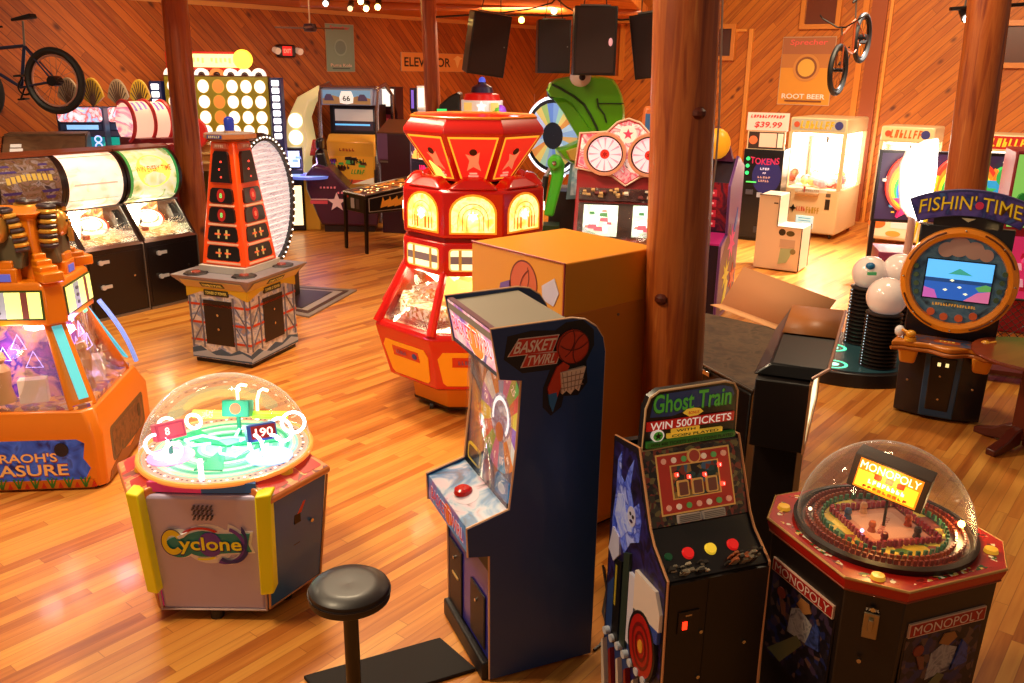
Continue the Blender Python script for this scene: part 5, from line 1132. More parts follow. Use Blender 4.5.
    for i in range(4):
        T = Matrix.Rotation(R(90 * i), 4, 'Z') @ Matrix.Translation((0, -.25, 1.47)) @ Matrix.Scale(1.3, 4)
        hd = MB(M('6a6048', .35, .4)); hd.T = T
        hd.loft([[(-.09, -.03, 0), (.09, -.03, 0), (.09, .06, 0), (-.09, .06, 0)], [(-.10, -.02, .10), (.10, -.02, .10), (.10, .06, .10), (-.10, .06, .10)], [(-.055, -.01, .17), (.055, -.01, .17), (.055, .05, .17), (-.055, .05, .17)]])
        b = hd.build('bust', t, bevel=.012)
        f_ = MB(GO); f_.T = T; f_.ball((0, -.02, .20), .055, 16, (.85, .9, 1.25)); f_.box((0, -.07, .14), (.02, .02, .07)); f_.ball((0, -.07, .20), .012, 8); fc = f_.build('face', b)
        e_ = MB(BLACK); e_.T = T; e_.ball((-.018, -.066, .215), .007, 8); e_.ball((.018, -.066, .215), .007, 8); e_.build('eyes', b)
        # striped headcloth: hoops widening to the shoulders
        for k in range(9):
            z = .29 - .024 * k; w_ = .055 + .035 * math.sin(min(1, k / 5) * 1.57) + .003 * k
            m = MB(M('d09838', .3, .3) if k % 2 else ST); m.T = T
            m.tube([(w_ * math.cos(R(an)), .01 + .06 * math.sin(R(an)) * (1 if an < 181 else .7), z) for an in range(-50, 231, 20)], .0125, 8); m.build('headcloth_stripe', b)
    lamp(t, (0, -.40, 1.02), 5, (1, .7, .75), .08); lamp(t, (.40, 0, 1.02), 6, (.75, .45, 1), .08)
    MB(M('7a9ae8', .3, em=.6)).tube([(.345 + .17 * k / 6 + .03 * math.sin(k / 6 * 3.14), .33 + .13 * k / 6, 1.10 - .52 * k / 6) for k in range(7)], .018).build('light_tube', t)
pharaoh()

# ============================================================ RIGHT OF THE BIG LOG
def side_cabinet():
    """video cabinet seen from behind: its screen side faces right"""
    t = thing('arcade_cabinet', 'black video cabinet turned away, with a flat dusty rear top and hooded display box', 'arcade game', 1.249, 4.151, R(-23))
    # local +x = the way the screen faces; +y = along the display box
    BK = M('17100f', .38, coat=.1)
    L = .84
    MB(BK).span((.0, 0, .90), (.27, L, 1.27)).build('display_box', t, bevel=.006)
    MB(M('120b0a', .45)).span((.02, .10, .06), (.24, L - .10, .90)).build('pedestal', t, bevel=.004)
    MB(BLACK).span((-.02, .06, 0), (.30, L - .06, .06)).build('plinth', t)
    MB(M('c88a5c', .35, .3)).tube([(.27, -.0, .90), (.27, 0, 1.27), (.27, L, 1.27), (.27, L, .90)], .007, 6, True).build('screen_trim', t)
    a = Art((.27, L / 2, 1.085), (0, 1, 0), (0, 0, 1)); a.rect(-.40, -.17, .40, .17, ramp_mat('right_screen', ['c88030', 'ffd080', 'fff0c0', 'e0a048', '8a4a20'], 5, .6, 'noise')); a.rect(-.25, -.08, .2, .12, M('fff4c8', em=1.4)); a.build('screen_art', t)
    hd = MB(M('0e0a0c', .35, coat=.2)).loft([[(-.02, .06, 1.272), (.27, .06, 1.272), (.27, L + .12, 1.272), (-.02, L + .12, 1.272)], [(.06, .08, 1.34), (.34, .08, 1.34), (.36, L + .16, 1.42), (.06, L + .16, 1.42)]]).build('hood', t, bevel=.01)
    MB(M('a8642c', .45)).add([(.062, .52, 1.384), (.346, .52, 1.384), (.361, L + .16, 1.424), (.062, L + .16, 1.424)], [(0, 1, 2, 3)]).build('hood_wood', hd, solid=.004)
    MB(M('c8a090', .3, .4)).tube([(.27, .06, 1.29), (.342, .08, 1.345), (.364, L + .16, 1.425)], .009).build('hood_trim', hd)
    # low rear cabinet
    TP = ramp_mat('dusty_top', ['3a2e26', '4a3c30', '5a4836', '2e241e'], 9, 0, 'noise', .5)
    rp = [(-.07, .60), (-.80, 1.33), (-.66, 2.2), (-.03, 1.98)]
    MB(M('140d0c', .4)).prism([(x * .97 - .01, y * .99 + .015) for x, y in rp], 'z', .05, .965).build('rear_cabinet', t, bevel=.02)
    MB(TP).prism(rp, 'z', .965, .99).build('rear_top', t, bevel=.008)
    MB(CHROME).box((-.42, .945, .94), (.12, .014, .03), rz=R(-45)).build('clasp', t, bevel=.003)
    MB(STEEL).tube([(-.07, .595, .985), (-.80, 1.325, .985)], .006).build('top_edge', t)
    return t
side_cabinet()
def cardboard():
    cb = ramp_mat('cardboard', ['c08a58', 'b88050', 'c89464', 'b47c4c'], 3, 0, 'noise', .8)
    cm_ = M('b87c50', .8)
    p = at_z(721, 304, .998); q = at_z(786, 328, .998); dx = (q - p); L = dx.length + .22; rz = math.atan2(dx.y, dx.x)
    t = thing('cardboard_sheet', 'folded brown cardboard sheet leaning behind the dusty cabinet top', 'cardboard', p.x, p.y, rz)
    up = .56
    MB(cm_).add([(0, .0, 1.0), (L, 0, 1.0), (L + .06, .16, 1.26), (.04, .16, 1.30)], [(0, 1, 2, 3)]).build('upright_flap', t, solid=.006)
    MB(M('d89c68', .8)).add([(-.02, -.09, .998), (L - .06, -.09, .998), (L, 0, 1.002), (0, 0, 1.002)], [(0, 1, 2, 3)]).build('lower_flap', t, solid=.005)
cardboard()

# ---- fishing wheel game
def fishing():
    rz = -.5; f = Vector((3.706, 6.744)); off = Vector((math.cos(rz), math.sin(rz))) * -.12
    t = thing('fishing_game', 'FISHIN TIME cabinet with a round orange ring about its blue underwater screen', 'arcade game', f.x + off.x, f.y + off.y, rz)
    DK = M('17131c', .35, coat=.3); WD = M('d0781c', .35, coat=.4); BL = M('1c4a72', .35, coat=.3)
    bow = lambda w_, d0, z, k=9, back=.5: [(-w_ + 2 * w_ * i / k, d0 * (1 - ((2 * i / k - 1) ** 2)) * -1, z) for i in range(k + 1)] + [(w_, back, z), (-w_, back, z)]
    MB(DK).loft([bow(.33, .07, .02), bow(.34, .08, .66)]).build('base', t, bevel=.006)
    fr = MB(BL).loft([[(-.13, -.085, .03), (.13, -.085, .03), (.13, -.05, .03), (-.13, -.05, .03)], [(-.14, -.10, .62), (.14, -.10, .62), (.14, -.05, .62), (-.14, -.05, .62)]]).build('door_frame', t, bevel=.008)
    MB(M('120d10', .3, coat=.3)).loft([[(-.09, -.09, .09), (.09, -.09, .09), (.09, -.06, .09), (-.09, -.06, .09)], [(-.10, -.106, .56), (.10, -.106, .56), (.10, -.06, .56), (-.10, -.06, .56)]]).build('coin_door', fr, bevel=.01)
    for x in (-.03, .03): MB(M('f0d890', em=1.2)).box((x, -.108, .50), (.025, .006, .03)).build('coin_light', fr)
    for x, z in ((-.01, .40), (-.25, .33), (.24, .33), (0, .2)): MB(CHROME).cyl((x, -.06, z), (x, -.115, z), .009).build('lock', fr)
    # wavy control deck
    k = 20; pts = [(-.40 + .80 * i / k, -.27 - .03 * math.cos(i / k * 4 * math.pi) + .02 * math.sin(i)) for i in range(k + 1)]
    dk = MB(WD).prism(pts + [(.36, .02), (-.36, .02)], 'z', .655, .70); dk = dk.build('control_deck', t, bevel=.012)
    MB(M('a85a14', .4)).tube([(x, y - .004, .64) for x, y in pts], .016).build('deck_wave', dk)
    a = Art((0, -.13, .701), (1, 0, 0), (0, 1, 0)); a.rrect(-.33, -.1, .33, .12, .05, ramp_mat('deck_water', ['2a3a5a', '4a5a78', '8a4a28', '203048'], 10, .05, 'noise')); a.disc(0, 0, .1, M('c85a28', .4), ry=.05); a.marks(4, 0, 0, .12, .03, M('f0d060', em=.2), 2); a.build('deck_print', dk)
    for s in (-1, 1):
        b = MB(M('e09820', .3, coat=.5)).ball((s * .27, -.22, .755), .04, 14, (1, 1, .8)); b.cyl((s * .27, -.22, .70), (s * .27, -.22, .73), .05, .045, 16); b.cyl((s * .27, -.22, .755), (s * .34, -.19, .775), .012).build('reel_handle', t)
        MB(M('e08c18', .35, coat=.4)).loft([[(s * .27 - .06, -.22, .50), (s * .27 + .06, -.22, .50), (s * .27 + .05, -.1, .5), (s * .27 - .05, -.1, .5)], [(s * .27 - .08, -.27, .64), (s * .27 + .08, -.27, .64), (s * .27 + .07, -.1, .64), (s * .27 - .07, -.1, .64)]]).build('orange_bracket', t, bevel=.025, seg=3)
    MB(M('e8e4e8', .4)).ball((-.36, -.15, .75), .04, 12, (1, 1, 1.2)).build('white_float', t)
    # display body
    MB(DK).prism([(.0, .70), (-.03, .80), (.05, 1.62), (.14, 1.62), (.35, 1.4), (.48, .70)], 'x', -.34, .34).build('upper_body', t, bevel=.01)
    n = Vector((0, -1, .09)).normalized(); up = Vector((0, .09, 1)).normalized(); cc = Vector((0, -.03, 1.195))
    T = Matrix.Translation(cc) @ Matrix((( 1, 0, 0), (0, -n.y * 1, up.y), (0, -n.z, up.z))).transposed().transposed().to_4x4()
    m = MB(M('2a2c34', .4)); m.T = T; m.lathe([(.001, .0), (.37, .0), (.37, .06), (.001, .06)], n=48, axis='y'); m.build('dial', t)
    m = MB(); m.T = T; m.mat(M('f08c18', .35, coat=.4, em=.03)); m.lathe([(.345, -.005), (.355, -.045), (.385, -.055), (.42, -.045), (.43, .0), (.42, .05), (.35, .05), (.345, -.005)], n=56, axis='y'); rg = m.build('ring', t)
    for k_ in range(4):
        m = MB(M('6a3008', .4)); m.T = T; a0 = 20 + 90 * k_; m.tube([(.402 * math.cos(R(a0 + 10 * j)), -.056, .402 * math.sin(R(a0 + 10 * j))) for j in range(6)], .007); m.build('ring_slot', rg)
    for k_ in range(8):
        m = MB(CHROME); m.T = T; an = R(45 * k_); m.ball((.402 * math.cos(an), -.058, .402 * math.sin(an)), .008, 8); m.build('ring_bolt', rg)
    a = Art(T @ Vector((0, -.001, 0)), (1, 0, 0), up, .0012); G = M('4a4c58', .4, em=.04)
    a.disc(0, 0, .345, ramp_mat('dial_sea', ['2a3a48', '3a5a70', '507080', '22303c'], 6, .12, 'noise'), n=40)
    for u, v, r_ in ((-.12, .24, .06), (-.03, .27, .08), (.08, .25, .07), (.17, .22, .05)): a.disc(u, v, r_, M('b08878', .4, em=.08))
    a.rect(-.25, -.165, .25, .165, M('0c1018', .3)); a.rect(-.24, -.155, .24, .155, M('3a8ae0', em=.9)); a.rect(-.24, -.02, .24, .155, M('58b0f0', em=1.0)); a.rect(-.24, -.155, .24, -.01, M('2458b0', em=.8)); a.rect(-.24, -.02, .24, .01, M('204a8a', em=.5))
    a.poly([(-.06, .06), (.0, .10), (.07, .065), (.1, .05), (-.08, .05)], M('3aa090', em=.7)); a.poly([(-.24, -.155), (-.24, -.07), (-.16, -.09), (-.13, -.155)], M('c060b8', em=.6)); a.poly([(.24, -.155), (.24, -.06), (.15, -.08), (.06, -.155)], M('d070a0', em=.6)); a.poly([(.13, -.04), (.2, -.01), (.24, -.02), (.24, -.06), (.16, -.07)], M('60b060', em=.5))
    for u, v in ((-.06, .0), (.0, -.05), (-.1, -.08), (.05, -.1)): a.poly([(u, v), (u + .02, v + .01), (u + .035, v), (u + .02, v - .01)], M('e8e8c0', em=1))
    a.marks(16, 0, -.20, .32, .022, M('d8a040', em=.3), 4)
    for u, v in ((-.16, -.27), (-.06, -.3), (.05, -.3), (.15, -.27)): a.disc(u, v, .03, M('c85830', .4, em=.1))
    for s in (-1, 1):
        for q in range(4): a.disc(s * (.29 + .01 * q), -.12 + .07 * q, .02, M('506a50', .4))
    a.build('screen_picture', t)
    # arched sign
    sg = []; 
    for i in range(17): an = R(62 + 56 * i / 16); sg.append((-.95 * math.cos(an), 1.02 + .90 * math.sin(an)))
    for i in range(17): an = R(118 - 56 * i / 16); sg.append((-.78 * math.cos(an), 1.05 + .66 * math.sin(an)))
    board = MB(M('3a3a78', .4)).prism(sg, 'y', .0, .05).build('sign_board', t, bevel=.004)
    a = Art((0, 0, 0), (1, 0, 0), (0, 0, 1), .0015); a.poly([(x * .97, 1.755 + (z - 1.755) * .88) for x, z in sg], ramp_mat('sign_water', ['3a3080', '5a4a98', '28286a', '40609a'], 6, .06, 'noise'))
    a.text("FISHIN' TIME", .0, 1.815, .16, M('7a4a10', .4), width=.735, height=.125, bold=.008, arc=.42); a.text("FISHIN' TIME", -.003, 1.818, .16, M('e8c020', .35, em=.2), width=.72, height=.11, bold=.0, arc=.42)
    a.disc(.06, 1.80, .03, M('c02848', em=.2)); a.poly([(-.05, 1.695), (.05, 1.695), (0, 1.665)], M('c8c0a0', .4))
    a.build('sign_print', board)
    MB(DK).span((-.25, .05, 1.5), (.25, .12, 1.74)).build('sign_bracket', t)
fishing()

# ---- three white balls on ribbed posts
def eyeballs():
    t = thing('ball_game', 'three big white balls on black ribbed posts over a round glowing floor pad', 'arcade game', 3.35, 8.2, 0)
    MB(M('1c1414', .35, coat=.2)).ngon(56, .74, .0, .72, .13).build('platform', t, bevel=.01)
    MB(M('2a4a50', .3, em=.10, coat=.4)).ngon(56, .66, .13, .66, .135).build('pad', t)
    a = Art((0, 0, .136), (1, 0, 0), (0, 1, 0), .001)
    for u, v in ((-.28, -.42), (-.1, .1), (-.45, .1)): a.ring(u, v, .13, .03, M('50e0a8', em=1.5), ry=.13); a.disc(u, v, .05, M('a0ffd8', em=1.5))
    a.build('pad_print', t)
    for i, (px, py, Y, r_) in enumerate(((887, 297, 7.75, .182), (870, 273, 8.5, .172), (900, 271, 8.45, .172))):
        c = at_y(px, py, Y); x, y = c.x - 3.35, c.y - 8.2
        prof = []; k = 15; zt = c.z - r_ * .75
        for j in range(k): z = .13 + (zt - .13) * j / k; dz = (zt - .13) / k; prof += [(.135, z), (.165, z + dz * .35), (.165, z + dz * .6), (.135, z + dz * .95)]
        MB(M('1a1212', .4)).lathe([(.001, .13)] + prof + [(.001, zt)], (x, y, 0), 28).build('ribbed_post', t)
        b = MB(M('f0d8cc', .22, coat=.6, em=.12)).ball((x, y, c.z), r_, 36).build('white_ball', t)
        m = MB(M('d0f0ff', em=.8))
        for j in range(18): m.ball((x - .165, y - .02, .16 + (zt - .2) * j / 17), .005, 6)
        m.build('light_string', t)['kind'] = 'stuff'
        if i == 1:
            MB(M('1c6aa0', .3)).ball((x - .06, y - .13, c.z + .10), .045, 14, (1, 1, .8)).build('blue_iris', b)
    MB(M('3a8a50', .3, em=.4)).box((.1, -.1, .95), (.08, .03, .03)).build('green_tag', t)
eyeballs()

# ---- round wooden table
def table():
    c = at_z(1037, 355, .76)
    t = thing('round_table', 'round dark red-brown wooden pedestal table at the right edge', 'table', c.x, c.y, .5)
    WD = plank_mat('table_wood', 0, .3, 3, ['5a1c0a', '7a2a10', '8a3616', '6a220c'], rough=.35, coat=.3, seam=.1)
    MB(WD).lathe([(.001, .735), (.40, .735), (.44, .742), (.45, .755), (.445, .77), (.001, .77)], n=48).build('table_top', t)
    MB(M('642010', .4, coat=.2)).span((-.055, -.055, .08), (.055, .055, .735)).build('pedestal', t, bevel=.012)
    for i in range(4):
        m = MB(M('5a1c0e', .4, coat=.2)); m.T = Matrix.Rotation(R(90 * i), 4, 'Z')
        m.prism([(.04, .18), (.04, .04), (.28, .0), (.36, .0), (.36, .05), (.2, .10), (.12, .16)], 'y', -.04, .04); m.build('foot', t, bevel=.01)
table()

# ---- purple shooting cabinet behind the log
def purple_cabinet():
    t = thing('arcade_cabinet', 'purple cabinet with graffiti side art and magenta deck just right of the big log', 'arcade game', 0, 0, R(-25))
    q_ = at_y(722, 240, 9.6); c_, s_ = math.cos(R(-25)), math.sin(R(-25)); t.location = (q_.x - (.40 * c_ + .52 * s_), 9.6 - (.40 * s_ - .52 * c_), 0)
    W = .8; PU = M('8a5aa8', .4, coat=.2)
    prof = [(.45, .02), (.45, 1.72), (.05, 1.86), (-.28, 1.55), (-.22, .98), (-.52, .90), (-.52, .02)]
    sides(t, prof, W, PU, M('6a3a80'), .03)
    h = W / 2 - .03
    MB(M('2a1830')).prism([(.42, .03), (.42, 1.70), (.05, 1.83), (-.24, 1.55), (-.19, 1.0), (-.49, .91), (-.49, .03)], 'x', -h, h).build('body', t)
    MB(M('c82878', .35, em=.15)).prism([(-.2, 1.0), (-.5, .92), (-.5, .90), (-.2, .97)], 'x', -h, h).build('deck', t)
    a = Art((0, -.215, 1.30), (1, 0, 0), (0, -.06, .6), .002); a.k = 3
    a.rect(-h, -.28, h, .28, ramp_mat('shooter_shelf', ['401018', 'a01c28', '5a1830', '18102a'], 6, .15, 'noise'))
    for r_ in range(4):
        for c_ in range(3): a.rect(-.3 + .2 * c_, -.24 + .12 * r_, -.16 + .2 * c_, -.16 + .12 * r_, M('c82838', .4, em=.35)); a.rect(-.27 + .2 * c_, -.21 + .12 * r_, -.19 + .2 * c_, -.19 + .12 * r_, M('f0c0b8', em=.5)); a.k -= 2
    a.build('target_shelf', t)
    for s, o in ((1, W / 2),):
        a = Art((o, 0, 0), (0, 1, 0), (0, 0, 1)); a.poly([(-.50, .05), (.40, .05), (.40, .5), (.1, .8), (-.1, 1.1), (-.3, .9), (-.5, .7)], M('6a3a5a', .4))
        a.star(.05, .85, .22, M('f040a0', .4, em=.1), 7); a.star(-.15, .5, .2, M('e0d020', .4, em=.1), 8); a.poly([(.1, 1.0), (.25, 1.25), (.3, 1.1), (.2, .95)], M('3060d0', .4)); a.poly([(-.3, .1), (-.1, .45), (.0, .4), (-.15, .08)], M('e8d828', .4, em=.1)); a.star(.22, .4, .18, M('e85838', .4), 6); a.build('graffiti_art', t)
    MB(M('f0a020', .3, em=.5)).ball((.16, -.1, 2.0), .16, 16, (1, .6, 1.1)).build('topper_ball', t)
    MB(M('5a1c48', .35, em=.1)).prism([(-.2, 1.8), (.35, 1.8), (.28, 2.0), (.14, 2.2)], 'y', -.02, .06).build('topper_fin', t)
purple_cabinet()

# ---- white bench-like cabinet
def white_cabinet():
    p = at_z(760, 282, 0)
    t = thing('arcade_cabinet', 'stepped cream cabinet with a sticker on its side, beside the purple cabinet', 'arcade game', 3.98, 12.7, R(58))
    WH = M('e8c8a8', .45)
    MB(WH).prism([(-.36, .02), (-.36, .66), (-.0, .66), (-.0, 1.10), (.30, 1.10), (.30, .02)], 'x', -.26, .26).build('body', t, bevel=.012)
    MB(M('3a2018')).tube([(.262, -.36, .03), (.262, -.36, .66), (.262, 0, .66), (.262, 0, 1.10), (.262, .3, 1.10)], .008).build('edge_trim', t)
    MB(M('3a2018')).tube([(-.262, -.36, .03), (-.262, -.36, .66), (-.262, 0, .66), (-.262, 0, 1.10), (-.262, .3, 1.10)], .008).build('edge_trim', t)
    a = Art((-.26, -.18, .36), (0, -1, 0), (0, 0, 1)); a.disc(-.1, .22, .05, M('3a2a18')); a.disc(.02, .21, .06, M('5a4a20'), ry=.04); a.rect(-.12, .0, .1, .12, M('c8a890')); a.poly([(-.12, -.25), (.0, -.22), (.1, .0), (-.1, -.02)], M('a8b890')); a.disc(.08, -.05, .04, M('8a7a50')); a.build('sticker', t)
    a = Art((-.26, .06, .98), (0, -1, 0), (0, 0, 1)); a.rect(-.02, .0, .04, .02, M('3a2018')); a.build('slot_mark', t)
white_cabinet()

# ---- token machine
def token_machine():
    t = thing('token_machine', 'black token change machine with a TOKENS heading under a \$39.99 sign'.replace('\\', ''), 'change machine', 4.35, 15.13, -.453)
    W = .66; h = W / 2
    MB(M('14141c', .35, coat=.2)).span((-h, -.32, .05), (h, .32, 1.56)).build('cabinet', t, bevel=.01)
    MB(BLACK).span((-h + .02, -.3, 0), (h - .02, .3, .05)).build('plinth', t)
    a = Art((0, -.32, 0), (1, 0, 0), (0, 0, 1), .002)
    a.disc(.08, 1.12, .24, M('28286a', .4, em=.15), ry=.3); a.text('TOKENS', .03, 1.36, .14, M('b82850', .4, em=.4), width=.48, height=.11, arc=-.4)
    a.marks(4, .04, 1.24, .16, .04, M('d0c8e0', em=.4), 1); a.marks(2, .04, 1.17, .06, .03, M('d0c8e0', em=.4), 2); a.marks(5, .04, 1.10, .22, .035, M('c09890', em=.3), 3); a.marks(5, .04, 1.04, .18, .035, M('c09890', em=.3), 4)
    for z in (1.40, 1.28, 1.16): a.disc(-.25, z, .03, M('30e070', em=1.4))
    a.rect(-.25, 1.0, -.08, 1.02, M('50d860', em=1)); a.rect(-.05, .76, .03, .84, M('a0a0a8', .4, em=.2)); a.rect(.16, .74, .22, .82, M('a0a0a8', .4, em=.2)); a.rect(-.24, .80, -.12, .88, M('484858')); a.rect(-.05, .15, .1, .25, M('3a3a44'))
    a.build('front_print', t)
    s = MB(M('e8c8a0', .5)).span((-.30, -.30, 1.56), (.32, -.24, 1.86)); s = s.build('price_sign_box', t)
    a = Art((0, -.30, 0), (1, 0, 0), (0, 0, 1), .002); a.rect(-.28, 1.57, .30, 1.85, M('3a2a28')); a.rect(-.10, 1.60, .18, 1.83, M('f0b8a0', em=.3)); a.disc(-.2, 1.71, .07, M('d86a40', em=.2)); a.rect(.2, 1.6, .29, 1.83, M('e8d8c0', em=.2)); a.build('price_sign_art', s)
    b = MB(M('f0c0b0', .5, em=.25)).span((-.33, -.29, 1.87), (.35, -.26, 2.16)).build('price_board', t); a = Art((0, -.29, 0), (1, 0, 0), (0, 0, 1), .002); a.marks(12, 0, 2.10, .56, .05, M('c01818', .4, em=.2), 4, .3); a.text('$39.99', .02, 1.96, .12, M('c01818', .4, em=.2), width=.44, height=.11, shear=.2, bold=.05); a.build('price_text', b)
token_machine()

# ---- crane games
def claw(lab, x, y, rz, W, D, Hh, top, deck, em, extra=0):
    t = thing('claw_machine', lab, 'claw machine', x, y, rz)
    CR = M('f0d0a0', .4, coat=.2); h = W / 2; d = D / 2; zb = .86
    MB(CR).span((-h, -d, .08), (h, d, zb)).build('lower_cabinet', t, bevel=.03, seg=3)
    for a_ in (-1, 1):
        for b_ in (-1, 1): MB(M('3a3430')).cyl((a_ * (h - .1) - .02, b_ * (d - .1), .04), (a_ * (h - .1) + .02, b_ * (d - .1), .04), .04).build('caster', t)
    for a_ in (-1, 1):
        for b_ in (-1, 1): MB(CR).box((a_ * (h - .03), b_ * (d - .03), (zb + Hh - .25) / 2), (.06, .06, Hh - .25 - zb)).build('corner_post', t)
    MB(CR).span((-h, -d, Hh - .26), (h, d, Hh)).build('top_box', t, bevel=.03, seg=3)
    a = Art((0, -d, Hh - .12), (1, 0, 0), (0, 0, 1), .003); a.rrect(-h + .03, -.10, h - .03, .10, .03, M(top[0], .4, em=.1)); a.marks(7, -.02, 0, W * .6, .13, M(top[2], .4, em=.4), 8, .15); a.disc(h - .14, 0, .07, M('3a3a78', .4, em=.1)); a.disc(-h + .12, 0, .05, M('c05030', .4, em=.1)); a.build('name_board', t)
    pane = M('fff4dc', .3, em=em)
    MB(pane).span((-h + .07, d - .06, zb), (h - .07, d - .03, Hh - .26)).build('lit_back', t)
    MB(GLASS).span((-h + .06, -d + .01, zb), (h - .06, -d + .02, Hh - .26)).build('front_glass', t)
    for s in (-1, 1): MB(GLASS).span((s * (h - .02), -d + .06, zb), (s * (h - .01), d - .06, Hh - .26)).build('side_glass', t)
    MB(M('fff6e8', em=em * 1.6)).span((-h + .1, -d + .1, Hh - .30), (h - .1, d - .1, Hh - .27)).build('ceiling_light', t)
    cl = MB(CHROME).cyl((0, 0, Hh - .28), (0, 0, Hh - .45), .03)
    for k in range(3): an = R(120 * k); cl.tube([(0, 0, Hh - .44), (.10 * math.cos(an), .10 * math.sin(an), Hh - .50), (.09 * math.cos(an), .09 * math.sin(an), Hh - .60), (.03 * math.cos(an), .03 * math.sin(an), Hh - .66)], .010)
    cl.build('claw', t)
    g = random.Random(int(x * 10)); pz = MB()
    for i in range(46): pz.mat(M(g.choice(['e8a0a0', 'f0d080', 'a0c8e8', 'f0f0e8', 'd86a50']), .6, em=.25)).ball((g.uniform(-h + .14, h - .14), g.uniform(-d + .16, d - .16), zb + g.uniform(.04, .16)), g.uniform(.05, .09), 10)
    pz = pz.build('plush_prizes', t); pz['kind'] = 'stuff'
    a = Art((0, -d, 0), (1, 0, 0), (0, 0, 1), .003)
    if deck == 'plain':
        a.rect(-.28, zb - .06, .28, zb + .0, M('f0e8d8')); a.marks(9, 0, zb - .03, .3, .03, M('b88868'), 4)
        a.rect(h - .22, .52, h - .14, .70, M('2a2018')); a.rect(h - .22, .74, h - .14, .80, M('6a5a48')); a.marks(4, -.14, .50, .16, .08, M('d84a28', .4), 3); a.marks(5, .07, .49, .24, .11, M('c8a018', .4), 6); a.star(-.28, .5, .07, BLACK, 4); a.rect(-.2, .16, .1, .38, M('c8f0f8', em=.5))
        for k in range(4): a.rect(-.16, .2 + .045 * k, .06, .212 + .045 * k, M('60a8c0')); a.k -= 1
    else:
        a.rect(-h + .04, .14, h - .04, .78, M('f8e0b8', .4, em=.25)); a.disc(-.25, .55, .14, M('e86a38', .4, em=.3), ry=.12); a.disc(-.28, .36, .14, M('e8702a', .4, em=.3), ry=.09); a.rect(-.02, .42, .3, .62, M('3a90d8', .4, em=.3)); a.rect(-.05, .30, .32, .40, M('e8e0d8', em=.3)); a.disc(.0, .2, .12, M('f0a040', .4, em=.3), ry=.05); a.disc(.25, .7, .06, M('50b060', em=.2)); a.star(-.1, .72, .08, M('d02820', em=.2))
    a.build('front_print', t)
    MB(M('c89868', .4)).box((-.05, -d - .04, zb - .09), (.4, .1, .05)).build('control_shelf', t, bevel=.01)
    js = MB(M('c01c14', .3)).cyl((-.1, -d - .05, zb - .065), (-.1, -d - .05, zb + .0), .008).ball((-.1, -d - .05, zb + .02), .022, 10).build('joystick', t)
    lamp(t, (0, 0, Hh - .4), 45, (1, .92, .78), .2)
    return t
claw('cream crane game glowing white inside, between the token machine and the narrow crane', 5.62, 15.84, -.616, .98, 1.35, 2.07, ('b0a890', 'Toy Box', 'e0a020'), 'plain', 4.5)
claw('narrow crane game with orange fruit-like art on its base, right of the big white one', 6.72, 14.95, -.62, .84, .8, 1.98, ('e8c890', 'CRANE', 'd85a20'), 'fruit', 1.5)
p = at_y(925, 160, 14.6)
claw('crane game with a red name board, mostly hidden behind the coloured backboard', 8.0, 14.1, -.62, .95, .8, 1.92, ('b82018', 'SWEET LAND', 'f0c030'), 'fruit', 1.5)

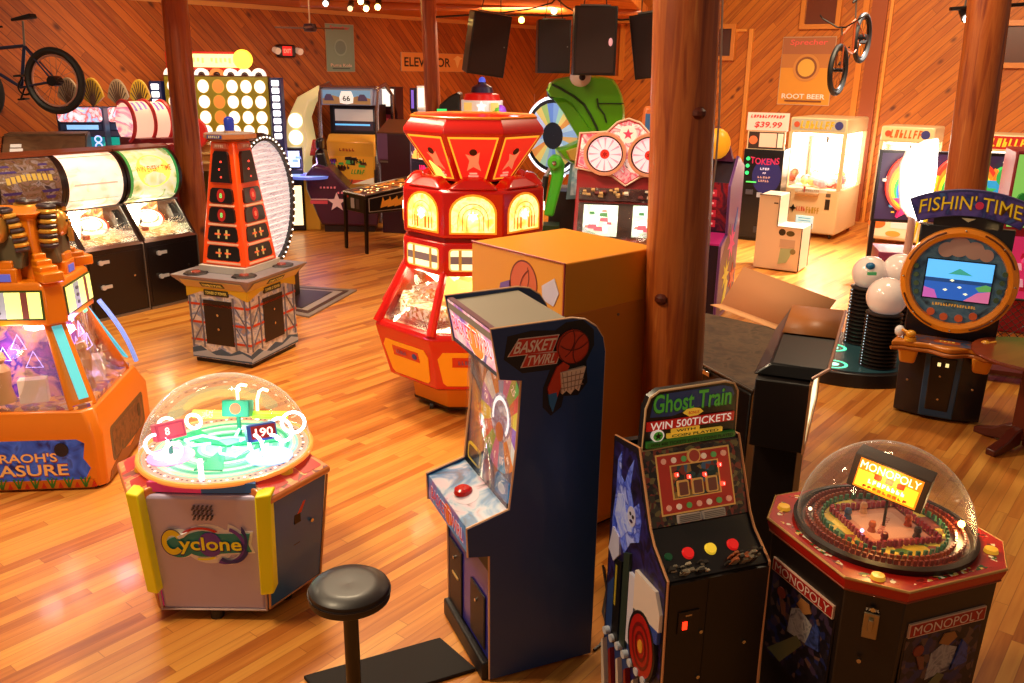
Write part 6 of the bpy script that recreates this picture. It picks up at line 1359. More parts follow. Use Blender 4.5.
# ---- framed rainbow backboard game with a glaring white panel
def rainbow_game():
    c = at_y(946, 262, 12.0); rz = R(-14)
    TL = at_y(887, 147, 12.0); TR = at_y(1013, 160, 12.0); W = (TR.x - TL.x) / math.cos(rz); top = TL.z - .05
    cx = (TL.x + TR.x) / 2
    t = thing('wheel_game', 'framed rainbow and star backboard on black legs behind the fishing game', 'arcade game', cx, 12.0, rz)
    h = W / 2; zb = .80
    bk = MB(M('181014', .35)).span((-h, -.03, zb), (h, .05, top)).build('backboard', t, bevel=.01)
    a = Art((0, -.03, 0), (1, 0, 0), (0, 0, 1), .002)
    a.rect(-h + .04, zb + .04, h - .04, top - .04, M('3a2a50', .4, em=.2))
    a.scatter(60, -h + .1, zb + .1, h - .1, top - .1, .035, [M('f0d030', .4, em=.5), M('e88030', .4, em=.5), M('f0f0e0', em=.5), M('50a8d0', em=.4)], 'blob', 8)
    for x, r_ in ((-h + .42, .30), (.12, .3), (h - .55, .26)):
        cz = (zb + top) / 2 + .05
        for k, c_ in enumerate(('e8402a', 'f08a28', 'f8e030', '40b848', '2878d0', '38c8d8')): a.disc(x, cz - .02 * k, r_ - .035 * k, M(c_, .4, em=.6), ry=(r_ - .035 * k) * 1.3)
    a.star(-h + .45, zb + .28, .24, M('e83070', .4, em=.5)); a.text('RED', -h + .45, zb + .28, .1, BLACK, width=.16)
    for k in range(2):
        x = h - .62 + .3 * k; a.poly([(x - .14, .0 + zb + .4), (x + .14, zb + .4), (x + .12, top - .5), (x, top - .2), (x - .12, top - .5)], M(['f0d028', 'f08028'][k], em=.6)); a.poly([(x - .13, zb + .4), (x + .13, zb + .4), (x + .13, zb + .65), (x - .13, zb + .65)], M('30a0d8', em=.6))
    a.star(.45, top - .5, .16, M('40c060', em=.5)); a.disc(h - .2, zb + .7, .13, M('38b050', em=.5))
    a.build('rainbow_art', bk)
    for s in (-1, 1):
        MB(M('1a1012', .35)).span((s * (h - .04) - .03, -.04, 0), (s * (h - .04) + .03, .04, zb)).build('leg', t)
        MB(M('1a1012', .35)).span((s * (h - .04) - .03, -.5, 0), (s * (h - .04) + .03, .3, .05)).build('foot', t)
    MB(M('7a2a50', .4, em=.05)).span((-h + .1, -.46, .05), (h - .1, .2, .45)).build('base_box', t, bevel=.01)
    a = Art((0, -.46, .25), (1, 0, 0), (0, 0, 1), .002); a.scatter(30, -h + .2, -.15, h - .2, .15, .08, [M('d8a050'), M('c83028'), M('f0d8a0'), M('7a2418')], 'disc', 3); a.build('base_art', t)
    for x, c_ in ((-.32, 'f0c818'), (-.22, 'f0d020'), (-.05, 'b8a8b0')): MB(M(c_, .35, em=.15)).cyl((x - .10, -.42, .45), (x + .05, -.32, 1.5), .03).build('pole', t)
rainbow_game()
def white_wheel():
    t = thing('lit_wheel', 'glaring white lit wheel panel seen almost edge-on in front of the rainbow backboard', 'lit panel', 0, 0, 0)
    Y = 11.3; pts = [(938, 139), (927, 142), (909, 152), (903, 165), (902, 190), (903, 206), (910, 216), (921, 222), (927, 214), (932, 195), (936, 172)]
    c = at_y(919, 182, Y); t.location = (c.x, c.y, 0)
    P_ = [(at_y(a, b, Y).x - c.x, at_y(a, b, Y).z) for a, b in pts]
    MB(M('fff8ea', .4, em=6.5)).prism(P_, 'y', -.03, .05).build('lit_face', t, bevel=.01)
    MB(M('f0d8d0', .35, em=.4)).tube([(x, .05, z) for x, z in P_], .025, 8, True).build('rim', t)
    MB(M('c8b0b0', .35, .3)).cyl((.0, .03, 0), (0.0, .03, 1.3), .05).build('stand', t); MB(BLACK).ngon(24, .25, 0, .22, .04).build('stand_foot', t)
white_wheel()
def frog_poster_game():
    c = at_y(1014, 250, 9.6)
    t = thing('arcade_cabinet', 'cabinet with green plush and pink lit face at the far right edge', 'arcade game', c.x + .28, 9.6, R(-20))
    W = .9; h = W / 2
    MB(M('a01828', .4)).span((-h, -.3, 0), (h, .4, 2.02)).build('body', t, bevel=.02)
    a = Art((0, -.3, 0), (1, 0, 0), (0, 0, 1), .003)
    a.rect(-h + .03, 1.2, h - .03, 1.98, M('8ad060', .4, em=.6)); a.scatter(26, -h + .1, 1.3, h - .1, 1.9, .10, [M('208030', .4, em=.3), M('e8e040', em=.6), M('f0f0e0', em=.6), M('40b050', em=.4)], 'disc', 2)
    a.rect(-h + .03, .4, h - .03, 1.1, M('d83068', .4, em=.4)); a.scatter(20, -h + .1, .5, h - .1, 1.0, .09, [M('f06090', em=.4), M('c01838', em=.3), M('f0b0c0', em=.4)], 'blob', 6)
    a.build('front_print', t)
    g = MB(M('287a30', .6, em=.05)); 
    for i in range(9): g.ball((-.38 + .05 * i, -.36 - .02 * (i % 3), 1.42 + .03 * math.sin(i * 2)), .06, 12)
    g.build('plush_frog', t)
frog_poster_game()
def lattice():
    c = at_z(1000, 385, 0)
    t = thing('wire_rack', 'low dark diamond-mesh rack standing behind the round wooden table', 'rack', c.x + .35, c.y + .25, R(-25))
    m = MB(M('4a3a34', .4, .4)); W, Hh = 1.0, .75
    MB(M('2a1c1a', .4)).tube([(-W / 2, 0, .02), (W / 2, 0, .02), (W / 2, 0, Hh), (-W / 2, 0, Hh)], .015, 6, True).build('frame', t)
    n = 14
    for i in range(-n, n):
        for s in (-1, 1):
            x0 = i * W / n * s; x1 = x0 + Hh * s
            a0, z0, a1, z1 = x0, 0, x1, Hh
            lo, hi = -W / 2, W / 2
            if (a0 < lo and a1 < lo) or (a0 > hi and a1 > hi): continue
            k = (z1 - z0) / (a1 - a0)
            if a0 < lo: z0 += k * (lo - a0); a0 = lo
            if a0 > hi: z0 += k * (hi - a0); a0 = hi
            if a1 > hi: z1 += k * (hi - a1); a1 = hi
            if a1 < lo: z1 += k * (lo - a1); a1 = lo
            if abs(z1 - z0) > .03: m.tube([(a0, 0, z0), (a1, 0, z1)], .004, 5)
    m.build('mesh_panel', t)
    MB(M('5a2018', .4)).box((0, -.16, .10), (.9, .3, .04)).build('shelf', t)
    for s in (-1, 1): MB(M('2a1c1a')).box((s * .42, -.16, .04), (.03, .3, .08)).build('foot', t)
lattice()

# ============================================================ THE BACK OF THE ROOM
def love_wheels():
    t = thing('wheel_game', 'red cabinet with two pink spinning wheels above lit white windows, left of the big log', 'arcade game', 1.19, 9.3, R(-10))
    W = 1.06; h = W / 2
    MB(M('a01820', .38, coat=.2)).prism([(-.35, .03), (-.35, .9), (-.2, 1.0), (.05, 1.60), (.05, 1.75), (.5, 1.75), (.5, .03)], 'x', -h, h).build('cabinet', t, bevel=.01)
    n = Vector((0, -.6, .25)).normalized(); up = Vector((0, .25, .6)).normalized()
    a = Art((0, -.075, 1.30), (1, 0, 0), up, .003); a.rect(-h + .04, -.26, h - .04, .12, M('48302c', .4))
    for x0, x1 in ((-h + .10, -.06), (.10, h - .06)): a.rect(x0, -.24, x1, .10, ramp_mat('lit_window', ['e8f8e0', 'ffffff', 'c8e8c0', 'fff0e0'], 6, 1.1, 'noise')); a.scatter(8, x0 + .05, -.2, x1 - .05, .06, .05, [M('f07080', em=.6), M('e8a090', em=.6), M('60a868', em=.4)], 'blob', 5)
    a.rect(-h + .04, .14, h - .04, .27, M('401418', .4)); a.scatter(26, -h + .1, .16, h - .1, .25, .03, [M('c89858', em=.3), M('e8d0b0', em=.3), M('702020')], 'blob', 9)
    a.build('window_art', t)
    pr = [(-h - .02, 1.78), (-h + .02, 2.14), (-.22, 2.16), (-.12, 2.26), (.0, 2.30), (.12, 2.26), (.22, 2.16), (h - .02, 2.14), (h + .02, 1.78), (.15, 1.70), (0, 1.60), (-.15, 1.70)]
    b = MB(M('c83048', .4, em=.05)).prism(pr, 'y', .02, .10).build('wheel_board', t, bevel=.006)
    MB(M('f0c8b0', .35)).tube([(x, .018, z) for x, z in pr], .012, 6, True).build('board_trim', b)
    a = Art((0, .02, 0), (1, 0, 0), (0, 0, 1), .002); a.poly([(x * .95, 1.95 + (z - 1.95) * .93) for x, z in pr], ramp_mat('love_board', ['f06a88', 'f8c0c0', 'e84060', 'fff0e8', '58303a'], 7, .35, 'noise'))
    a.disc(0, 2.14, .09, M('f8e0d0', .4, em=.4)); a.star(0, 2.14, .06, M('e04060', em=.3)); a.build('board_art', b)
    for s in (-1, 1):
        cx = s * .235; cz = 1.93
        w_ = MB(M('e8a080', .35, coat=.3)).lathe([(.19, .0), (.195, -.05), (.225, -.05), (.23, 0)], (cx, .02, cz), 40, axis='y').build('wheel_rim', t)
        a = Art((cx, .0, cz), (1, 0, 0), (0, 0, 1), .003); a.disc(0, 0, .195, M('3a1c20', .4), n=36); a.disc(0, 0, .178, M('ffd0d8', em=.6), n=36)
        for k in range(12): an = R(30 * k); a.poly([(.05 * math.cos(an), .05 * math.sin(an)), (.17 * math.cos(an - .07), .17 * math.sin(an - .07)), (.17 * math.cos(an + .07), .17 * math.sin(an + .07))], M('f8909c', em=.7)); a.k -= 1
        a.k += 1; a.disc(0, 0, .05, M('e03020', em=.6), n=16); a.star(0, 0, .04, M('a01010', em=.3), 6); a.build('wheel_face', w_)
    MB(GLASS).add([(-h + .05, -.33, .95), (h - .05, -.33, .95), (h - .05, -.06, 1.58), (-h + .05, -.06, 1.58)], [(0, 1, 2, 3)]).build('window_glass', t, solid=.004)
    q = at_y(645, 113, 9.9)
    MB(M('d87038', .35, em=.1)).prism([(.1, 2.02), (.14, 2.42), (h + .02, 2.42), (h + .04, 2.02)], 'y', .35, .42).build('orange_topper', t, bevel=.04)
    a = Art((.36, .35, 2.22), (1, 0, 0), (0, 0, 1), .003); a.rect(-.2, -.12, .22, .12, M('406a98', .4, em=.15)); a.scatter(8, -.15, -.1, .18, .1, .05, [M('c84838'), M('e8d0a0')], 'blob', 3); a.build('topper_art', t)
love_wheels()

def frog_game():
    Y = 11.0; c = at_y(580, 200, Y)
    t = thing('frog_game', 'giant green frog sculpture swallowing a rainbow-rimmed white wheel', 'arcade game', c.x, Y, R(-4))
    L = lambda pts, Yq=Y: [(at_y(a, b, Yq).x - c.x, at_y(a, b, Yq).z) for a, b in pts]
    GR = M('5cae14', .3, coat=.4); DG = M('16300c', .5)
    def rounded(pts, y0, y1, m, name, k=.90, e=.12, cy=0):
        P_ = L(pts); mx = sum(p[0] for p in P_) / len(P_); mz = sum(p[1] for p in P_) / len(P_)
        sc = lambda q, y: [(mx + (x - mx) * q, y, mz + (z - mz) * q) for x, z in P_]
        return MB(m).loft([sc(k, y0), sc(k + (1 - k) * .6, y0 + e * .35), sc(1, y0 + e), sc(1, y1 - e), sc(k, y1)]).build(name, t)
    rounded([(546, 90), (549, 83), (556, 79), (566, 77), (580, 75.5), (592, 76), (604, 76.5), (613, 79), (618, 86), (622, 95), (624.5, 108), (624.5, 124), (622, 133), (612, 138), (600, 140), (590, 134), (581, 124), (574, 112), (566, 103), (556, 98), (549, 96)], -.12, 1.0, GR, 'head', .93)
    rounded([(553, 98), (564, 98), (573, 104), (582, 116), (590, 128), (598, 140), (596, 149), (589, 149), (581, 142), (573, 129), (563, 112)], -.22, .15, M('54a412', .3, coat=.4), 'upper_lip', .84, .10)
    rounded([(556, 150), (566, 146), (578, 140), (590, 137), (604, 140), (622, 133), (622, 152), (612, 166), (600, 172), (586, 170), (572, 164), (562, 158)], -.10, .9, M('66b41c', .3, coat=.3), 'belly', .88)
    rounded([(566, 150), (578, 146), (590, 148), (592, 156), (582, 163), (570, 159)], -.17, .0, M('c8a048', .4), 'belly_patch', .85, .05)
    e = L([(580.5, 78)])[0]
    ey = MB(M('f0e8d8', .25, coat=.5)).ball((e[0], -.10, e[1]), .12, 20, (1.1, .6, .9)).build('eye', t); MB(BLACK).ball((e[0] + .02, -.165, e[1] + .01), .04, 12, (1, .6, 1)).build('pupil', ey)
    MB(DG).tube([(x, -.135, z) for x, z in L([(552, 84), (562, 89), (574, 96), (584, 104), (590, 114), (596, 126), (600, 138)])], .015).build('mouth_line', t)
    MB(DG).tube([(x, -.135, z) for x, z in L([(598, 103), (610, 103), (623, 103)])], .006).build('mouth_line', t)
    MB(DG).tube([(x, -.135, z) for x, z in L([(597, 98), (598, 106), (604, 114), (606, 122)])], .010).build('mouth_line', t)
    MB(M('181c1c', .5)).ball((L([(553, 91)])[0][0], -.02, L([(553, 91)])[0][1]), .10, 16, (.8, .9, 1)).build('mouth_opening', t)
    MB(M('7aa8b8', .4)).prism(L([(572, 150), (622, 150), (622, 196), (566, 200)]), 'y', .05, .85).build('lower_cabinet', t)
    p = L([(574, 152), (618, 152), (618, 192), (570, 196)]); a = Art((0, .05, 0), (1, 0, 0), (0, 0, 1), .004); a.poly(p, ramp_mat('water_splash', ['5a90b0', 'a0c8d0', 'e0f0f0', '3a6a98'], 5, .1, 'noise')); a.build('splash_print', t)
    zb = L([(590, 197)])[0][1]
    MB(M('201818')).span((-.4, .1, 0), (.5, .8, zb + .05)).build('plinth', t)
    arm = L([(551, 158), (556, 154), (563, 156), (567, 164), (566, 178), (560, 200), (556, 216), (546, 215), (550, 196), (554, 176)], Y - .4)
    MB(M('40b028', .3, coat=.4, em=.05)).prism([(x, z) for x, z in arm], 'y', -.50, -.34).build('arm', t, bevel=.03, seg=3)
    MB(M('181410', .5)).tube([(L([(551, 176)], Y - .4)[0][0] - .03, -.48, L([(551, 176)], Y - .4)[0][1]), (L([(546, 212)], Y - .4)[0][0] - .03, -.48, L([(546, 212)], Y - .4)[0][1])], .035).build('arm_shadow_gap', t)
    h_ = L([(557, 162)], Y - .4)[0]; MB(M('50c030', .3, coat=.4)).lathe([(.001, -.56), (.06, -.56), (.085, -.54), (.085, -.50)], (h_[0], 0, h_[1]), 20, axis='y').build('arm_joint', t); MB(CHROME).ball((h_[0], -.57, h_[1]), .03, 10).build('joint_bolt', t)
    MB(DG).span((L([(540, 214)])[0][0], -.5, .0), (L([(560, 214)])[0][0], -.2, .95)).build('arm_foot', t)
    MB(M('c8c8e0', .3, .5)).tube([(L([(538, 190)])[0][0], -.3, L([(538, 190)])[0][1]), (L([(554, 160)])[0][0], -.44, L([(554, 160)])[0][1])], .025).build('strut', t)
    # the wheel stands between jaw and arm, turned to the left
    wc = L([(556, 138)])[0]; r_ = .50
    w_ = MB(M('e8f0ff', .4, em=.7)); w_.T = Matrix.Translation((wc[0], .42, wc[1])) @ Matrix.Rotation(R(-38), 4, 'Z')
    w_.lathe([(r_, -.05), (r_ + .01, .0), (r_, .30), (.001, .30)], n=48, axis='y'); w_.mat(M('14181c', .35)).lathe([(.36, -.07), (r_ - .02, -.08), (r_, -.05)], n=48, axis='y'); w_.mat(M('1c2430', .4)).lathe([(.001, -.06), (.37, -.06)], n=48, axis='y'); T = w_.T; w_ = w_.build('wheel', t)
    cols = ['90b8e8', 'b8d8f0', 'e8a050', 'f0d878', 'a8d8c0', '88b0e0', '6a90d8', 'a8c870', 'e8d070', 'c8d8f8', '98c0e8', 'e0b070']
    a = Art(T @ Vector((0, -.08, 0)), T.to_3x3() @ Vector((1, 0, 0)), (0, 0, 1), .002); a.k = 3
    for i in range(24): a.poly([(.17 * math.cos(R(i * 15)), .17 * math.sin(R(i * 15))), (.41 * math.cos(R(i * 15)), .41 * math.sin(R(i * 15))), (.41 * math.cos(R(i * 15 + 15)), .41 * math.sin(R(i * 15 + 15))), (.17 * math.cos(R(i * 15 + 15)), .17 * math.sin(R(i * 15 + 15)))], M(cols[i % 12], .4, em=.3)); a.k -= 1
    a.k += 1; a.ring(0, 0, .455, .045, M('101418', .3), n=48); a.ring(0, 0, .49, .035, M('f0f6ff', em=1.2), n=48); a.build('wheel_face', w_)
    m = MB(M('dce8ff', em=3)); m.T = T
    for i in range(36): m.ball(((r_ + .02) * math.cos(R(i * 10)), .06 + .12 * (i % 2), (r_ + .02) * math.sin(R(i * 10))), .02, 8)
    m.build('rim_bulbs', w_)['kind'] = 'stuff'
    lamp(t, (wc[0] - .5, -.1, wc[1] + .5), 8, (.7, .8, 1), .1)
frog_game()

def siren_game():
    Y = 11.6; c = at_y(482, 115, Y); top = c.z
    t = thing('arcade_cabinet', 'round white and red cabinet with a blue beacon, behind the red coin pusher', 'arcade game', c.x, Y, 0)
    z = lambda py: at_y(482, py, Y).z
    MB(M('5a4a50', .4)).ngon(20, .3, 0, .27, z(112)).build('body', t)
    MB(M('e8d8c8', .35, em=.35)).ngon(20, .27, z(112), .27, z(100)).build('lit_band', t)
    MB(M('d01810', .3, em=.35)).lathe([(.001, z(100)), (.24, z(100)), (.22, z(94)), (.12, z(92.5)), (.001, z(92.5))], n=24).build('red_dome', t)
    MB(M('3a3048', .35)).lathe([(.15, z(92.5)), (.13, z(87)), (.06, z(84)), (.05, z(82)), (.001, z(82))], n=20).build('blue_dome', t)
    MB(M('4858d0', .3, em=.8)).ball((0, 0, z(81)), .045, 12, (1, 1, 1.2)).build('beacon', t)
    a = Art((0, -.275, z(106)), (1, 0, 0), (0, 0, 1), .002); a.star(0, 0, .07, M('fff8f0', em=1)); a.rect(-.22, -.05, -.12, .05, M('e8c060', em=.5)); a.rect(.12, -.05, .22, .05, M('e8c060', em=.5)); a.build('star_badge', t)
    for s, c_ in ((1, 'a848c8'), (.7, '70c030')): MB(M(c_, .35, em=.25)).ball((.16 + .08 * s, -.22, z(110)), .08, 12).build('bright_globe', t)
siren_game()
def black_hood():
    Y = 12.9; c = at_y(452, 112, Y)
    t = thing('arcade_cabinet', 'black curved cabinet hood with a tiny green display, right of the thin log post', 'arcade game', c.x, Y, 0)
    p = [(at_y(a, b, Y).x - c.x, at_y(a, b, Y).z) for a, b in ((438, 112), (441, 104), (450, 96), (458, 92), (461, 94), (461, 112))]
    MB(M('141014', .35, coat=.2)).prism(p, 'y', -.2, .5).build('hood', t, bevel=.02); MB(M('181216', .4)).span((p[0][0], -.18, 0), (p[-1][0], .48, p[0][1])).build('body', t)
    a = Art((0, -.2, c.z + .03), (1, 0, 0), (0, 0, 1), .003); a.rect(-.2, -.02, -.06, .02, M('40e070', em=1)); a.build('green_digits', t)
black_hood()

# ---- pinball table
def pinball():
    t = thing('pinball_machine', 'pinball table with flame-printed black sides and a lit orange backglass', 'pinball machine', -1.97, 13.95, R(-48))
    BK = M('1a1012', .35, coat=.3); W = .66; h = W / 2
    # local: front is -y, table runs back along +y
    MB(BK).prism([(-.70, .62), (-.70, .90), (.70, 1.06), (.70, .62), (.2, .62)], 'x', -h, h).build('body', t, bevel=.008)
    for x in (-h + .03, h - .03):
        MB(M('241814', .35, .5)).loft([[(x - .03, -.72, 0), (x + .03, -.72, 0), (x + .03, -.69, 0), (x - .03, -.69, 0)], [(x - .03, -.71, .85), (x + .03, -.71, .85), (x + .03, -.66, .85), (x - .03, -.66, .85)]]).build('leg', t)
        MB(M('241814', .35, .5)).loft([[(x - .03, .66, 0), (x + .03, .66, 0), (x + .03, .69, 0), (x - .03, .69, 0)], [(x - .03, .64, .85), (x + .03, .64, .85), (x + .03, .68, .85), (x - .03, .68, .85)]]).build('leg', t)
    up = Vector((0, 1.4, .16)).normalized()
    a = Art((0, 0, .982), (1, 0, 0), up, .002); a.k = 2; a.rect(-h + .03, -.66, h - .03, .55, ramp_mat('pinball_field', ['3a1810', 'a05020', 'e0a040', '5a2010', '2a1410', 'c87830'], 11, .18)); 
    g = random.Random(4)
    for i in range(24): a.disc(g.uniform(-.25, .25), g.uniform(-.6, .5), .016, M('ffe8a0', em=2.2)); a.k -= 1
    a.build('playfield', t)
    MB(CHROME).tube([(-h, -.70, .905), (h, -.70, .905)], .018).build('lockdown_bar', t)
    for s in (-1, 1): MB(STEEL).tube([(s * h, -.70, .91), (s * h, .70, 1.07)], .012).build('side_rail', t)
    for s in (-1, 1):
        a = Art((s * h, 0, .78), (0, s, 0), (0, 0, 1), .002); a.poly([(s * y, z) for y, z in ((-.66, -.13), (-.66, .08), (.66, .22), (.66, -.13))], M('c8c0b0', .4)); a.poly([(s * y, z) for y, z in ((-.645, -.12), (-.645, .07), (.65, .205), (.65, -.12))], BK)
        for k in range(7): y = -.45 + .13 * k; a.poly([(s * y, -.08), (s * (y + .13), -.06), (s * (y + .2), .06 + .02 * (k % 3)), (s * (y + .08), .02), (s * (y + .05), .09)], M('e04018' if k > 2 else 'e89028', .4, em=.15)); a.k -= 1
        a.build('flame_print', t)
    a = Art((0, -.70, .76), (1, 0, 0), (0, 0, 1), .002); a.rect(-.12, -.09, -.02, .07, M('b0a8a8', .4)); a.rect(.03, -.09, .13, .07, M('4a3a3a')); a.disc(-.2, .08, .02, RED); a.build('coin_door', t)
    MB(BK).span((-.37, .62, 1.05), (.37, .90, 1.90)).build('backbox', t, bevel=.006)
    a = Art((0, .62, 1.475), (1, 0, 0), (0, 0, 1), .003); a.rect(-.34, -.39, .34, .39, M('b0a0a0', .3, .3)); a.rect(-.325, -.375, .325, .375, M('1c1014')); a.rect(-.30, -.12, .30, .36, ramp_mat('backglass', ['e07828', 'f8c060', 'c83818', '6a2a30', 'f0e0c0', '482040', 'f09838'], 9, .75)); 
    a.poly([(-.26, -.1), (.26, -.1), (.24, .0), (.1, .05), (0, .01), (-.12, .05), (-.24, .0)], M('f8b848', .4, em=.9)); a.marks(5, 0, -.05, .3, .10, M('d05010', .4, em=.5), 6); a.rect(-.28, -.32, .28, -.17, M('180c10')); a.marks(4, .02, -.245, .18, .07, M('ff2060', em=1.8), 3); a.rect(.18, -.28, .26, -.2, M('d81840', em=1))
    a.build('backglass', t)
    lamp(t, (0, .1, 1.35), 6, (1, .6, .25), .1)
pinball()

# ---- off-road driving cabinet
def driving_game():
    t = thing('driving_game', 'sit-down driving game with chrome cage, 66 marquee and a star-marked seat pod in front', 'arcade game', -3.10, 16.1, R(-8))
    W = 1.25; h = W / 2; CRM = M('b8b0b8', .2, .9)
    z = lambda py: at_y(335, py, 15.6).z
    MB(M('2a2028', .4)).span((-h + .05, -.1, .05), (h - .02, .9, 1.25)).build('cabinet', t, bevel=.02)
    MB(M('e8a030', .35, em=.1, coat=.3)).prism([(-.12, 1.0), (-.12, 1.50), (.02, 1.62), (.3, 1.62), (.3, 1.0)], 'x', -h + .30, h - .05).build('yellow_panel', t, bevel=.02)
    MB(M('c08018', .35, em=.05)).prism([(-.12, .42), (-.12, 1.05), (.3, 1.05), (.3, .42)], 'x', -h + .34, h - .07).build('front_panel', t)
    a = Art((.13, -.12, 1.02), (1, 0, 0), (0, 0, 1), .003); a.rect(-.42, -.40, .42, .22, M('e89828', .4, em=.25)); a.rect(-.42, -.40, .42, -.2, M('d84a28', .4, em=.25)); a.poly([(-.42, -.2), (.0, -.28), (.42, -.15), (.42, -.28), (-.42, -.3)], M('f8d8b0', em=.3))
    a.scatter(14, -.36, -.05, .36, .2, .07, [M('3a1c20', .4), M('7a3a28'), M('58a848', em=.2)], 'blob', 3); a.marks(5, .14, -.05, .26, .08, M('3a8a30', em=.2), 3, .3); a.marks(5, -.16, .03, .3, .07, M('4a2a30'), 4); a.marks(5, .14, .14, .3, .08, M('2a1820'), 5); a.marks(3, -.34, .12, .14, .08, M('6a28a0', em=.2), 6); a.marks(6, -.1, -.22, .3, .06, M('8a5a68'), 7); a.marks(5, -.05, .34, .3, .05, M('a83818', .4, em=.1), 8); a.build('panel_art', t)
    # monitor
    MB(M('181218', .35)).prism([(.15, 1.60), (.15, 2.14), (.7, 2.14), (.7, 1.60)], 'x', -h + .30, h - .05).build('monitor_case', t)
    a = Art((.13, .15, 1.87), (1, 0, 0), (0, 0, 1), .003); a.rect(-.40, -.22, .40, .22, M('2a2838', .3)); a.rect(-.36, -.02, .36, .19, M('c0b0a8', em=.4)); a.rect(-.36, -.19, .36, -.02, M('403040', em=.2)); a.rect(-.36, -.10, .3, -.07, M('60b0e8', em=1)); a.build('screen', t)
    MB(M('8a90a8', .35, em=.15)).span((-h + .27, -.20, 2.14), (h - .05, .5, 2.42)).build('marquee', t, bevel=.02)
    a = Art((.12, -.20, 2.28), (1, 0, 0), (0, 0, 1), .003); a.rect(-.44, -.12, .44, .12, M('78a8d0', .4, em=.35)); a.poly([(-.44, -.12), (.44, -.12), (.44, -.02), (.2, .02), (0, -.04), (-.25, .03), (-.44, -.03)], M('b08858', .4, em=.25)); a.poly([(-.12, -.1), (.0, -.12), (.12, -.1), (.13, .0), (.09, .1), (-.09, .1), (-.13, .0)], M('f4f0e8', em=.6)); a.text('66', 0, -.02, .12, M('1c1c20'), width=.14, height=.1, bold=.04)
    for x in (-.32, .3): a.poly([(x - .09, -.06), (x + .09, -.06), (x + .07, .0), (x + .03, .05), (x - .05, .05), (x - .08, .0)], M('5a4a78', .4, em=.1))
    a.build('marquee_art', t)
    for x in (-h + .22, h + .03): MB(CRM).tube([(x, -.15, .05), (x, -.18, 2.0), (x, -.05, 2.44), (x, .4, 2.5)], .04).build('cage_post', t)
    for x in (-h + .22, h + .03): MB(CRM).tube([(x, .9, .05), (x, .85, 2.3), (x, .4, 2.5)], .04).build('cage_post', t)
    MB(CRM).tube([(-h + .22, -.08, 2.44), (h + .03, -.08, 2.44)], .035).build('cage_bar', t)
    # rounded yellow tail on the left with bulbs
    p = [(-h - .40, .30), (-h - .52, 1.1), (-h - .45, 1.85), (-h - .22, 2.26), (-h + .20, 2.48), (-h + .22, 2.30), (-h + .0, 2.18), (-h - .12, 1.9), (-h - .06, 1.5), (-h - .16, 1.1), (-h - .12, .30)]
    MB(M('f0d890', .35, em=.45, coat=.3)).prism(p, 'y', -.1, .35).build('lit_shell', t, bevel=.03)
    a = Art((0, -.1, 0), (1, 0, 0), (0, 0, 1), .02)
    for x, zz in ((-h - .27, 1.85), (-h - .28, 1.55), (-h - .32, 1.25), (-h - .3, .95), (-h - .26, .65)): a.disc(x, zz, .13, M('fff8d8', em=1.8)); a.k -= 1
    a.build('shell_lamps', t)
    MB(M('c01820', .35, coat=.3)).box((-h - .05, .2, 1.35), (.25, .1, .3)).build('red_seat_pad', t, bevel=.03)
    lamp(t, (-.3, -.9, 1.2), 10, (.75, .5, 1), .1)
    return t
DG_ = driving_game()
def driving_seat():
    c = at_z(327, 229, 0)
    t = DG_; MB.BASE = DG_.matrix_basis.inverted() @ Matrix.Translation((c.x + .38, c.y + .05, 0)) @ Matrix.Rotation(R(4), 4, 'Z')
    PL = M('4a1c40', .35, coat=.3)
    MB(PL).prism([(-.66, .75), (-.50, .30), (-.42, .12), (.55, .10), (.62, .62), (.35, .72), (.1, .74), (-.25, 1.12), (-.50, 1.18), (-.66, 1.0)], 'y', -.35, .35).build('pod', t, bevel=.05, seg=3)
    a = Art((0, -.35, 0), (1, 0, 0), (0, 0, 1), .003); a.rect(-.60, .50, -.30, .56, M('d04858', .4, em=.1)); a.rect(-.0, .50, .50, .56, M('d04858', .4, em=.1)); a.rect(-.58, .57, -.3, .59, M('e8b8c0')); a.rect(.02, .57, .5, .59, M('e8b8c0')); a.star(-.14, .53, .17, M('f0c8c8', .4, em=.1))
    for k in range(8): a.rect(-.42 + .06 * k, .77, -.39 + .06 * k, .80, M('e88090', .4, em=.1)) if k < 5 else a.rect(-.42 + .06 * k, .68, -.39 + .06 * k, .71, M('e88090', .4, em=.1))
    a.build('star_print', t)
    MB(M('180e14', .3, coat=.3)).loft([[(-.42, -.22, .75), (-.20, -.22, .70), (-.20, .22, .70), (-.42, .22, .75)], [(-.50, -.20, 1.35), (-.34, -.20, 1.37), (-.34, .20, 1.37), (-.50, .20, 1.35)], [(-.50, -.10, 1.40), (-.38, -.10, 1.42), (-.38, .10, 1.42), (-.50, .10, 1.40)]]).build('seat_back', t, bevel=.03, seg=3)
    MB(M('180e14', .3, coat=.3)).box((-.43, 0, 1.50), (.12, .32, .20)).build('headrest', t, bevel=.05, seg=3)
    MB(M('b08828', .35)).box((.22, 0, .74), (.55, .45, .08)).build('seat_cushion', t, bevel=.02)
    MB(M('2a1a20')).span((-.38, -.3, 0), (.5, .3, .12)).build('sled', t)
    MB.BASE = None
driving_seat()
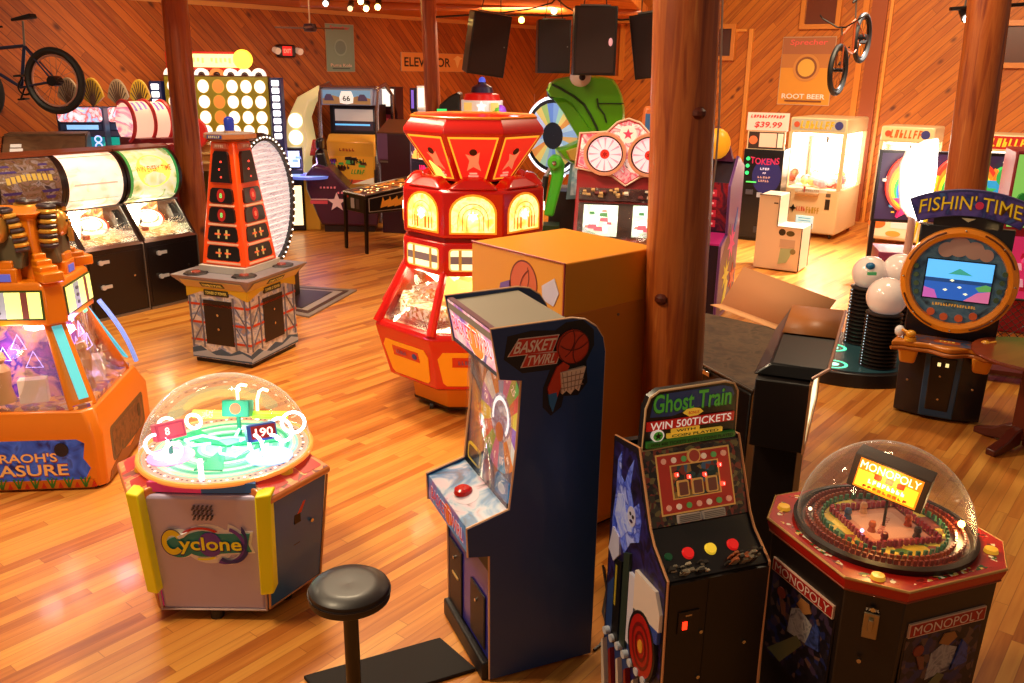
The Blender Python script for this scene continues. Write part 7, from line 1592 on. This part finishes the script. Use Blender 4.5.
def record_game():
    c = at_y(299, 200, 15.4)
    t = thing('music_game', 'slim lit cabinet with pale blue disc shelf, left of the driving seat', 'arcade game', c.x - .14, 15.4, R(12))
    z = lambda py: at_y(298, py, 15.4).z
    MB(M('1c1824', .35)).prism([(-.25, 0), (-.25, z(178)), (-.05, z(170)), (-.05, z(148)), (.25, z(148)), (.25, 0)], 'x', -.30, .24).build('cabinet', t, bevel=.02)
    a = Art((0, -.25, 0), (1, 0, 0), (0, 0, 1), .003); a.rect(-.26, .1, .2, z(184), M('ffe8b0', em=1.5)); a.rect(-.1, .4, .04, .55, M('e8b040', em=.8)); a.build('lit_front', t)
    a = Art((-.03, -.05, (z(152) + z(166)) / 2), (1, 0, 0), (0, 0, 1), .003); a.rect(-.24, -.14, .22, .14, M('c8e0f8', em=1.0)); a.scatter(6, -.2, -.1, .2, .1, .05, [M('f8f8ff', em=1), M('80a8e0', em=.8)], 'blob', 2); a.build('screen', t)
    d = MB(M('6a80e8', .3, em=.5)).ngon(36, .36, z(176), .38, z(173.5), (.34, -.3)).build('disc_shelf', t); 
    a = Art((.34, -.3, z(173.5)), (1, 0, 0), (0, 1, 0), .002); a.disc(0, 0, .33, M('88a8f0', em=.8)); a.disc(0, 0, .15, M('5048b0', em=.4)); a.disc(0, 0, .06, M('d8e0ff', em=1)); a.build('disc_print', d)
    MB(M('e0a030', .35, em=.1)).span((.24, -.2, 0), (.5, .2, z(178))).build('yellow_side', t, bevel=.02)
record_game()

def tall_cabinet(name_lab, px0, px1, pyt, Y, rz, body, front, D=.6, pyb=None):
    a0, a1 = at_y(px0, pyt, Y), at_y(px1, pyt, Y); W = a1.x - a0.x; top = (a0.z + a1.z) / 2
    t = thing('arcade_cabinet', name_lab, 'arcade game', (a0.x + a1.x) / 2, Y, rz)
    h = W / 2
    MB(body).prism([(0, .02), (0, top * .42), (-.12, top * .45), (-.1, top * .5), (.12, top * .56), (.16, top * .80), (.02, top * .84), (.02, top), (D, top), (D, .02)], 'x', -h, h).build('body', t, bevel=.01)
    a = Art((0, .02, top * .92), (1, 0, 0), (0, 0, 1), .004); a.rect(-h + .03, -top * .065, h - .03, top * .065, front[0]); a.build('marquee', t)
    a = Art((0, .14, top * .68), (1, 0, 0), (0, .04, top * .24), .004); a.rect(-h + .05, -top * .11, h - .05, top * .11, front[1]); a.rect(-h + .10, -top * .08, h - .10, top * .08, front[2]); a.build('screen', t)
    return t
MQ = lambda n, c, e=.6: ramp_mat(n, c, 7, e, 'noise')
t = tall_cabinet('dark red prize cabinet with a bright white top, right of the driving game', 374, 395, 87, 17.1, R(-8), M('3a1820', .4), (M('f8f0e0', em=1.1), M('7a1c28', .4, em=.15), ramp_mat('prize_rows', ['a02838', 'e8c8b0', '5a1420', 'c84848'], 14, .25)))
a = Art((0, -.0, 1.15), (1, 0, 0), (0, 0, 1)); a.rect(-.18, -.1, .18, .1, M('6a2028', .4, em=.1)); a.build('lower_art', t)
tall_cabinet('narrow cabinet with a pale violet screen, left of the thin log post', 409, 415, 88, 16.1, R(-10), M('281830', .4), (M('8a68e0', em=.7), M('c8b8f8', em=.9), M('e8e0ff', em=1.3)))
tall_cabinet('cabinet with a white screen and orange base art, beside the thin log post', 416, 425, 86, 15.9, R(-10), M('e8e0d8', .4, em=.2), (M('fff8f0', em=1.4), M('f0e8f0', em=1.2), ramp_mat('orange_face', ['e85020', 'f8c0a0', '40a040', 'c83018'], 9, .6)))
def bench_cabinet():
    c = at_y(385, 118, 14.6)
    t = thing('arcade_cabinet', 'plain black and purple cabinet back with a sloping brown top, behind the pinball', 'arcade game', c.x + .05, 15.3, R(-12))
    MB(M('3a1c30', .4)).prism([(-.22, 0), (-.22, 1.15), (-.30, 1.30), (-.30, 1.72), (.25, 1.90), (.25, 0)], 'x', -.18, .62).build('body', t, bevel=.01)
    MB(M('5a3018', .5)).prism([(-.31, 1.72), (-.31, 1.74), (.26, 1.93), (.26, 1.90)], 'x', -.20, .64).build('sloping_top', t)
    MB(M('6a4878', .4)).prism([(-.305, 1.3), (-.305, 1.72), (-.225, 1.72), (-.225, 1.2)], 'x', -.20, -.02).build('purple_edge', t)
    MB(STEEL).box((-.1, -.25, 1.28), (.14, .06, .10)).build('hinge_plate', t)
bench_cabinet()

# ---- giant line-up game
def connect_game():
    Y = 14.4; c = at_y(222, 120, Y)
    t = thing('lineup_game', 'giant olive board of white and orange lit circles with a red-framed yellow header', 'arcade game', c.x, Y, R(6))
    X = lambda px, py=110: at_y(px, py, Y).x - c.x; Z = lambda py: at_y(222, py, Y).z
    OL = M('908418', .4, em=.10); x0, x1 = X(168), X(268)
    MB(M('6a5a18', .4)).span((x0, .05, .6), (x1, .45, Z(76))).build('board', t, bevel=.01)
    a = Art((0, .05, 0), (1, 0, 0), (0, 0, 1), .003); a.rect(x0, Z(165), x1, Z(77), OL)
    Wc = M('fff8ec', em=1.1); Oc = M('f09040', em=.35)
    cols = [X(p) for p in (176, 190.5, 205, 219.5, 233, 246.5, 260)]
    for j, py in enumerate((86.5, 102, 117.5, 131.5, 146)):
        for i, x in enumerate(cols):
            a.disc(x, Z(py), .098, M('c8a838', .4, em=.3), ry=.112); a.disc(x, Z(py), .086, Oc if i == 3 - 0 and False else (Oc if (i == 3 and j < 3) else Wc), ry=.10); a.k -= 2
    a.k += 2; a.build('lit_circles', t)
    for i, x in enumerate(cols):
        b = MB(M('fff4e8', em=.8) if i != 3 else M('f09850', em=.3)).lathe([(.055, 0), (.06, -.05), (.115, -.05), (.12, 0)], (x, .05, Z(75.5)), 20, 0, math.pi, axis='y').build('chute_arch', t)
        MB(M('3a1818', .4)).lathe([(.001, 0), (.058, 0)], (x, .04, Z(75.5)), 16, 0, math.pi, axis='y').build('chute_mouth', b, solid=.01)
    hb = MB(M('d02818', .35, em=.25)).span((X(172), .0, Z(70)), (X(247), .12, Z(51.5))).build('header', t, bevel=.02)
    a = Art(((X(172) + X(247)) / 2, 0, (Z(70) + Z(51.5)) / 2), (1, 0, 0), (0, 0, 1), .004); w_ = (X(247) - X(172)) / 2 - .03; a.rect(-w_, -.10, w_, .10, M('ffe890', em=1.5)); [a.rect(-.8 * w_ + .07 * k, -.035 + .01 * (k % 3), -.8 * w_ + .07 * k + .03, .04, M('d8c870', .4, em=.9)) for k in range(14) if k != 7]; a.build('header_text', hb)
    s = MB(M('ffe040', em=1.6)).lathe([(.001, -.06), (.13, -.06), (.15, -.03), (.15, .02)], (X(246), 0, Z(59)), 28, axis='y').build('sun_disc', t)
    for s_, pa, pb, tl in ((1, 270, 281, 77), (-1, 154, 165, 82)):
        xa, xb = X(pa), X(pb); m = MB(M('2a3068', .4, em=.1)).span((xa, .0, .5), (xb, .3, Z(tl))).build('side_tower', t, bevel=.01)
        a = Art(((xa + xb) / 2, 0, 0), (1, 0, 0), (0, 0, 1), .003)
        n = 8
        for k in range(n): zz = Z(tl + 5.5 + 7.6 * k); a.rrect(-(xb - xa) / 2 + .03, zz - .045, (xb - xa) / 2 - .03, zz + .045, .015, M('f4f8ff', em=1.8)); a.k -= 1
        a.build('lit_steps', m)
    MB(M('8a7a20', .4)).span((x0 - .1, -.5, 0), (x1 + .1, .5, .6)).build('base', t, bevel=.02)
    m = MB(M('c82820', .35, em=.15)).lathe([(.001, -.05), (.24, -.05), (.26, 0), (.24, .05), (.001, .05)], (X(198), -.5, Z(131)), 28, axis='y').build('red_paddle', t)
    sh = MB(M('d8b070', .4))
    for k in range(4): sh.box((X(205), -.42, Z(160) + .15 * k), (.26, .12, .03))
    sh.box((X(205), -.36, Z(150)), (.26, .02, .6)); sh.build('shelf_stack', t)
connect_game()

# ---- big oval wheel of ribbed light and its floor mat
def big_wheel():
    Y = 10.15; c = at_y(263, 204, Y)
    t = thing('spin_wheel_game', 'tall ribbed silver wheel with a black bulb-studded rim beside the orange tower', 'arcade game', c.x, Y, R(81))
    r_ = .80; cz = c.z
    T = Matrix.Translation((0, 0, cz))
    m = MB(M('18120f', .35, coat=.3)); m.T = T; m.lathe([(r_ - .07, -.06), (r_, -.06), (r_ + .02, 0), (r_, .10), (r_ - .07, .10), (r_ - .07, -.06)], n=64, axis='y'); rim = m.build('rim', t)
    m = MB(M('ffe8d0', em=3)); m.T = T
    for i in range(56): m.ball(((r_ - .03) * math.cos(R(i * 360 / 56)), -.065, (r_ - .03) * math.sin(R(i * 360 / 56))), .012, 6)
    m.build('bulb', rim)['kind'] = 'stuff'
    FC = ramp_mat('ribbed_silver', ['d8c8c8', 'ffffff', 'b8a0a8', 'ffffff', 'd0c0c0'], 3, .5, 'noise', .25, (1, 1, 22))
    m = MB(FC); m.T = T; m.lathe([(.001, -.02), (r_ - .07, -.02)], n=56, axis='y'); m.lathe([(.001, .05), (r_ - .07, .05)], n=56, axis='y'); fc = m.build('wheel_face', t)
    for k in range(22):
        z = -.68 + .065 * k; hw = math.sqrt(max(.01, (r_ - .08) ** 2 - z * z))
        mm = MB(M('fff4f0', .25, .3, em=.45)); mm.T = T; mm.tube([(-hw, -.022, z), (0, -.022, z + .02), (hw, -.022, z)], .010, 6); mm.build('light_rib', fc)
    MB(M('241a1a', .4)).box((0, .0, max(.05, (cz - r_) / 2)), (.9, .4, max(.1, cz - r_ + .04))).build('stand', t)
    MB(M('1c1416', .4)).span((-.28, .06, 0), (.28, .40, cz + .45)).build('rear_column', t, bevel=.03)
big_wheel()
def mat_():
    pts = [at_z(a, b, 0) for a, b in ((286, 286), (357, 291), (309, 318), (262, 309))]
    c = sum(pts, Vector()) / 4; rel = [(p.x - c.x, p.y - c.y) for p in pts]
    t = thing('play_mat', 'grey bordered dark floor platform beside the ribbed wheel', 'floor mat', c.x, c.y)
    MB(M('8a7a70', .5)).prism(rel, 'z', 0, .02).build('border', t)
    MB(M('4a2a20', .5)).prism([(x * .84, y * .84) for x, y in rel], 'z', .02, .026).build('brown_band', t); MB(M('a89888', .45)).prism([(x * .72, y * .72) for x, y in rel], 'z', .026, .03).build('grey_band', t)
    MB(M('2a1416', .4)).prism([(x * .62 - .06, y * .62) for x, y in rel], 'z', .03, .036).build('dark_pad', t)
mat_()

# ---- twin slot-style cabinets with fan crests, far left
def crest_game(lab, pxa, pxb, Y, name):
    c = at_y((pxa + pxb) / 2, 125, Y); W = at_y(pxb, 125, Y).x - at_y(pxa, 125, Y).x; h = W / 2
    t = thing('arcade_cabinet', lab, 'arcade game', c.x, Y, R(12), group=None)
    Z = lambda py: at_y((pxa + pxb) / 2, py, Y).z
    MB(M('28305a', .4)).span((-h, .0, 0), (h, .3, Z(107))).build('body', t, bevel=.02)
    a = Art((0, 0, 0), (1, 0, 0), (0, 0, 1), .003)
    a.rrect(-h + .02, Z(122), h - .02, Z(107.5), .04, ramp_mat('crest_lit_' + name, ['4888d8', 'f0f4ff', 'e86050', 'a0c8f8', 'f8e880'], 5, 1.0, 'noise')); a.rect(-h + .04, Z(130), h - .04, Z(124), M('3a4870', .4, em=.1))
    for k in range(5): x = -h + .12 + k * (W - .2) / 5; a.rect(x, Z(129.5), x + .08, Z(125), M('90c8ff', em=.9)); a.k -= 1
    a.k += 1; a.rect(-h + .02, Z(158), h - .02, Z(137), ramp_mat('teal_screen_' + name, ['18a090', '40c8b0', '107868', 'e8f8f0', '2088a0'], 8, .6)); a.rect(-h, Z(136), h, Z(131), M('50507a', .4))
    for k in range(3):
        a.ring(h - .10, Z(139 + 7 * k), .05, .018, M('b0b8ff', em=1.6), n=16)
    a.build('front_art', t)
    for x, col in ((-h * .45, 'a89070'), (h * .55, 'c8a030')):
        m = MB(M(col, .35, .3, em=.05)); m.prism([(x, Z(107))] + [(x + .15 * math.cos(R(an)), Z(107) + .38 * math.sin(R(an))) for an in range(20, 161, 14)], 'y', .1, .18); f_ = m.build('fan_crest', t, bevel=.006)
        for an in range(34, 150, 14): MB(M('4a2c18', .4)).tube([(x, .095, Z(107)), (x + .135 * math.cos(R(an)), .095, Z(107) + .35 * math.sin(R(an)))], .008, 5).build('crest_rib', f_)
crest_game('blue cabinet with two fan crests, below the wall bicycle wheel', 59, 103, 12.0, 'a'); crest_game('blue cabinet with two fan crests, left of the striped round hoods', 109, 150, 12.7, 'b')
def round_hoods():
    for i, (px, lab) in enumerate(((143, 'left one of two cabinets with red-edged striped round hoods'), (160, 'right one of two cabinets with red-edged striped round hoods, beside the slim log post'))):
        Y = 11.4 + .30 * i; c = at_y(px, 122, Y)
        t = thing('coin_pusher', lab, 'arcade game', c.x, Y, R(50), group='striped round-hooded cabinets')
        zc = c.z; r_ = .25; h = .14
        MB(M('8a1c28', .4)).span((-h, -.15, 0), (h, .4, zc - .2)).build('cabinet', t)
        hd = MB(ramp_mat('stripe_hood', ['f0a070', 'fff0e8', 'd87098', 'f8d8c8', '7848a8'], 3, .6, 'noise')).lathe([(r_, -h), (r_, h)], (0, .2, zc), 28, R(-100) , R(100), axis='x').build('lit_hood', t)
        hd.rotation_euler = (0, 0, 0)
        for s in (-1, 1): MB(M('c83030', .35, em=.15)).tube([(s * h, .2 - (r_ + .01) * math.cos(R(an)), zc + (r_ + .01) * math.sin(R(an))) for an in range(-70, 131, 12)], .025).build('hood_rim', t)
        m = MB(M('7a4cb0', .4, em=.35))
        for k in range(5):
            x0 = -.16 + .07 * k; an0 = 30 + 3 * k
            m.add([(x0 + d, .2 - (r_ + .006) * math.cos(R(an)), zc + (r_ + .006) * math.sin(R(an))) for an in (an0, an0 + 18, an0 + 36) for d in (0, .035)], [(0, 1, 3, 2), (2, 3, 5, 4)])
        m.mat(M('f8c8a8', .4, em=.8)).prism([(.2 - (r_ + .003) * math.cos(R(an)), zc + (r_ + .003) * math.sin(R(an))) for an in range(-70, 131, 12)] + [(.2 - (r_ - .02) * math.cos(R(an)), zc + (r_ - .02) * math.sin(R(an))) for an in range(130, -71, -12)], 'x', -h, h)
        m.build('hood_stripes', t)
        q = MB(M('9a1420', .35, coat=.3)).box((0, -.30, zc - .42), (.26, .10, .34), rx=R(-10)).build('red_panel', t, bevel=.05, seg=3)
round_hoods()
def dusty_box():
    c = at_y(47, 150, 10.9); rz = R(20)
    t = thing('arcade_cabinet', 'black cabinet with sloping dusty top and two white stickers, at far left', 'arcade game', c.x, 10.9, rz)
    Z = lambda py: at_y(47, py, 10.9).z
    zf, zb = Z(160), Z(136); h = .47
    MB(M('140e10', .4)).prism([(-.35, .02), (-.35, zf - .16), (-.42, zf - .14), (-.42, zf), (.0, zb), (.45, zb + .02), (.45, .02)], 'x', -h, h).build('body', t, bevel=.012)
    up = Vector((0, .42, zb - zf)).normalized()
    a = Art((0, -.21, (zf + zb) / 2), (1, 0, 0), up, .003); a.rect(-h + .02, -.23, h - .02, .25, ramp_mat('dusty_brown', ['6a4a34', '7a5a40', '5a3e2c'], 4, 0, 'noise', .5)); a.rect(-h + .10, .04, -h + .22, .10, M('f8f0e8', em=.2)); a.rect(-h + .10, -.04, -h + .24, .015, M('f8f0e8', em=.2)); a.build('sloping_top', t)
    MB(ramp_mat('dusty_brown2', ['6a4a34', '7a5a40', '5a3e2c'], 4, 0, 'noise', .5)).span((-h + .02, 0.02, zb), (h - .02, .44, zb + .025)).build('flat_top', t)
    for sx in (-1, 1): MB(M('c01c18', .35)).box((sx * (h - .05), -.40, zf - .22), (.10, .08, .12)).build('red_corner', t, bevel=.01)
dusty_box()

# ============================================================ ON THE WALLS AND OVERHEAD
def poster(name, lab, wfun, w_, px0, py0, px1, py1, draw):
    s0, z1 = wfun(px0, py0); s1, z0 = wfun(px1, py1)
    o = w_.location; rz = w_.rotation_euler.z
    cx, cz = (s0 + s1) / 2, (z0 + z1) / 2
    t = thing(name, lab, 'poster', o.x + math.cos(rz) * cx + math.sin(rz) * .01, o.y + math.sin(rz) * cx - math.cos(rz) * .01, rz, cz)
    W, Hh = (s1 - s0) / 2, (z1 - z0) / 2
    MB(M('c8a080', .5)).span((-W, -.012, -Hh), (W, .0, Hh)).build('backing', t)
    a = Art((0, -.012, 0), (1, 0, 0), (0, 0, 1), .003); draw(a, W, Hh); a.build('print', t)
def d1(a, W, H):
    a.rect(-W * .98, -H * .98, W * .98, H * .98, M('8a9a88', .5)); a.text('Sprecher', 0, H * .82, .2, M('d83a48', .5), width=W * 1.4, height=H * .2, bold=.04, shear=.1)
    a.disc(0, .02 * H, W * .45, M('98a898', .5)); a.disc(0, .02 * H, W * .36, M('7a8a80', .5)); a.text('Puma Kola', 0, -H * .72, .2, M('f0c8b0', .5), width=W * 1.5, height=H * .13, bold=.04); a.rect(-W * .6, -H * .88, W * .6, -H * .84, M('4a4a48', .5))
def d2(a, W, H):
    a.rect(-W * .98, -H * .98, W * .98, H * .98, M('e09028', .5)); a.rect(-W * .98, .1 * H, W * .98, H * .98, M('c07434', .5)); a.rect(-W * .98, H * .5, W * .98, H * .98, M('a86038', .5))
    a.text('Sprecher', 0, H * .82, .2, M('e85850', .5), width=W * 1.4, height=H * .2, bold=.05, shear=.1)
    a.disc(0, .1 * H, W * .5, M('d0843a', .5)); a.disc(0, .1 * H, W * .40, M('8a4a24', .5)); a.disc(0, .1 * H, W * .32, M('e8a840', .5))
    a.text('ROOT BEER', 0, -H * .74, .2, M('f8e8d8', .5), width=W * 1.65, height=H * .15, bold=.05); a.rect(-W * .7, -H * .9, W * .7, -H * .86, M('7a3a18', .5))
poster('wall_poster', 'grey-green cola poster on the left wall reading Puma Kola', on_left, wl, 324, 23, 354.5, 72, d1)
poster('wall_poster', 'orange ROOT BEER poster on the right wall beside the hung bicycle', on_right, wr, 784, 37, 829, 106, d2)
def d3(a, W, H):
    a.rect(-W * .98, -H * .98, W * .98, H * .98, M('e89040', .5)); a.text('ELEVATOR', -W * .18, 0, .2, M('2a1410'), width=W * 1.45, height=H * 1.0, bold=.03); a.poly([(W * .7, H * .3), (W * .78, -H * .6), (W * .86, H * .3), (W * .95, H * .5), (W * .78, H * .8), (W * .64, H * .4)], M('f8c070', .5))
poster('wall_sign', 'orange wooden ELEVATOR sign partly hidden by the thin log post', on_left, wl, 400, 52, 463, 72, d3)
def d4(a, W, H): a.rect(-W, -H, W, H, M('f0b090', .5)); a.scatter(5, -W * .7, -H * .6, W * .7, H * .6, W * .3, [M('c04828'), M('d86a48')], 'blob', 3)
poster('wall_notice', 'small pale notice on the wall left of the frog', on_left, wl, 534, 94, 544, 103, d4)

def clock():
    s, z = on_left(284, 51); o = wl.location; rz = wl.rotation_euler.z
    t = thing('exit_light', 'small black emergency light with a red lit face and two lamp heads', 'emergency light', o.x + math.cos(rz) * s + math.sin(rz) * .05, o.y + math.sin(rz) * s - math.cos(rz) * .05, rz, z)
    MB(M('2a1210', .4)).box((0, 0, 0), (.38, .10, .22)).build('case', t, bevel=.03)
    a = Art((0, -.05, 0), (1, 0, 0), (0, 0, 1), .003); a.rect(-.10, -.08, .10, .08, M('d81818', em=.9)); a.text('EXIT', 0, 0, .1, M('ff6a50', em=2), width=.16, height=.07); a.build('lit_face', t)
    for sx in (-1, 1): MB(M('e8c8a8', .4, em=.2)).cyl((sx * .24, .0, .02), (sx * .24, -.12, -.01), .05, .06).build('lamp_head', t)
clock()

# ---- bicycles
def bicycle(lab, rr, frame, rim='c08878', spk='8a7a74'):
    """local +x forward, wheels in the xz plane, origin under the rear hub"""
    t = thing('bicycle', lab, 'bicycle', 0, 0, 0)
    WB = rr * 3.15; RB = M('120d0d', .6); FR = M(frame, .35, .2, coat=.4)
    for i, x in enumerate((0, WB)):
        w_ = MB(RB).tube([(x + rr * math.cos(R(a)), 0, rr + rr * math.sin(R(a))) for a in range(0, 360, 10)], rr * .12, 8, True).build('wheel', t)
        MB(M(rim, .3, .5)).tube([(x + rr * .84 * math.cos(R(a)), 0, rr + rr * .84 * math.sin(R(a))) for a in range(0, 360, 12)], rr * .035, 6, True).build('wheel_rim', w_)
        s = MB(M(spk, .3, .8))
        for k in range(20): a = R(18 * k); s.tube([(x, (.03 if k % 2 else -.03), rr), (x + rr * .87 * math.cos(a), 0, rr + rr * .87 * math.sin(a))], .0022, 4)
        s.build('spokes', w_); MB(M('1c1618', .4, .5)).cyl((x, -.07, rr), (x, .07, rr), rr * (.17 if i == 0 else .08)).build('hub', w_)
    k = rr / .33; B = (WB * .42, 0, rr * .92); S = (WB * .26, 0, rr * 2.25); Hd = (WB * .80, 0, rr * 2.30); Hl = (WB * .85, 0, rr * 1.95)
    f_ = MB(FR)
    for p, q in ((S, B), (Hl, B), (S, Hd)): f_.tube([p, q], .019 * k)
    for y in (-.04, .04): f_.tube([(0, y, rr), (B[0], y * .5, B[2])], .011 * k); f_.tube([(0, y, rr), (S[0], y * .4, S[2])], .010 * k); f_.tube([(Hl[0], y, Hl[2]), (WB, y, rr)], .014 * k)
    f_.tube([Hd, Hl], .024 * k); f_.build('frame', t)
    MB(STEEL).tube([S, (S[0] - .06 * k, 0, S[2] + .26 * k)], .012 * k).build('seat_post', t)
    sx, sz = S[0] - .06 * k, S[2] + .27 * k
    MB(M('140d0d', .5)).loft([[(sx - .14 * k, -.07 * k, sz), (sx - .14 * k, .07 * k, sz), (sx - .14 * k, .06 * k, sz + .05 * k), (sx - .14 * k, -.06 * k, sz + .05 * k)], [(sx + .02 * k, -.035 * k, sz), (sx + .02 * k, .035 * k, sz), (sx + .02 * k, .03 * k, sz + .04 * k), (sx + .02 * k, -.03 * k, sz + .04 * k)], [(sx + .14 * k, -.015 * k, sz), (sx + .14 * k, .015 * k, sz), (sx + .14 * k, .012 * k, sz + .03 * k), (sx + .14 * k, -.012 * k, sz + .03 * k)]]).build('saddle', t, bevel=.01)
    hx, hz = Hd[0] - .02, Hd[2] + .12 * k
    MB(M('18100f', .35, .3)).tube([(hx - .08 * k, -.34 * k, hz + .14 * k), (hx, -.28 * k, hz + .13 * k), (hx + .02, -.06 * k, hz), (hx + .02, .06 * k, hz), (hx, .28 * k, hz + .13 * k), (hx - .08 * k, .34 * k, hz + .14 * k)], .012 * k).build('handlebar', t)
    MB(STEEL).tube([Hd, (hx + .02, 0, hz)], .016 * k).build('stem', t)
    c = MB(M('181010', .4, .4)); c.lathe([(.07 * k, -.045), (.09 * k, -.05), (.09 * k, -.06), (.07 * k, -.055), (.07 * k, -.045)], B, 20, axis='y'); c.tube([(B[0], -.06, B[2]), (B[0] + .1 * k, -.07, B[2] - .12 * k)], .010); c.tube([(B[0], .06, B[2]), (B[0] - .1 * k, .07, B[2] + .12 * k)], .010); c.build('crank', t)
    for s in (-1, 1): MB(BLACK).box((B[0] - s * .1 * k * -1 * (1 if s < 0 else -1) * 0 + (-.1 * k if s > 0 else .1 * k), s * .12, B[2] + s * .12 * k), (.09 * k, .09 * k, .02)).build('pedal', t)
    return t
bk = bicycle('black mountain bicycle hanging on the left wall, cut by the picture edge', .33, '1c2244')
c = at_y(55, 81, 10.2); bk.matrix_world = Matrix.Translation(c) @ Matrix.Rotation(R(172), 4, 'Z') @ Matrix.Rotation(R(7), 4, 'Y') @ Matrix.Translation((0, 0, -.33))
bk2 = bicycle('small BMX bicycle hanging nose-down beside the ROOT BEER poster', .31, 'a04820', '1c1412', '3a2c28')
c = at_y(838, 70, 12.4); bk2.matrix_world = Matrix.Translation(c) @ Matrix.Rotation(R(-128), 4, 'Z') @ Matrix.Rotation(R(27), 4, 'Y') @ Matrix.Translation((-.31 * 3.15, 0, -.31))

# ---- hanging speakers
def speaker_proto():
    t = thing('hanging_speaker', 'tilted black loudspeaker hung above the red coin pusher', 'speaker', 0, 0, 0, group='loudspeakers hung from the ceiling')
    MB(M('1c0e0a', .45, coat=.1)).span((-.24, -.18, -.37), (.24, .18, .37)).build('cabinet', t, bevel=.012)
    MB(M('2c140e', .7)).span((-.215, -.188, -.345), (.215, -.18, .345)).build('grille', t, bevel=.006)
    MB(STEEL).box((0, 0, .385), (.34, .05, .02)).build('bracket', t)
    MB(STEEL).box((.19, -.19, .0), (.015, .01, .015)).build('badge', t)
    return t
sp0 = speaker_proto()
def rod(t, loc, h=2.2):
    for s in (-.14, .14): pass
for i, (px, py, Y, rx, ry, rz, k, lab) in enumerate(((486.5, 44, 10.6, 6, 7, 14, .92, None), (553, 47, 12.3, 0, 0, 4, .92, 'smaller black loudspeaker hung above the frog head, left of the largest one'), (594, 41.5, 10.4, 0, 0, 0, 1, 'largest straight-hung black loudspeaker with a pale oval mark'), (655, 45, 10.8, 4, -8, -24, .98, 'black loudspeaker half hidden behind the massive log post'))):
    o = sp0 if i == 0 else copy_tree(sp0)
    c = at_y(px, py, Y); o.location = c; o.rotation_euler = (R(rx), R(ry), R(rz)); o.scale = (k,) * 3
    if lab: o['label'] = lab
    if i == 2: MB(M('e8a8b0', .3, em=.4)).ball((.17, -.192, -.01), .03, 12, (.8, .3, 1.5)).build('pale_mark', o)
    m = MB(M('6a5a50', .4, .6))
    for s in (-.13, .13): m.tube([(s, 0, .38), (s * .3, 0, .95), (s * .3, 0, 3.6)], .007, 5)
    m.build('hanging_cable', o)
# ---- track lights
def track_light(px, py, Y, lab, em=18, col='ffd070'):
    c = at_y(px, py, Y); t = thing('track_light', lab, 'lamp', c.x, c.y, 0, c.z)
    MB(M('2a1c18', .4, .3)).cyl((0, .10, .09), (0, -.02, 0), .045, .055, 16).build('shade', t)
    MB(M(col, em=em)).ball((0, -.035, -.012), .042, 12).build('bulb', t); MB(STEEL).cyl((0, .06, .06), (0, .06, .5), .010).build('stem', t)
for px, py, l in ((361, 1, 'leftmost lit spotlight of the ceiling track'), (366.5, 8, 'brightest orange spotlight on the ceiling track'), (378, 6.5, 'rightmost lit spotlight of the ceiling track')): track_light(px, py, 14.2, l, 30)
track_light(326, 3, 14.0, 'white-faced spotlight on the ceiling above the fan', 6, 'fff0e0'); track_light(350.5, 8, 14.2, 'dim spotlight on the ceiling track left of the bright ones', 2, 'f0c090')
track_light(966, 18, 9.6, 'spotlight on the beam by the right-hand log post', 10, 'fff4e0')
c = at_y(966, 12, 9.6)
tk = MB(M('2a1c18', .4, .3)).tube([tuple(at_y(950, 9, 9.6)), tuple(at_y(1030, 4, 9.6))], .02).build('track_rail'); tag(tk, 'black lighting rail crossing behind the right-hand log post', 'lighting rail')
# ---- string lights
sl = thing('string_light', 'black cable of small warm bulbs strung between the hanging loudspeakers', 'string lights', 0, 0, 0)
pts = [tuple(at_y(a, b, 11.6)) for a, b in ((436, 17), (470, 15), (500, 15.5), (530, 15), (560, 16), (590, 14), (620, 20), (650, 18))]
MB(M('1a1210')).tube(pts, .012, 6).build('cable', sl)
pts = [tuple(at_y(a, b, 11.6)) for a, b in ((500, 13), (530, 9), (552, 3), (556, -2))]; MB(M('1a1210')).tube(pts, .010, 6).build('cable', sl)
pts = [tuple(at_y(a, b, 11.6)) for a, b in ((556, -2), (565, 6), (575, 12))]; MB(M('1a1210')).tube(pts, .010, 6).build('cable', sl)
for px, py, c_ in ((504, 20, 'ffe8c8'), (521.5, 20, 'e8ff60'), (554, 11, 'fff0a8')): MB(M(c_, em=12)).ball(tuple(at_y(px, py, 11.6)), .038, 12).build('bulb', sl)
# ---- ceiling fan
c = at_y(310, 28, 14.2); t = thing('ceiling_fan', 'dark ceiling fan on a thin rod before the left wall', 'ceiling fan', c.x, c.y, 0, c.z)
MB(M('3a2030', .4)).lathe([(.001, -.06), (.09, -.05), (.11, 0), (.09, .06), (.001, .07)], n=24).build('motor', t)
MB(M('e8c8a0', .5)).cyl((0, 0, .06), (0, 0, CZ - c.z), .012).build('rod', t)
for k in range(4):
    m = MB(M('7a4a28', .45)); m.T = Matrix.Rotation(R(90 * k + 8), 4, 'Z'); m.box((.32, 0, .0), (.42, .11, .01), rx=R(8)); m.box((.12, 0, 0), (.1, .03, .012)); m.build('blade', t)
# floor cable by the navy cabinet
pts = [at_z(a, b, .008) for a, b in ((603, 566), (607, 590), (603, 612), (609, 632), (600, 645), (594, 650))]
cb = MB(BLACK).tube([tuple(p) for p in pts], .008, 6).build('power_cable'); tag(cb, 'black power cable on the floor between the navy and ghost train cabinets', 'cable')
